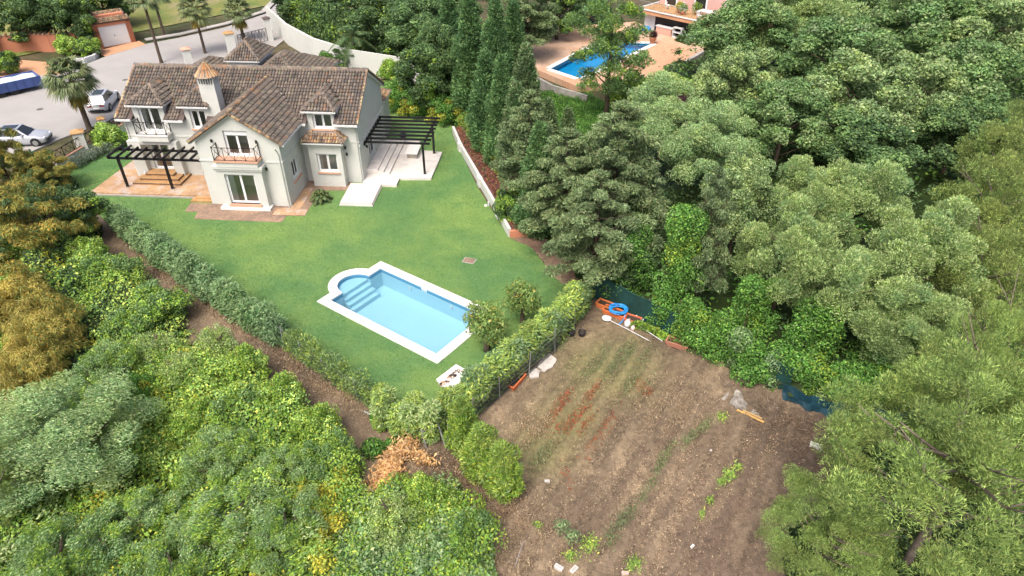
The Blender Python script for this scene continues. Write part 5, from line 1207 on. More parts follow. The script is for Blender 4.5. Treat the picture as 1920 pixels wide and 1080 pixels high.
mounds('bramble', 'yellow heads of the winding bramble strip', pY, 60, 9000, 'yellow', 325, rr_=(.25, .5), zz=(.7, 1.3), pal2='thicket', mix2=.3)
# ivy curtains: on trees and over the net
def ivy(label, puffs, n, seed, pal='ivy', L=.115, W=.085, pal2='bright', mix2=.1):
    x0, y0 = puffs[0][:2]; root = tag(empty('ivy', (x0, y0, 0)), label, 'ivy')
    crown_mesh('leaves', [(p[0]-x0, p[1]-y0, *p[2:]) for p in puffs], int(n*1.5), L, W, pal, seed, 'leaf', .08, root, pal2, mix2, up=.05, jitter=.4)
    g = MB(); zt = max(p[2] for p in puffs); g.tube([(0, 0, -.1), (.1, .1, zt*.5), (0, 0, zt)], [.1, .07, .03], 6); g.build('stem', M['bark'], root)
def column(x, y, w_, h, seed, n=None, r=.55, top=.7):
    rr = random.Random(seed); out = []
    for z in np.arange(.3, h, .42):
        t = z/h; ww = w_*(1-(1-top)*t)
        for j in range(max(1, int(ww/.55))+1): out.append((x+rr.uniform(-.5, .5)*ww, y+rr.uniform(-.35, .35)*w_*.7, z, r*rr.uniform(.75, 1.2), 1.15))
    return out
def low(px_list, h, seed, r=.6, d=1.0):
    rr = random.Random(seed); out = []
    for a, b in zip(px_list, px_list[1:]):
        a = Vector(a); b = Vector(b); k = max(1, int((b-a).length/.45))
        for j in range(k):
            p = a+(b-a)*j/k
            for z in np.arange(.25, h*rr.uniform(.75, 1.15), .45): out.append((p.x+rr.uniform(-.5, .5)*d, p.y+rr.uniform(-.2, .8)*d, z, r*rr.uniform(.7, 1.2), 1.0))
    return out
ivy('bright ivy curtain climbing the tall trunk in the middle of the wood', column(*(8.92, 29.94), 1.9, 7.4, 1, top=.6), 18000, 401)
ivy('ivy-clad stump behind the blue hose and green net', column(*(6.79, 32.56), 2.6, 4.2, 2), 13000, 402, pal2='dark', mix2=.2)
ivy('ivy mass spilling over the net beside the empty terracotta trough', low([(8.9, 28.9), (10.2, 27.6), (11.6, 26.4)], 2.4, 3), 14000, 403)
ivy('ivy-wrapped arching trunk between two dark hollows', column(*(12.54, 28.19), 1.9, 4.2, 4), 10000, 404)
ivy('pale bindweed-covered mound over the fence by the concrete slab', low([(11.7, 26.0), (12.6, 25.3), (13.2, 24.9)], 2.1, 5, r=.6), 10000, 405, pal='hedge', pal2='ivy', mix2=.4)
ivy('ivy mass above the teal tarpaulin', low([(13.6, 25.2), (15.2, 24.4), (16.9, 23.9), (18.4, 23.6)], 1.9, 6), 18000, 406)
ivy('ivy column behind the pale mound', column(*(14.98, 26.48), 2.6, 3.8, 7), 12000, 407)
ivy('ivy column below the silvery olive trees', column(*(18.68, 26.08), 3.4, 3.8, 8), 15000, 408, pal2='olive', mix2=.3)
ivy('ivy patch on the side of the layered cedar', column(*(7.77, 35.97), 1.6, 4.5, 9), 6000, 409)

# ------------------------------------------------------------ palms
def frond(g, p, az, el, ln, seed, fan=True, col='palm'):
    r = random.Random(seed); P_, W_ = PAL[col]; c = lambda: tuple(P_[r.randrange(len(P_))]*r.uniform(.8, 1.25))
    d = Vector((math.cos(az)*math.cos(el), math.sin(az)*math.cos(el), math.sin(el))); s = Vector((-math.sin(az), math.cos(az), 0)); up = s.cross(d)*-1
    if fan:       # petiole, then a drooping fan of narrow segments
        q = Vector(p)+d*ln*.5; g.bar(p, q, .035, .02, (.16, .17, .06)); n = 22
        for k in range(n):
            a = R(-78+156*k/(n-1)); dd = (d*math.cos(a)+s*math.sin(a)).normalized(); w_ = .06; L_ = ln*.62*(.75+.25*math.cos(a))*r.uniform(.85, 1.1); sd = dd.cross(Vector((0, 0, 1))).normalized()*w_
            m1 = q+dd*L_*.5+Vector((0, 0, -.02)); e = q+dd*L_*.85+Vector((0, 0, -.33*L_-r.uniform(0, .12))); cc = c()
            g.poly([q, m1-sd, m1+sd], cc); g.poly([m1-sd, e, m1+sd], cc)
    else:         # feather: arching midrib with leaflets
        N = 22; pts = []
        for k in range(N+1):
            t = k/N; pts.append(Vector(p)+Vector((d.x, d.y, 0)).normalized()*ln*math.cos(el)*t*(1-.12*t)+Vector((0, 0, ln*(math.sin(el)*t-.62*t*t))))
        g.tube(pts[::3]+[pts[-1]], [.035]*len(pts[::3])+[.008], 5, (.16, .18, .07))
        for k in range(2, N):
            q = pts[k]; dd = (pts[k+1]-pts[k-1]).normalized(); t = k/N; L_ = ln*.24*math.sin(math.pi*min(1, .12+t*.88))**.6
            for sg in (-1, 1):
                e = q+(s*sg*.85+dd*.6+Vector((0, 0, -.25))).normalized()*L_*r.uniform(.85, 1.1); m1 = q+(e-q)*.45+Vector((0, 0, .03*L_)); v = dd*.03; cc = c()
                g.poly([q-v, m1-v*1.2, e, m1+v*1.2, q+v], cc)
def palm(name, label, x, y, h, R_, n, seed, fan=True, lean=(0, 0), tr=.2, skirt=0, col='palm', group=None, m='bark'):
    root = tag(empty(name, (x, y, 0)), label, 'palm', group); r = random.Random(seed)
    g = MB(); N = 14; pts = [(lean[0]*(k/N)**1.3, lean[1]*(k/N)**1.3, h*k/N-.1*(k == 0)) for k in range(N+1)]
    g.tube(pts, [tr*(1.35 if k == 0 else 1.0-.25*k/N+(.03 if k % 2 else 0)) for k in range(N+1)], 10)
    g.build('trunk', M[m], root)
    top_ = Vector(pts[-1]); 
    for k in range(n):
        g = MB(); az = k*2.39996+r.uniform(-.2, .2); t = k/n; el = R(78-(100 if fan else 85)*t+r.uniform(-8, 8)) if True else 0
        frond(g, top_+Vector((0, 0, .15*(1-t))), az, el, R_*r.uniform(.85, 1.1), seed*100+k, fan, col)
        g.build('frond', M['leaf'], root)
    if skirt:
        g = MB()
        for k in range(skirt):
            az = k*2.4; el = R(-50-r.uniform(0, 25)); frond(g, top_+Vector((0, 0, -.25)), az, el, R_*.8, seed*77+k, fan, 'ochre')
        g.build('dead_fronds', M['leaf'], root)['kind'] = 'stuff'
    return root
Gp = 'fan palms along the garden front'
palm('fan_palm', 'large fan palm at the front wall beside the silver hatchback', -37.96, 58.24, 4.36, 2.45, 60, 501, skirt=8, tr=.24, group=Gp)
palm('fan_palm', 'fan palm whose dark trunk rises behind the left roof corner', -39.45, 77.28, 6.69, 2.0, 36, 502, tr=.17, group=Gp)
palm('fan_palm', 'fan palm with its crown over the road bend, second from the white pillar', -35.84, 80.87, 4.86, 2.2, 40, 503, tr=.16, skirt=4, group=Gp)
palm('fan_palm', 'fan palm closest to the black drive gate', -33.17, 86.57, 3.27, 2.1, 38, 504, tr=.2, skirt=8, group=Gp)
palm('fan_palm', 'fan palm on the grass verge beyond the road', -43.78, 88.46, 4.43, 2.0, 34, 505, tr=.17, group=Gp)
palm('date_palm', 'feathery date palm growing in front of the white boundary wall', -17.18, 75.39, 3.21, 3.3, 16, 506, fan=False, tr=.2, col='palmg', m='palebark')
cy = tag(empty('cycad', (-14.07, 44.68)+(0,)), 'small sago cycad with a stubby trunk at the corner of the bay window', 'cycad')
g = MB(); g.lathe([(.17, -.05), (.2, .2), (.16, .42), (.05, .5)], n=10); g.build('trunk', M['bark'], cy)
for k in range(30):
    g = MB(); t = k/30; frond(g, (0, 0, .45), k*2.4, R(70-62*t), 1.05, 900+k, False, 'dark' if k % 3 else 'palmg'); g.build('frond', M['leaf'], cy)

# ------------------------------------------------------------ fences
fence = tag(empty('wire_fence', (0, 0, 0)), 'old wire fence with thin leaning posts along the dry path', 'fence')
fl = [(-25.9, 39.0), (-22.3, 35.9), (-17.5, 31.9), (-13.5, 28.9), (-9.5, 25.7), (-5.6, 22.6), (-3.9, 21.3), (-3.0, 21.0)]
def posts_on(par, path, gap, h, lean, seed, m='galv', r_=.03):
    rr = random.Random(seed); tops = []
    for a, b in zip(path, path[1:]):
        a = Vector(a); b = Vector(b); k = max(1, round((b-a).length/gap))
        for j in range(k):
            p = a+(b-a)*j/k; t = Vector((p.x+rr.uniform(-lean, lean), p.y+rr.uniform(-lean, lean), h*rr.uniform(.9, 1.08)))
            g = MB(); g.tube([(p.x, p.y, -.15), t], r_, 6); g.build('post', M[m], par); tops.append((Vector((p.x, p.y, 0)), t))
    return tops
def wires(par, tops, n=5):
    g = MB()
    for (a, b), (c, d) in zip(tops, tops[1:]):
        for k in range(n):
            t = (k+.5)/n; g.bar(a+(b-a)*t, c+(d-c)*t, .012, .012)
    w_ = g.build('wires', M['galv'], par); w_['kind'] = 'stuff'
wires(fence, posts_on(fence, fl, 2.0, 1.6, .14, 61))
fence2 = tag(empty('wire_fence', (0, 0, 0)), 'wire fence with dark mesh under the clipped green hedge', 'fence')
fr_ = [(-2.9, 21.0), (-.6, 24.2), (2.3, 27.7), (4.6, 31.9)]
wires(fence2, posts_on(fence2, fr_, 2.1, 1.6, .1, 62))
g = MB()
for a, b in zip(fr_, fr_[1:]): g.poly([(*a, .0), (*b, .0), (*b, 1.1), (*a, 1.1)])
def mesh_mat(name, col, dens):
    m = bpy.data.materials.new(name); m.use_nodes = True; n = m.node_tree; L = n.links; b = n.nodes['Principled BSDF']; b.inputs['Base Color'].default_value = (*col, 1); b.inputs['Roughness'].default_value = .8
    t = n.nodes.new('ShaderNodeBsdfTransparent'); x = n.nodes.new('ShaderNodeMixShader'); x.inputs[0].default_value = dens
    L.new(t.outputs[0], x.inputs[1]); L.new(b.outputs[0], x.inputs[2]); L.new(x.outputs[0], n.nodes['Material Output'].inputs[0]); return m
M['mesh'] = mesh_mat('black_shade_mesh', (.03, .035, .04), .45)
g.build('mesh_panel', M['mesh'], fence2)
for (x0, y0, x1, y1, z1) in ((*(-2.99, 21.09), -3.6, 22.0, 1.7), (*(-3.88, 21.03), -4.1, 21.4, 1.0), (*(-5.69, 22.63), -7.0, 22.9, .5)):
    s_ = tag(empty('prop_post', (x0, y0, 0)), 'grey metal post leaning against the fence ' + {1.7: 'corner, the longest', 1.0: 'corner, the shorter', .5: 'near the low bright shrub'}[z1], 'post', 'leaning metal posts')
    g = MB(); g.tube([(0, 0, -.1), (x1-x0, y1-y0, z1)], .045, 8); g.build('pole', M['galv'], s_)
net = tag(empty('net_fence', (0, 0, 0)), 'dark green shade net stretched on posts behind the blue hose', 'fence')
npth = [(4.5, 32.3), (4.9, 32.55), (5.5, 32.3), (6.2, 31.6), (7.6, 30.2), (9.0, 28.9), (11.2, 26.9), (13.7, 24.6)]
g = MB()
for a, b in zip(npth, npth[1:]):
    k = 6
    for j in range(k):
        p = Vector(a)+(Vector(b)-Vector(a))*j/k; q = Vector(a)+(Vector(b)-Vector(a))*(j+1)/k; w1 = .07*math.sin(p.x*5); w2 = .07*math.sin(q.x*5)
        h1 = 1.55-.12*math.sin(math.pi*j/k); h2 = 1.55-.12*math.sin(math.pi*(j+1)/k)
        g.poly([(p.x, p.y, 0), (q.x, q.y, 0), (q.x, q.y+w2, .8), (p.x, p.y+w1, .8)]); g.poly([(p.x, p.y+w1, .8), (q.x, q.y+w2, .8), (q.x, q.y, h2), (p.x, p.y, h1)])
o = g.build('net', M['net'], net)
g = MB()
for a, b in zip(npth, npth[1:]): g.tube([(*a, 1.56), ((a[0]+b[0])/2, (a[1]+b[1])/2, 1.47), (*b, 1.56)], .04, 6)
g.build('rolled_hem', M['net'], net)
for p in npth: g = MB(); g.tube([(p[0], p[1]+.06, -.1), (p[0], p[1]+.06, 1.68)], .03, 6); g.build('post', M['galv'], net)
tp_ = tag(empty('tarpaulin', (0, 0, 0)), 'teal tarpaulin strip hung low along the fence under the ivy', 'tarpaulin')
g = MB(); tpth = [(13.3, 24.4), (14.2, 23.6), (15.4, 23.05), (16.6, 22.75), (17.9, 22.5), (19.5, 22.2)]
for a, b in zip(tpth, tpth[1:]):
    for j in range(6):
        p = Vector(a)+(Vector(b)-Vector(a))*j/6; q = Vector(a)+(Vector(b)-Vector(a))*(j+1)/6; w = lambda v: .12*math.sin(v.x*7)
        g.poly([(p.x, p.y-.15+w(p), .02), (q.x, q.y-.15+w(q), .02), (q.x, q.y, .35), (p.x, p.y, .35)]); g.poly([(p.x, p.y, .35), (q.x, q.y, .35), (q.x, q.y+.1+w(q), .8), (p.x, p.y+.1+w(p), .8)])
g.build('sheet', M['tarp'], tp_, True)

# ------------------------------------------------------------ walls round the garden
def wall_run(par, path, h, th, m, cap=None, name='wall'):
    for a, b in zip(path, path[1:]):
        g = MB(); a = Vector((*a, 0)); b = Vector((*b, 0)); d = (b-a); L = d.length; d.normalize(); nn = Vector((-d.y, d.x, 0))
        g.obox(a, d, nn, -.0, -th/2, -.15, L+.0, th/2, h); g.build(name, M[m], par)
        if cap: g = MB(); g.obox(a, d, nn, 0, -th/2-.04, h, L, th/2+.04, h+.06); g.build('coping', M[cap], par)
bw = tag(empty('boundary_wall', (0, 0, 0)), 'high white rendered boundary wall curving behind the villa', 'wall')
wall_run(bw, [(-31.8, 93.0), (-27.0, 84.6), (-22.4, 78.6), (-17.4, 74.2), (-13.6, 72.4), (-9.0, 70.2), (-5.5, 67)], 2.4, .25, 'wall')
fb = tag(empty('flower_bed', (0, 0, 0)), 'raised flower bed of red-brown soil behind a low white wall along the lawn', 'flower bed')
fp = [(-5.2, 57.4), (-4.3, 53.6), (-3.2, 50.0), (-2.4, 47.3), (-1.66, 44.9), (-.9, 42.3), (-.15, 39.6)]
wall_run(fb, fp, .62, .2, 'wall')
for p in (fp[1], fp[3], fp[5]):
    g = MB(); g.obox((p[0]-.08, p[1], 0), (.3, -.95, 0), (.95, .3, 0), -.3, -.16, -.1, .3, .18, .68); g.build('pier', M['wall'], fb)
g = MB(); g.prism([(p[0]+.1, p[1]) for p in fp]+[(1.2, 40.2), (.6, 42.6), (-.1, 45.3), (-.9, 47.8), (-1.6, 50.5), (-2.7, 54.2), (-3.6, 58)], 0, .48); g.build('soil', M['soil'], fb)
g = MB(); g.obox((-.15, 39.6, 0), (1, .12, 0), (0, 1, 0), 0, -.12, -.1, 1.5, .1, .5); g.build('end_wall', M['orange'], fb)
nf = 900; rr = np.random.default_rng(5); t = rr.random(nf)*(len(fp)-1.01); k = t.astype(int); fpa = np.array(fp); base_ = fpa[k]+(fpa[k+1]-fpa[k])*(t-k)[:, None]
P = np.stack([base_[:, 0]+.25+rr.random(nf)*1.0, base_[:, 1]+rr.random(nf)*.3, .5+rr.random(nf)*.12], 1)
V, F = leafquads(P, unit(rr.normal(size=(nf, 3))), unit(rr.normal(size=(nf, 3))), .2*np.ones(nf), .1*np.ones(nf))
o = np_mesh('leaf_litter', V, F, M['leaf'], arr((.24, .08, .05), (.10, .05, .09), (.30, .16, .08), (.09, .12, .03))[rr.choice(4, nf, p=[.45, .15, .25, .15])], None); o.parent = fb; o['kind'] = 'stuff'
# dry earth margin between the lawn and the wood
g = MB(); mg = [(-.15, 39.4), (1.5, 39.5), (3.1, 37.6), (4.1, 34.6), (4.4, 32.4), (4.0, 31.8), (3.6, 33.0), (3.3, 34.8), (2.4, 36.9), (1.0, 38.5)]
g.prism(mg, -.1, .02); tag(g.build('earth_margin', mat('margin_earth', (.20, .13, .09), .95, var=.3, s1=2, bump=.4)), kind='structure')
# front garden wall on the road with pillars and crossed iron railings
def xrail(par, a, b, z0, h, n):
    g = MB(); a = Vector((*a, 0)); b = Vector((*b, 0))
    g.bar(a+EZ*(z0+h), b+EZ*(z0+h), .05); g.bar(a+EZ*(z0+.06), b+EZ*(z0+.06), .04)
    for k in range(n):
        p, q = a+(b-a)*k/n, a+(b-a)*(k+1)/n; m_ = (p+q)/2
        g.bar(p+EZ*z0, p+EZ*(z0+h), .04); g.bar(p+EZ*(z0+.06), m_+EZ*(z0+h), .03); g.bar(m_+EZ*(z0+h), q+EZ*(z0+.06), .03); g.bar(p+EZ*(z0+h), m_+EZ*(z0+.06), .025); g.bar(m_+EZ*(z0+.06), q+EZ*(z0+h), .025)
    g.bar(b+EZ*z0, b+EZ*(z0+h), .05); g.build('railing', M['iron'], par)
fw = tag(empty('front_wall', (0, 0, 0)), 'low cream garden wall on the street with black crossed railings', 'wall')
ftp = [(-36.05, 49.57), (-35.46, 53.00), (-34.84, 54.96), (-34.38, 58.49), (-33.5, 60.5), (-31.5, 66), (-29.8, 72), (-28.6, 78)]
wall_run(fw, ftp, .75, .25, 'wall', 'sill')
for a, b in zip(ftp, ftp[1:]): xrail(fw, a, b, .8, .8, max(1, round((Vector(b)-Vector(a)).length/1.1)))
def pillar(x, y, w_, h, label, cap='terra2', rz=.5):
    p = tag(empty('gate_pillar', (x, y, 0), rz), label, 'pillar', 'cream gate pillars with tiled caps')
    g = MB(); g.box(-w_/2, -w_/2, -.1, w_/2, w_/2, h); g.build('shaft', M['wall'], p)
    g = MB(); g.box(-w_/2-.1, -w_/2-.1, h, w_/2+.1, w_/2+.1, h+.06)
    i = len(g.v); e = w_/2+.08
    for (x_, y_) in ((-e, -e), (e, -e), (e, e), (-e, e)): g.v.append((x_, y_, h+.062))
    g.v.append((0, 0, h+.28)); g.f += [(i, i+1, i+4), (i+1, i+2, i+4), (i+2, i+3, i+4), (i+3, i, i+4)]; g.c += [None]*4
    g.build('cap', M[cap], p)
a_ = (-35.68, 53.00); pillar(a_[0], a_[1], .8, 1.9, 'broad cream pillar with a red cap beside the parked car')
a_ = (-35.47, 57.04); pillar(a_[0]-.8, a_[1]+.6, .5, 1.2, 'short pillar hidden behind the shrub at the first palm', rz=.6)
a_ = (-34.61, 73.58); pillar(a_[0], a_[1], .8, 2.6, 'white pillar with a tiled cap behind the left half of the villa ridge', 'sill')
a_ = (-32.60, 80.87); pillar(a_[0], a_[1], .95, 2.3, 'white pillar with a red cap just behind the lantern roof', 'terra2')
a_ = (-29.74, 86.11); pillar(a_[0], a_[1], .7, 2.6, 'white gate pillar with a dark cap at the end of the drive gate', 'deck')
gt = tag(empty('drive_gate', (0, 0, 0)), 'black wrought-iron drive gate between white pillars', 'gate')
ga_, gb_ = (-32.33, 82.56), (-29.87, 85.65)
xrail(gt, ga_, gb_, .1, 1.5, 4)

# ------------------------------------------------------------ cars and trailer
def loft(g, secs, col=None):
    """secs: list of rings (same count), open ends closed by polygons"""
    base = []
    for s_ in secs: base.append(len(g.v)); g.v += [tuple(p) for p in s_]
    n = len(secs[0])
    for k in range(len(secs)-1):
        for j in range(n):
            g.f.append((base[k]+j, base[k]+(j+1) % n, base[k+1]+(j+1) % n, base[k+1]+j)); g.c.append(col)
    g.f.append(tuple(base[0]+n-1-j for j in range(n))); g.f.append(tuple(base[-1]+j for j in range(n))); g.c += [col, col]
def car(name, label, loc, rz, L=4.3, W=1.82, H_=1.5, rear_slope=.55):
    c = tag(empty(name, loc, rz), label, 'car')
    # body: x forward. rings of the lower hull
    def ring(x, w, zb, zt, k=.1): return [(x, -w*.92, zb), (x, w*.92, zb), (x, w, zb+.18), (x, w, zt-.12), (x, w*.93, zt), (x, -w*.93, zt), (x, -w, zt-.12), (x, -w, zb+.18)]
    hw = W/2; S = [(-L/2, .80, .38, .80), (-L/2+.08, .90, .28, .90), (-L/2+.5, .98, .22, .96), (-.9, 1, .2, .95), (.3, 1, .2, .93), (L/2-1.25, .99, .2, .90), (L/2-.5, .95, .22, .80), (L/2-.12, .86, .27, .68), (L/2, .72, .34, .58)]
    g = MB(); loft(g, [ring(x, hw*a, zb, zt) for x, a, zb, zt in S]); b = g.build('body', M['silver'], c, True); bevel(b, .03, 2)
    # greenhouse
    def cab(x, w, z0, z1): return [(x, -w, z0), (x, w, z0), (x, w*.82, z1), (x, -w*.82, z1)]
    g = MB(); x0, x1, x2, x3 = -L/2+.25, -L/2+.75, .15, L/2-1.25
    A = [(x0, -.78*hw/.91, .94), (x0, .78*hw/.91, .94), (x3, .8*hw/.91, .9), (x3, -.8*hw/.91, .9)]
    T = [(x1, -.60, H_-.04), (x1, .60, H_-.04), (x2, .62, H_), (x2, -.62, H_)]
    i = len(g.v); g.v += A+T; g.f += [(i+4, i+7, i+6, i+5)]; g.c += [None]
    for (a, b2) in ((0, 1), (1, 2), (2, 3), (3, 0)): g.f.append((i+a, i+b2, i+4+b2, i+4+a)); g.c.append(None)
    cbn = g.build('cabin', M['silver'], c, False); bevel(cbn, .05, 2)
    V_ = [Vector(p) for p in A+T]
    def pane(idx, s=.86, off=.012, nm='window'):
        q = [V_[k] for k in idx]; ce = sum(q, Vector())/len(q); nn = (q[1]-q[0]).cross(q[2]-q[0]).normalized(); nn = nn if nn.dot(ce-Vector((0, 0, 1.1))) > 0 else -nn
        g = MB(); g.poly([ce+(p-ce)*s+nn*off for p in q]); g.poly([ce+(p-ce)*s+nn*(off-.02) for p in q][::-1]); g.build(nm, M['carglass'], c)
    pane((2, 3, 7, 6), .88, nm='windscreen'); pane((0, 1, 5, 4), .84, nm='rear_window'); pane((1, 2, 6, 5), .84, nm='side_window'); pane((3, 0, 4, 7), .84, nm='side_window')
    g = MB(); g.poly([(x1+.25, -.42, H_+.012), (x2-.15, -.42, H_+.016), (x2-.15, .42, H_+.016), (x1+.25, .42, H_+.012)]); g.build('sunroof', M['carglass'], c)
    for x in (-L/2+.78, L/2-.82):
        for s in (-1, 1):
            g = MB(); y = s*(hw-.10); g.tube([(x, y-.11, .33), (x, y+.11, .33)], .33, 18); ty = g.build('wheel', M['rubber'], c)
            g = MB(); g.tube([(x, s*(hw-.0)-.02*s, .33), (x, s*(hw+.016), .33)], .22, 14); g.build('rim', M['galv'], ty)
            g = MB(); g.tube([(x, s*(hw-.12), .36), (x, s*(hw+.004), .36)], .39, 18); g.build('wheel_arch', M['plastic_black'], c)
    for s in (-1, 1):
        g = MB(); g.box(-L/2-.005, s*.56-.2, .68, -L/2+.12, s*.56+.2, .82, (.25, .01, .01)); g.build('tail_light', M['attrgloss'], c)
        g = MB(); g.box(L/2-.3, s*.6-.14, .6, L/2-.06, s*.6+.14, .7, (.7, .72, .75)); g.build('headlight', M['attrgloss'], c)
        g = MB(); g.box(.45, s*(hw+.02)-.09, .92, .6, s*(hw+.02)+.09, 1.04); g.build('mirror', M['silver'], c)
    g = MB(); g.box(-L/2-.03, -.6, .3, -L/2+.1, .6, .42); g.box(L/2-.1, -.5, .32, L/2+.02, .5, .44); g.build('bumper_trim', M['plastic_black'], c)
    g = MB(); g.box(-L/2-.012, -.5, .84, -L/2+.12, .5, .875); g.build('boot_trim', M['plastic_black'], c)
    g = MB(); g.box(-L/2-.02, -.26, .52, -L/2+.03, .26, .63, (.75, .75, .72)); g.build('number_plate', M['attr'], c)
    return c
car('silver_hatchback', 'silver car parked beside the first palm, tail towards the villa', (-39.35, 64.0, .012), R(101), L=4.5, W=1.95, H_=1.55)
car('silver_saloon', 'silver car parked side-on, half hidden behind the ochre tree', (-42.0, 55.1, .012), R(8), L=4.4, W=1.85)
tl = tag(empty('blue_trailer', (-50.9, 67.3, .01), R(46)), 'blue tipping trailer under a pale cover on the road', 'trailer')
g = MB()
for (a, b, c_, d_) in ((-3.2, -1.2, 3.2, -1.1), (-3.2, 1.1, 3.2, 1.2), (3.1, -1.1, 3.2, 1.1), (-3.2, -1.1, -3.1, 1.1)): g.box(a, b, .55, c_, d_, 1.35)
for k in range(9): x = -3.1+.77*k; g.box(x, -1.25, .5, x+.08, -1.2, 1.38); g.box(x, 1.2, .5, x+.08, 1.25, 1.38)
g.box(-3.2, -1.2, .45, 3.2, 1.2, .55); g.build('body', M['bluepaint'], tl)
g = MB(); n_ = 14
for j in range(n_):
    x0 = -3.1+6.2*j/n_; x1 = -3.1+6.2*(j+1)/n_; s0 = .05*math.sin(j*1.7); s1 = .05*math.sin((j+1)*1.7)
    for (y0, y1) in ((-1.1, 0), (0, 1.1)):
        z = lambda y, s: 1.22-.12*(1-(y/1.1)**2)+s; g.poly([(x0, y0, z(y0, s0)), (x1, y0, z(y0, s1)), (x1, y1, z(y1, s1)), (x0, y1, z(y1, s0))], (.50, .56, .58))
g.build('cover_sheet', M['attr'], tl, True)
for x in (-.6, .6):
    for y in (-1.0, 1.0): g = MB(); g.tube([(x, y-.13, .42), (x, y+.13, .42)], .42, 16); g.build('wheel', M['rubber'], tl)
g = MB(); g.bar((3.2, 0, .5), (4.5, 0, .45), .12, .1); g.tube([(4.2, 0, 0), (4.2, 0, .5)], .04, 6); g.build('drawbar', M['galv'], tl)

# ------------------------------------------------------------ orange property across the road
og = tag(empty('orange_garage', (-47.6, 84.2, 0), math.atan2(3.2, 2.6)-.18), 'orange rendered garage with a white up-and-over door and tiled edge', 'garage')
g = MB(); g.panel((0, 0, 0), EX, EZ, [(-2.1, 0), (2.1, 0), (2.1, 2.75), (-2.1, 2.75)], [(-1.55, .02, 1.55, 2.3)], .15); g.box(-2.1, .16, 0, -1.9, 4.2, 2.75); g.box(1.9, .16, 0, 2.1, 4.2, 2.75); g.box(-1.9, .2, 2.5, 1.9, 4.2, 2.75); g.box(-2.1, 0, -.1, -1.56, .155, 2.74); g.box(1.56, 0, -.1, 2.1, .155, 2.74); g.build('wall', M['orange'], og)
g = MB(); g.box(-1.55, .1, .02, 1.55, .15, 2.3); d_ = g.build('garage_door', M['white'], og)
for k in range(5): g = MB(); g.box(-1.5, .085, .1+.44*k, 1.5, .1, .1+.44*k+.41); g.build('panel', M['white'], d_)
g = MB(); g.box(-.04, .05, 1.05, .04, .09, 1.2); g.build('handle', M['plastic_black'], d_)
for (yy, zz, z1) in ((-.2, 2.75, 3.05), (2.0, 3.0, 3.3)):
    D = facet(og, [(-2.2, yy, zz), (2.2, yy, zz), (2.2, yy+1.0, z1+.1), (-2.2, yy+1.0, z1+.1)], 151, None, 'orange'); D.build('roof_deck', deckm, og)
g = MB(); g.box(-1.8, 1.6, 2.75, 2.0, 4.0, 3.2); g.build('parapet', M['orange'], og)
dp = MB(); dp.prism([(-49.3, 81.4), (-46.9, 79.7), (-44.3, 84.4), (-45.9, 86.0)], -.05, .028); tag(dp.build('driveway', M['clay']), kind='structure')
ow = tag(empty('orange_wall', (0, 0, 0)), 'curved orange garden wall with a tiled top below the dark hedge', 'wall')
owp = [(-60, 74.5), (-59.33, 80.87), (-57.32, 81.92), (-54.17, 81.92), (-51.35, 82.56)]
wall_run(ow, owp, 1.9, .3, 'orange', 'mortar')
for a_, b_ in zip(owp, owp[1:]):
    a = Vector((*a_, 0)); b = Vector((*b_, 0)); n_ = max(2, int((b-a).length/.5)); g = MB(); cs = tilecols(n_, 9, 'orange')
    for k in range(n_): p = a+(b-a)*(k+.5)/n_; d = (b-a).normalized(); nn = Vector((-d.y, d.x, 0)); g.tube([p-nn*.3+EZ*1.98, p+nn*.3+EZ*2.06], .12, 6, tuple(cs[k]))
    g.build('cap_tiles', M['tiles'], ow)['kind'] = 'stuff'
oc = MB(); oc.prism([(-54.11, 71.50), (-51.52, 72.88), (-48.56, 73.23), (-51.33, 77.28), (-56.53, 78.44), (-57.64, 77.28), (-62, 70)], -.05, .03); tag(oc.build('forecourt', M['clay']), kind='structure')
kb = tag(empty('white_kerb', (0, 0, 0)), 'whitewashed curved kerb round the shrub beside the orange driveway', 'kerb')
kp = [(-49.33, 77.47), (-48.23, 77.66), (-47.73, 78.84), (-48.32, 81.29)]
wall_run(kb, kp, .45, .3, 'white')

# ------------------------------------------------------------ neighbour's terrace with pool
nz = .0
nb = [(0.31, 79.84), (9.30, 91.17), (16.10, 92.97), (17.44, 90.42), (23.81, 84.08), (21.76, 79.24), (15.78, 71.50), (12.05, 69.03), (6.51, 68.24), (1.47, 75.03)]
NPOOL = [(4.15, 73.58), (10.55, 83.42), (16.68, 82.99), (6.97, 70.50)]
g = MB(); npo = np.array(NPOOL); cN = npo.mean(0); out_ = [tuple(cN+(p-cN)*1.0) for p in npo]
loops = [[Vector((*p, 0)) for p in nb], [Vector((*p, 0)) for p in out_]]; flat = [p for l in loops for p in l]
for tri in tessellate_polygon(loops):
    a, b, c = [flat[k]+Vector((0, 0, .5)) for k in tri]
    if (b-a).cross(c-a).z < 0: b, c = c, b
    g.poly([a, b, c])
for a, b in zip(nb, nb[1:]+nb[:1]): g.poly([(*a, -.2), (*b, -.2), (*b, .5), (*a, .5)])
nt_o = tag(g.build('neighbour_terrace', bricks(mat('pink_clay_terrace', (.56, .33, .20), .85, layers=[(.15, (.85,)*3, (1.15, 1.1, 1.1), 'MULTIPLY', (.35, .65), 1), (.1, (.5, .4, .3), (.60, .47, .36), 'MIX', (.45, .6), .6), (5, (.85,)*3, (1.15,)*3, 'MULTIPLY', (.3, .7), 1)]), .5, .5, (.8, .8, .8), .03, .4, .6, 0)), 'pink clay paved terrace round the neighbouring turquoise pool', 'terrace')
np_ = tag(empty('neighbour_pool', (0, 0, 0)), 'deep turquoise neighbouring pool with pale rim behind the tall pine', 'swimming pool')
g = MB(); 
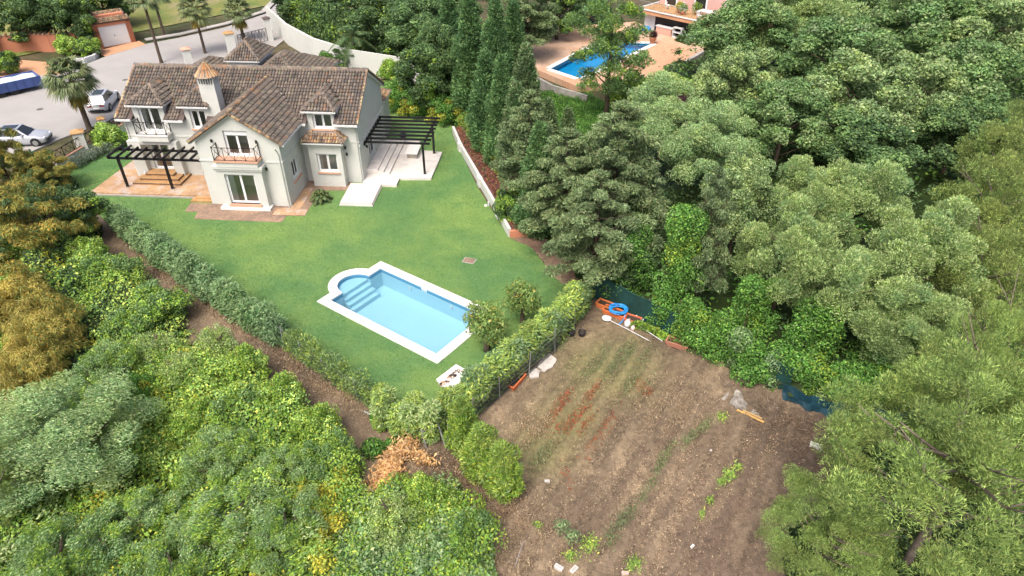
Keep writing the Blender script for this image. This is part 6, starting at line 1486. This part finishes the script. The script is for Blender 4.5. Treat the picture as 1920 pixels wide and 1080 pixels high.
for a, b in zip(out_, out_[1:]+out_[:1]): g.poly([(*a, -.11), (*b, -.11), (*b, .5), (*a, .5)]); g.poly([(*a, .5), (*b, .5), (*b, -.11), (*a, -.11)])
g.poly([(*p, -.1) for p in out_][::-1]); g.build('basin', M['poolin2'], np_)
g = MB(); g.poly([(*p, .4) for p in out_][::-1]); g.build('water', M['water2'], np_)
for a, b in zip(out_, out_[1:]+out_[:1]):
    a = Vector((*a, 0)); b = Vector((*b, 0)); d = b-a; L = d.length; d.normalize(); nn = Vector((-d.y, d.x, 0)); ce = Vector((*cN, 0))
    if nn.dot(a-ce) < 0: nn = -nn
    k = max(2, round(L/.8))
    for j in range(k): g = MB(); e2 = d if d.cross(nn).z > 0 else d; g.obox(a, d, nn, L*j/k+.01, 0.0, .5, L*(j+1)/k-.01, .6, .56) if d.cross(nn).z > 0 else g.obox(b, -d, nn, L*j/k+.01, 0.0, .5, L*(j+1)/k-.01, .6, .56); g.build('coping_stone', M['stone'], np_)
nk = tag(empty('terrace_kerb', (0, 0, 0)), 'grey coping wall along the near edge of the neighbour terrace', 'wall')
wall_run(nk, [(12.20, 68.87), (16.06, 71.50), (21.82, 79.24)], .75, .4, 'concrete', name='kerb_wall')
wall_run(nk, [(1.41, 71.50), (4.01, 67.00), (7.23, 64.05)], 1.0, .25, 'concrete', name='kerb_wall')
ur = tag(empty('urn_planter', (16.68, 82.99)+(.5,)), 'terracotta urn with a dark plant on the neighbour terrace', 'planter')
g = MB(); g.lathe([(0, 0), (.28, 0), (.2, .15), (.4, .5), (.45, .75), (.38, .8), (0, .76)], n=14, col=(.30, .12, .06)); g.build('urn', M['attr'], ur, True)
crown_mesh('plant', [(0, 0, 1.0, .4, 1)], 260, .4, .1, 'purple', 5, 'spray', .2, ur)
# the neighbour's house: two levels, balcony over an open store
nh = tag(empty('neighbour_house', (18.9, 87.6, 0), R(-45)), 'neighbouring house with a railed roof terrace over an open-fronted store', 'house')
g = MB(); g.box(-3.2, .2, -.6, 12, 9, 2.5); g.build('store_wall', M['white'], nh)
g = MB(); g.box(-3.6, -.9, 2.5, 12, 9, 2.95); g.build('terrace_edge', M['clay'], nh)
g = MB(); g.box(-3.6, -1.0, 2.95, 12, -.75, 3.06); g.box(-3.7, -.75, 2.95, -3.45, 9, 3.06); g.build('white_edging', M['white'], nh)
g = MB(); g.box(-3.4, -.7, 2.953, 12, 9, 2.97); g.build('terrace_floor', M['terra2'], nh)
g = MB()
g.bar((-3.5, -.85, 3.95), (12, -.85, 3.95), .05); 
for k in range(74): x = -3.5+.21*k; g.bar((x, -.85, 3.06), (x, -.85, 3.95), .022)
g.build('terrace_railing', M['galv'], nh)
g = MB(); g.box(-1.6, .16, .52, 6.5, .19, 2.3); g.build('store_dark_panel', M['plastic_black'], nh)  # black panel on the solid wall, painted-in shade of the open store
g = MB(); g.box(-3.3, 3.2, 2.97, 12, 9, 6); g.build('upper_wall', mat('pink_wall', (.6, .38, .34), .85), nh)
for k in range(3): g = MB(); g.box(-2.4+4.2*k, 3.1, 3.0, -.6+4.2*k, 3.19, 5.2); f_ = g.build('french_door', M['pvc'], nh); g = MB(); g.box(-2.2+4.2*k, 3.06, 3.1, -.8+4.2*k, 3.1, 5.1); g.build('pane', M['carglass'], f_)
def crate(nm, lb, cat, x, y, z, w_, d_, h_, col, rz=0):
    o = nh.location; c, s = math.cos(R(-45)), math.sin(R(-45)); r_ = tag(empty(nm, (o.x+x*c-y*s, o.y+x*s+y*c, z or .5), R(-45)+rz), lb, cat); return r_
cb = crate('kitchen_counter', 'pink-fronted counter with a white top under the neighbour roof terrace', 'cabinet', .2, -.5, 0, 0, 0, 0, 0)
g = MB(); g.box(-.9, -.3, 0, 1.3, .3, .85, (.5, .3, .24)); g.build('front', M['attr'], cb); g = MB(); g.box(-1, -.36, .85, 1.4, .34, .95); g.build('worktop', M['white'], cb)
cb = crate('shelf_unit', 'white open shelf unit beside the counter under the roof terrace', 'shelf', 2.3, -.5, 0, 0, 0, 0, 0)
for z in (0, .55, 1.1): g = MB(); g.box(-.6, -.3, z, .6, .3, z+.08); g.build('shelf', M['white'], cb)
for x in (-.62, .55): g = MB(); g.box(x, -.3, 0, x+.08, .3, 1.15); g.build('side_panel', M['white'], cb)
cb = crate('sun_bed', 'stacked blue-grey sun beds at the store front', 'sun bed', 3.9, -.6, 0, 0, 0, 0, 0)
for z in (.3, .42, .54): g = MB(); g.box(-.8, -.3, z, .8, .3, z+.06, (.25, .33, .4)); g.build('bed', M['attr'], cb)
for x, y in ((-.7, -.25), (.7, -.25), (-.7, .25), (.7, .25)): g = MB(); g.box(x-.03, y-.03, 0, x+.03, y+.03, .3); g.build('leg', M['white'], cb)
cb = crate('blue_cover', 'bright blue bundle at the left end of the open store', 'bundle', -2.2, -.7, 0, 0, 0, 0, 0)
g = MB(); g.lathe([(0, 0), (.6, 0), (.62, .25), (.4, .5), (0, .55)], n=10, col=(.04, .22, .55)); g.build('sheet', M['attr'], cb, True)
cb = crate('white_gate', 'small white slatted gate at the end of the open store', 'gate', 5.6, -.8, 0, 0, 0, 0, 0)
for k in range(6): g = MB(); g.box(-.75+.28*k, -.03, .05, -.65+.28*k, .03, 1.15); g.build('slat', M['white'], cb)
g = MB(); g.box(-.8, -.05, 1.15, .85, .05, 1.25); g.box(-.8, -.05, 0, .85, .05, .06); g.build('rail', M['white'], cb)
def chair(lb, x, y, rz, col=(.75, .76, .76)):
    c = crate('garden_chair', lb, 'chair', x, y, 2.97, 0, 0, 0, 0, rz); c['group'] = 'white chairs on the neighbour roof terrace'
    g = MB(); g.box(-.24, -.24, .42, .24, .24, .46, col); g.build('seat', M['attr'], c)
    g = MB()
    for k in range(4): g.box(-.22+.13*k, .2, .46, -.16+.13*k, .24, .9, col)
    g.box(-.24, .2, .88, .24, .25, .95, col); g.build('backrest', M['attr'], c)
    for a, b in ((-.2, -.2), (.2, -.2), (-.2, .2), (.2, .2)): g = MB(); g.box(a-.025, b-.025, 0, a+.025, b+.025, .42, col); g.build('leg', M['attr'], c)
chair('white chair nearest the pine end of the neighbour roof terrace', -.8, 1.3, 2.6); chair('white chair beyond the first one on the roof terrace', .9, 2.0, .6); chair('white chair in front of the terrace table', 4.6, -.1, 2.9); chair('white chair at the side of the terrace table', 5.7, .2, -2.6)
tb = crate('terrace_table', 'white table on the neighbour roof terrace', 'table', 5.0, 1.2, 2.97, 0, 0, 0, 0)
g = MB(); g.box(-1.1, -.55, .7, 1.1, .55, .75); g.build('top', M['white'], tb)
for x, y in ((-1, -.45), (1, -.45), (-1, .45), (1, .45)): g = MB(); g.box(x-.04, y-.04, 0, x+.04, y+.04, .7); g.build('leg', M['white'], tb)
for (x, y, s, pl, lb) in ((2.1, .3, .5, 'sage', 'potted grey-leaved plant on the roof terrace'), (1.2, .9, .45, 'yellow', 'potted yellow-green plant on the roof terrace'), (3.2, 1.6, .6, 'bright', 'potted leafy plant by the terrace wall')):
    q = crate('potted_plant', lb, 'plant pot', x, y, 2.97, 0, 0, 0, 0)
    g = MB(); g.lathe([(0, 0), (.2, 0), (.28, .4), (.24, .42), (0, .38)], n=12, col=(.45, .16, .08)); g.build('pot', M['attr'], q, True); crown_mesh('leaves', [(0, 0, .75, s, 1)], 300, .25, .09, pl, int(x*10), 'spray', .2, q)

# ------------------------------------------------------------ lawn furniture, garden things
blk = tag(empty('stone_bench', (0, 0, 0)), 'low white stone slab with a strip of rusty stain beside the pool', 'bench')
q = [(-3.81, 25.26), (-2.89, 26.38), (-2.00, 25.70), (-3.06, 24.24)]
g = MB(); g.prism(q, .25, .36); s_ = g.build('slab', M['stone'], blk); bevel(s_, .02, 2)
c_ = np.array(q).mean(0); g = MB(); g.prism([tuple(c_+(np.array(p)-c_)*.9) for p in q], -.05, .25); g.build('base', M['wall'], blk)
e1_ = (Vector(q[1])-Vector(q[0])); o_ = Vector((*c_, .365))-Vector((*(e1_*.08), 0)); ex = Vector((*e1_, 0)).normalized(); ey = Vector((-ex.y, ex.x, 0))
g = MB(); rr = random.Random(3)
for k in range(46):
    x = rr.uniform(-.75, .75); y = rr.uniform(-.13, .13)+.1; p = o_+ex*x+ey*y; a = rr.uniform(0, 3); s = rr.uniform(.04, .09)
    c = rr.choice([(.34, .25, .2), (.45, .3, .2), (.30, .22, .18), (.5, .3, .17)]) if x < .1 else (.30, .24, .21)
    g.obox(p, (math.cos(a), math.sin(a), 0), (-math.sin(a), math.cos(a), 0), -s, -s*.5, 0, s, s*.5, .03, c)
g.build('bark_pieces', M['attr'], blk)['kind'] = 'stuff'
dc = tag(empty('drain_cover', (-2.74, 36.65)+(.0,), R(-20)), 'small grey drain cover set in the lawn', 'drain cover')
g = MB(); g.box(-.4, -.3, -.02, .4, .3, .03); g.build('frame', M['concrete'], dc); g = MB(); g.box(-.34, -.24, .03, .34, .24, .045); g.build('lid', M['paving'], dc)
sp = tag(empty('garden_tap', (-1.71, 43.95)+(0,)), 'small white tap stand on the lawn beside the flower bed wall', 'tap')
g = MB(); g.tube([(0, 0, -.02), (0, 0, .35)], .06, 8); g.build('stand', M['white'], sp); g = MB(); g.box(-.3, -.12, -.02, -.1, .12, .05); g.build('cover', M['stone'], sp)
def trough(nm, lb, px, rz, soil=True, col=(.52, .14, .05), tilt=0, L=.62, W=.3, H_=.3, z=0):
    t = tag(empty(nm, (*px, z), rz), lb, 'planter'); t.rotation_euler = (tilt, 0, rz)
    g = MB(); a, b = .86, 1.0
    O = [(-L*a, -W*a, 0), (L*a, -W*a, 0), (L*a, W*a, 0), (-L*a, W*a, 0)]; T_ = [(-L, -W, H_), (L, -W, H_), (L, W, H_), (-L, W, H_)]
    I = [(x*.9, y*.8, H_) for x, y, z_ in T_]; D_ = [(x*.86, y*.78, H_*.6) for x, y, z_ in T_]
    for k in range(4):
        j = (k+1) % 4; g.poly([O[k], O[j], T_[j], T_[k]], col); g.poly([T_[k], T_[j], I[j], I[k]], tuple(c*1.15 for c in col)); g.poly([I[k], I[j], D_[j], D_[k]], tuple(c*.9 for c in col))
    g.poly(O[::-1], col); g.build('body', M['attr'], t)
    if soil: g = MB(); g.poly([(x*.86, y*.78, H_*.75) for x, y, z_ in T_], (.05, .035, .025)); g.build('soil', M['attr'], t)
    return t
trough('planter_trough', 'orange plastic planter trough full of dark soil under the clipped hedge', (0.16, 25.36), R(58))
trough('planter_trough', 'empty terracotta trough on its own at the ivy edge', (8.95, 28.28), R(-28), False, (.34, .15, .10))
trough('planter_trough', 'orange planter box against the net behind the blue hose', (5.49, 31.67), R(-35), True, (.60, .18, .06), L=.6)
trough('planter_trough', 'second orange planter half hidden under the blue hose', (5.88, 31.01), R(-35), True, (.55, .15, .05), L=.7)
trough('planter_trough', 'orange-red planter box behind the white canisters', (6.82, 30.32), R(-30), True, (.5, .14, .07), L=.45)
hs = tag(empty('blue_hose', (6.05, 30.91)+(.36,)), 'coiled bright blue pool hose lying on the orange planters', 'hose')
g = MB(); rr = random.Random(5); pts = []
for k in range(9*26):
    a = 2*math.pi*k/26; n_ = k//26; rad = .30+.035*(n_ % 5)+.02*math.sin(a*2+n_*1.3); cx_, cy_ = .04*math.sin(n_*2.1), .04*math.cos(n_*1.7)
    pts.append((cx_+rad*1.25*math.cos(a), cy_+rad*1.05*math.sin(a), .03+.028*n_*.6+.015*math.sin(a*3+n_)))
pts += [(.3, -.5, -.1), (.1, -.72, -.3), (-.05, -.8, -.32)]
g.tube(pts, .03, 7, (.03, .25, .62)); g.build('coil', M['attrgloss'], hs, True)
def pole(lb, a, b, z=.12, net_=False):
    p = tag(empty('pool_pole', (*a, z)), lb, 'pole', 'white pool poles lying on the ground'); d = Vector((b[0]-a[0], b[1]-a[1], -.04))
    g = MB(); g.tube([(0, 0, 0), d*.5+Vector((0, 0, .02)), d], .022, 7); g.build('pole', M['white'], p)
    if net_:
        g = MB(); n2 = Vector((-d.y, d.x, 0)).normalized(); dn = -d.normalized(); g.tube([dn*(.25+.25*math.cos(t))+n2*.24*math.sin(t)+Vector((0, 0, .03)) for t in np.linspace(0, 6.28, 17)], .025, 6); g.build('hoop', M['white'], p)
        g = MB(); g.poly([dn*(.25+.24*math.cos(t))+n2*.23*math.sin(t)+Vector((0, 0, .02)) for t in np.linspace(0, 5.9, 14)], (.5, .47, .48)); g.build('net_bag', M['attr'], p)
pole('white pole with a round skimmer net at its upper end', (5.55, 30.32), (7.47, 28.59), net_=True)
pole('plain white pole running from the blue hose', (6.44, 30.61), (8.19, 28.55))
for (px, lb, s, c) in (((6.46, 29.94), 'white plastic canister beside the blue hose', 1., (.7, .7, .72)), ((6.72, 29.60), 'pinkish plastic jug next to the white canister', .7, (.6, .45, .42))):
    q = tag(empty('canister', (*px, 0), .6), lb, 'canister'); g = MB(); g.lathe([(0, 0), (.17*s, 0), (.18*s, .3*s), (.1*s, .4*s), (.05*s, .42*s), (.05*s, .48*s), (0, .48*s)], n=12, col=c); g.build('body', M['attrgloss'], q, True)
    g = MB(); g.tube([(.1*s, 0, .38*s), (.16*s, 0, .47*s), (0, 0, .5*s)], .015, 6, c); g.build('handle', M['attrgloss'], q)
q = tag(empty('white_basin', (*(7.17, 30.42), .0), .3), 'grey-white basin tucked behind the canisters', 'basin'); g = MB(); g.lathe([(0, .02), (.2, 0), (.3, .22), (.27, .22), (.18, .06), (0, .05)], n=14, col=(.5, .55, .6)); g.build('bowl', M['attr'], q, True)
for (px, lb) in (((3.27, 29.18), 'black plant pot nearest the hedge'), ((3.85, 29.14), 'black plant pot with a dead stub beside the first')):
    q = tag(empty('plant_pot', (*px, 0)), lb, 'plant pot', 'black plant pots under the hedge'); g = MB(); g.lathe([(0, 0), (.17, 0), (.22, .3), (.19, .3), (.16, .2)], n=16); g.build('pot', M['plastic_black'], q, True); g = MB(); g.lathe([(.17, .22), (0, .23)], n=16, col=(.04, .03, .02)); g.build('soil', M['attr'], q)
# lettuce row behind the poles
for px, lb_ in (((7.18, 29.89), 'second'), ((7.44, 29.65), 'third'), ((7.70, 29.46), 'fourth'), ((7.96, 29.23), 'fifth'), ((8.21, 29.00), 'sixth'), ((6.87, 29.84), 'the one nearest the jugs,'), ((8.36, 28.82), 'the one nearest the empty trough,')):
    q = tag(empty('leafy_plant', (*px, 0)), 'leafy vegetable, '+lb_+' in the row behind the white poles', 'plant', 'leafy vegetables behind the white poles'); crown_mesh('leaves', [(0, 0, .15, .22, .8)], 150, .2, .12, 'bright', int(px[0]*99) % 97, 'spray', .2, q)
# patches and pieces on the bare plot
def slab(nm, lb, cat, pts, z0, z1, m, kind=None):
    P_ = np.array(pts); c = P_.mean(0); rr = random.Random(len(lb)); ring = []
    for a, b in zip(pts, pts[1:]+pts[:1]):
        for t in (0, .33, .66): ring.append((a[0]+(b[0]-a[0])*t+rr.uniform(-.06, .06), a[1]+(b[1]-a[1])*t+rr.uniform(-.06, .06)))
    g = MB(); g.prism(ring, z0, z1); o = g.build(nm, m); return tag(o, lb, cat, None, kind)
pc = mat('dried_mortar', (.52, .49, .45), .9, var=.18, s1=4)
slab('mortar_patch', 'pale dried mortar splash beside the fence, the larger', 'mortar patch', [(1.47, 27.19), (1.99, 27.58), (2.34, 27.15), (2.11, 26.48), (1.65, 26.20), (1.33, 26.57)], -.05, .05, pc)
slab('mortar_patch', 'pale dried mortar splash near the orange trough, the smaller', 'mortar patch', [(0.83, 26.24), (1.16, 26.40), (1.52, 26.20), (1.36, 25.76), (0.98, 25.72)], -.05, .05, pc)
slab('concrete_slab', 'broken pale concrete slab at the edge of the ivy', 'concrete slab', [(10.31, 24.23), (11.05, 25.06), (11.39, 24.71), (11.42, 24.15), (11.87, 23.01), (11.53, 23.15), (10.67, 23.79)], -.05, .06, mat('old_cement', (.36, .34, .31), .9, layers=[(1.2, (.48, .46, .43), (1.3, 1.25, 1.2), 'MULTIPLY', (.4, .6), 1), (9, (.6,)*3, (1.3,)*3, 'MULTIPLY', (.3, .7), 1)]))
def timber(lb, a, b, w_, col, cat='plank', nm='timber_plank', z=.06):
    q = tag(empty(nm, (*a, z)), lb, cat); g = MB(); g.bar((0, 0, 0), (b[0]-a[0], b[1]-a[1], .02), w_, .05, col); g.build('board', M['attr'], q)
timber('orange-yellow timber plank beside the concrete slab', (10.86, 23.43), (11.92, 22.60), .1, (.5, .3, .1))
timber('thinner timber plank lying along the orange one', (11.12, 23.36), (11.88, 22.80), .07, (.42, .28, .12), z=.1)
timber('dark plank under the pale bindweed mound', (11.17, 25.84), (11.75, 25.25), .14, (.12, .10, .08))
timber('long bare branch lying at the bottom of the plot', (0.12, 15.14), (0.45, 16.20), .05, (.22, .19, .17), 'branch', 'fallen_branch')
timber('thin bare branch beside the bramble end', (-0.25, 15.80), (-0.39, 16.59), .04, (.3, .2, .14), 'branch', 'fallen_branch')
def brick(lb, px, rz, s=1, col=(.55, .53, .49)):
    q = tag(empty('concrete_block', (*px, 0), rz), lb, 'block'); g = MB(); g.box(-.22*s, -.11*s, -.03, .22*s, .11*s, .15*s, col); g.box(-.16*s, -.05*s, .15*s, .16*s, .05*s, .152*s, tuple(c*.75 for c in col)); o = g.build('block', M['attr'], q); bevel(o, .012, 1)
brick('pale concrete block on the dark soil near the big pine', (13.84, 21.12), -.5, 1.2)
brick('white broken block at the bottom edge, first of three', (1.80, 15.09), -.6, .8, (.48, .46, .43)); brick('white broken block at the bottom edge, tilted the other way', (2.37, 15.00), .8, .8, (.46, .44, .41)); brick('small pinkish block at the bottom edge', (4.31, 14.87), 0, .6, (.5, .38, .32))
brick('little white stone in the middle of the plot', (1.52, 19.20), 0, .5, (.5, .49, .46)); brick('little white stone far down the furrows', (9.00, 20.93), .3, .3, (.5, .49, .46)); brick('pale flint lying in a furrow', (7.13, 16.04), .8, .4, (.65, .63, .6))

# scattered litter, weeds and leaves of the plot: nobody could count them
def scatter(name, label, blobs, n, pal, seed, L, W, z=(0, .06), up=False, flatn=True, cat=None):
    r = np.random.default_rng(seed); b = np.array(blobs, float); wgt = b[:, 2]*b[:, 3]; k = r.choice(len(b), n, p=wgt/wgt.sum()); c = b[k]
    g_ = r.normal(size=(n, 2))*.5; ang = c[:, 4]; dx = g_[:, 0]*c[:, 2]; dy = g_[:, 1]*c[:, 3]
    x = c[:, 0]+dx*np.cos(ang)-dy*np.sin(ang); y = c[:, 1]+dx*np.sin(ang)+dy*np.cos(ang)
    zz = -.06+fbm(x, y, .9, 1)*.09+fbm(x, y, 5, 2)*.05+.03+z[0]+(z[1]-z[0])*r.random(n)
    if up: A = unit(r.normal(size=(n, 3))*.5+np.array([0, 0, 1.])); N = unit(r.normal(size=(n, 3)))
    else: N = unit(r.normal(size=(n, 3))*.35+np.array([0, 0, 1.])); A = unit(np.cross(N, r.normal(size=(n, 3))))
    V, F = leafquads(np.stack([x, y, zz], 1), A, N, L*(.5+r.random(n)), W*(.5+r.random(n)))
    return tag(np_mesh(name, V, F, M['leaf'], leafcols(n, pal, r)), label, cat, None, 'stuff')
PAL['rust'] = (arr((.27, .08, .035), (.33, .11, .05), (.20, .06, .03), (.25, .12, .07)), (.4, .25, .2, .15))
PAL['straw'] = (arr((.44, .34, .23), (.54, .44, .31), (.30, .22, .15), (.38, .28, .18)), (.35, .25, .2, .2))
PAL['clod'] = (arr((.15, .105, .075), (.24, .175, .125), (.09, .065, .05), (.32, .24, .17)), (.35, .3, .2, .15))
PAL['weed'] = (arr((.19, .22, .12), (.15, .21, .09), (.24, .25, .15)), (.4, .35, .25))
def bl(px, a, b, ang=58): return (*px, a, b, R(ang))
scatter('rust_leaves', 'rust-red fallen leaves in streaks along the furrows', [bl((2.27, 23.50), .9, .35), bl((2.91, 22.73), 1.1, .35), bl((3.60, 23.25), .7, .3), bl((3.32, 22.46), .9, .4), bl((4.53, 22.46), 1.3, .3), bl((4.08, 21.73), 1.0, .25), bl((3.51, 20.93), .9, .25), bl((2.44, 19.43), .7, .2, 100), bl((2.64, 24.34), .7, .3), bl((3.99, 24.71), .9, .3), bl((6.47, 25.29), .8, .3), bl((2.01, 22.39), .7, .3), bl((6.78, 24.71), .5, .3)], 1900, 'rust', 601, .085, .05)
scatter('straw_litter', 'pale chips and dry leaves strewn over the plot', [bl((7.22, 23.43), 3.0, 2.2), bl((1.01, 22.73), 2.2, 1.4), bl((3.30, 26.08), 3, 2), bl((4.40, 19.29), 3, 2.5), bl((0.89, 17.91), 2.2, 2.2), bl((1.25, 15.68), 2.5, 1.5), bl((7.87, 19.29), 3, 2.5), bl((6.09, 15.92), 3, 2), bl((11.76, 21.41), 2, 1.3), bl((-10.99, 26.08), 3.5, .8, -40), bl((-16.53, 31.01), 3.5, .8, -40), bl((-3.08, 20.17), 2.2, 1.1, -30), bl((-6.59, 22.73), 2, .8, -40)], 5500, 'straw', 602, .06, .03)
scatter('soil_clods', 'dark and pale crumbs of earth over the plot and path', [bl((5.79, 20.78), 6, 5), bl((6.14, 16.15), 5, 3), bl((11.00, 20.47), 3, 3), bl((0.87, 17.14), 3, 3), bl((5.12, 25.29), 4, 2.5), bl((-11.09, 26.48), 5, 1.1, -40), bl((-19.27, 32.56), 4, .9, -40), bl((-2.32, 19.29), 2.5, 1.5)], 12000, 'clod', 603, .07, .05, z=(-.02, .04))
scatter('dry_fern', 'heap of orange dried fern fronds beside the bramble', [bl((-5.29, 19.87), 1.3, .5, 75), bl((-5.47, 18.73), 1.0, .5, 60), bl((-6.02, 17.91), .9, .5, 40), bl((-4.82, 20.78), .8, .3), bl((-4.05, 20.32), .7, .25, -30), bl((-6.65, 18.32), .5, .4)], 5200, 'dry', 604, .22, .07, z=(.05, .55))
scatter('weed_row', 'grey-green onion row running along a furrow', [bl((6.99, 20.78), 1.0, .25, 52), bl((8.12, 21.57), .9, .3, 48), bl((6.11, 19.15), .8, .22, 52), bl((6.61, 20.02), .8, .22, 52), bl((5.52, 18.32), .8, .25, 55), bl((4.85, 17.52), .7, .35, 55), bl((4.34, 17.01), .5, .3), bl((3.94, 16.39), .5, .35), bl((9.05, 22.39), .8, .3, 45)], 2300, 'weed', 605, .17, .03, z=(0, .12), up=True)
scatter('weeds', 'bright weeds dotted along the lower furrow', [bl((9.98, 22.91), .32, .25), bl((9.45, 19.49), .42, .3), bl((9.97, 19.93), .25, .2), bl((9.04, 19.15), .3, .2), bl((8.31, 18.18), .25, .18), bl((7.82, 17.52), .25, .15), bl((1.04, 16.94), .2, .2), bl((3.06, 16.04), .45, .35), bl((2.29, 15.57), .3, .3), bl((4.73, 15.23), .4, .3)], 1900, 'thicket', 606, .13, .045, z=(0, .16), up=True)
scatter('ground_grass', 'thin mossy weeds over the upper plot', [bl((4.71, 26.48), 2.0, 1.2, 20), bl((6.28, 27.75), 1.6, 1.0, 0), bl((1.21, 20.78), 1.2, .8), bl((2.62, 28.64), 1.2, .7), bl((6.20, 25.29), 1.2, .8)], 9000, 'weed', 607, .09, .035, z=(-.02, .05), up=True)
scatter('dry_grass', 'dry brown grass standing along the fence path and plot edges', [bl((-22.29, 35.97), 4, .7, -41), bl((-16.22, 31.01), 4, .8, -41), bl((-11.09, 26.48), 3.5, .9, -40), bl((-7.88, 24.15), 2.5, .8, -38), bl((-3.06, 19.87), 2.2, 1.2, -30), bl((-0.44, 17.65), 1.4, 2.2), bl((0.00, 15.45), 1.8, 1.2), bl((1.01, 22.39), 1.5, 1.0), bl((8.07, 23.79), 2.5, 1.6)], 15000, 'straw', 608, .17, .02, z=(-.02, .08), up=True)
scatter('dark_twigs', 'brown twigs and dead stalks over the path', [bl((-22.29, 35.97), 4, .6, -41), bl((-16.22, 31.01), 4, .7, -41), bl((-11.09, 26.48), 3.5, .8, -40), bl((-2.57, 19.58), 2.2, 1.4, -30), bl((13.07, 22.39), 2.2, 1.6, -35), bl((-0.67, 17.91), 1.2, 1.5)], 6000, 'clod', 609, .28, .022, z=(0, .08))
for (px, lb) in (((1.88, 16.39), 'spindly green sapling near the bottom of the plot'), ((2.27, 15.92), 'second spindly sapling just below the first')):
    q = tag(empty('sapling', (*px, 0)), lb, 'sapling'); g = MB(); g.tube([(0, 0, -.05), (.03, .02, .4), (0, .05, .8)], .018, 5); g.tube([(0, .02, .35), (.25, .1, .7)], .01, 5); g.build('stem', M['bark'], q); crown_mesh('leaves', [(0, 0, .8, .3, 1), (.25, .1, .7, .2, 1)], 160, .12, .06, 'hedge', 3, 'leaf', .3, q)
for (px, s, lb) in (((-6.26, 22.73), .45, 'rounded green weed clump on the dry path'), ((-5.49, 21.25), .28, 'small green weed clump below the path bend'), ((-6.27, 20.78), .5, 'leafy weed clump beside the dried fern')):
    q = tag(empty('weed_clump', (*px, 0)), lb, 'weed'); crown_mesh('leaves', [(0, 0, s*.6, s, .8), (s*.5, s*.3, s*.4, s*.7, .8)], int(1600*s), .14, .09, 'ivy', 8, 'leaf', .2, q)
# blades of the lawn: fine upright tufts give the turf its nap
r_ = np.random.default_rng(77); LP = np.array(LAWN); lo, hi = LP.min(0), LP.max(0); n = 230000
pts = np.stack([r_.uniform(lo[0], hi[0], n), r_.uniform(lo[1], min(hi[1], 58), n)], 1)
pool_o = [PP(*p)[:2] for p in outer_pts(.03)]
ok = inpoly(pts, LAWN) & ~inpoly(pts, pool_o)
def hloc(p): dx, dy = p[:, 0]-HO[0], p[:, 1]-HO[1]; c, s = math.cos(HA), math.sin(HA); return np.stack([dx*c+dy*s, -dx*s+dy*c], 1)
hl = hloc(pts)
for pol in ([(-19.97, -3.45), (-11.9, -3.45), (-11.9, -5.4), (-10.75, -5.4), (-10.6, -6.4), (-4.25, -6.45), (-4.2, -5.45), (-2.9, -5.4), (-2.95, -3.8), (1.6, -3.8), (1.6, -.62), (2.7, -.62), (2.7, .5), (5.2, .7), (5.3, 5.7), (3.1, 8.1), (0, 30), (-22, 30), (-19.6, 2.3)],): ok &= ~inpoly(hl, pol)
pts = pts[ok]; n = len(pts)
A = unit(r_.normal(size=(n, 3))*.6+np.array([0, 0, .8])); N = unit(r_.normal(size=(n, 3))+np.array([0, 0, .5]))
V, F = leafquads(np.stack([pts[:, 0], pts[:, 1], np.full(n, .018)], 1), A, N, .085*(.6+.8*r_.random(n)), .022*np.ones(n))
PAL['turf'] = (arr((.15, .27, .075), (.18, .31, .09), (.12, .23, .065), (.24, .33, .11)), (.4, .25, .2, .15))
q = (fbm(pts[:, 0], pts[:, 1], .16, 4)-.5)[:, None]
tc_ = leafcols(n, 'turf', r_)*(1+q*np.array([.7, .25, .2]))
tag(np_mesh('grass_blades', V, F, M['leaf'], tc_), 'short mown grass blades of the lawn', None, None, 'stuff')

for (px, lb) in (((-45.14, 63.07), 'round iron manhole cover in the middle of the road'), ((-40.86, 71.50), 'round iron manhole cover near the villa corner')):
    q = tag(empty('manhole_cover', (*px, .013)), lb, 'manhole cover'); g = MB(); g.tube([(0, 0, 0), (0, 0, .008)], .3, 20, (.10, .095, .09)); g.build('cover', M['attr'], q)
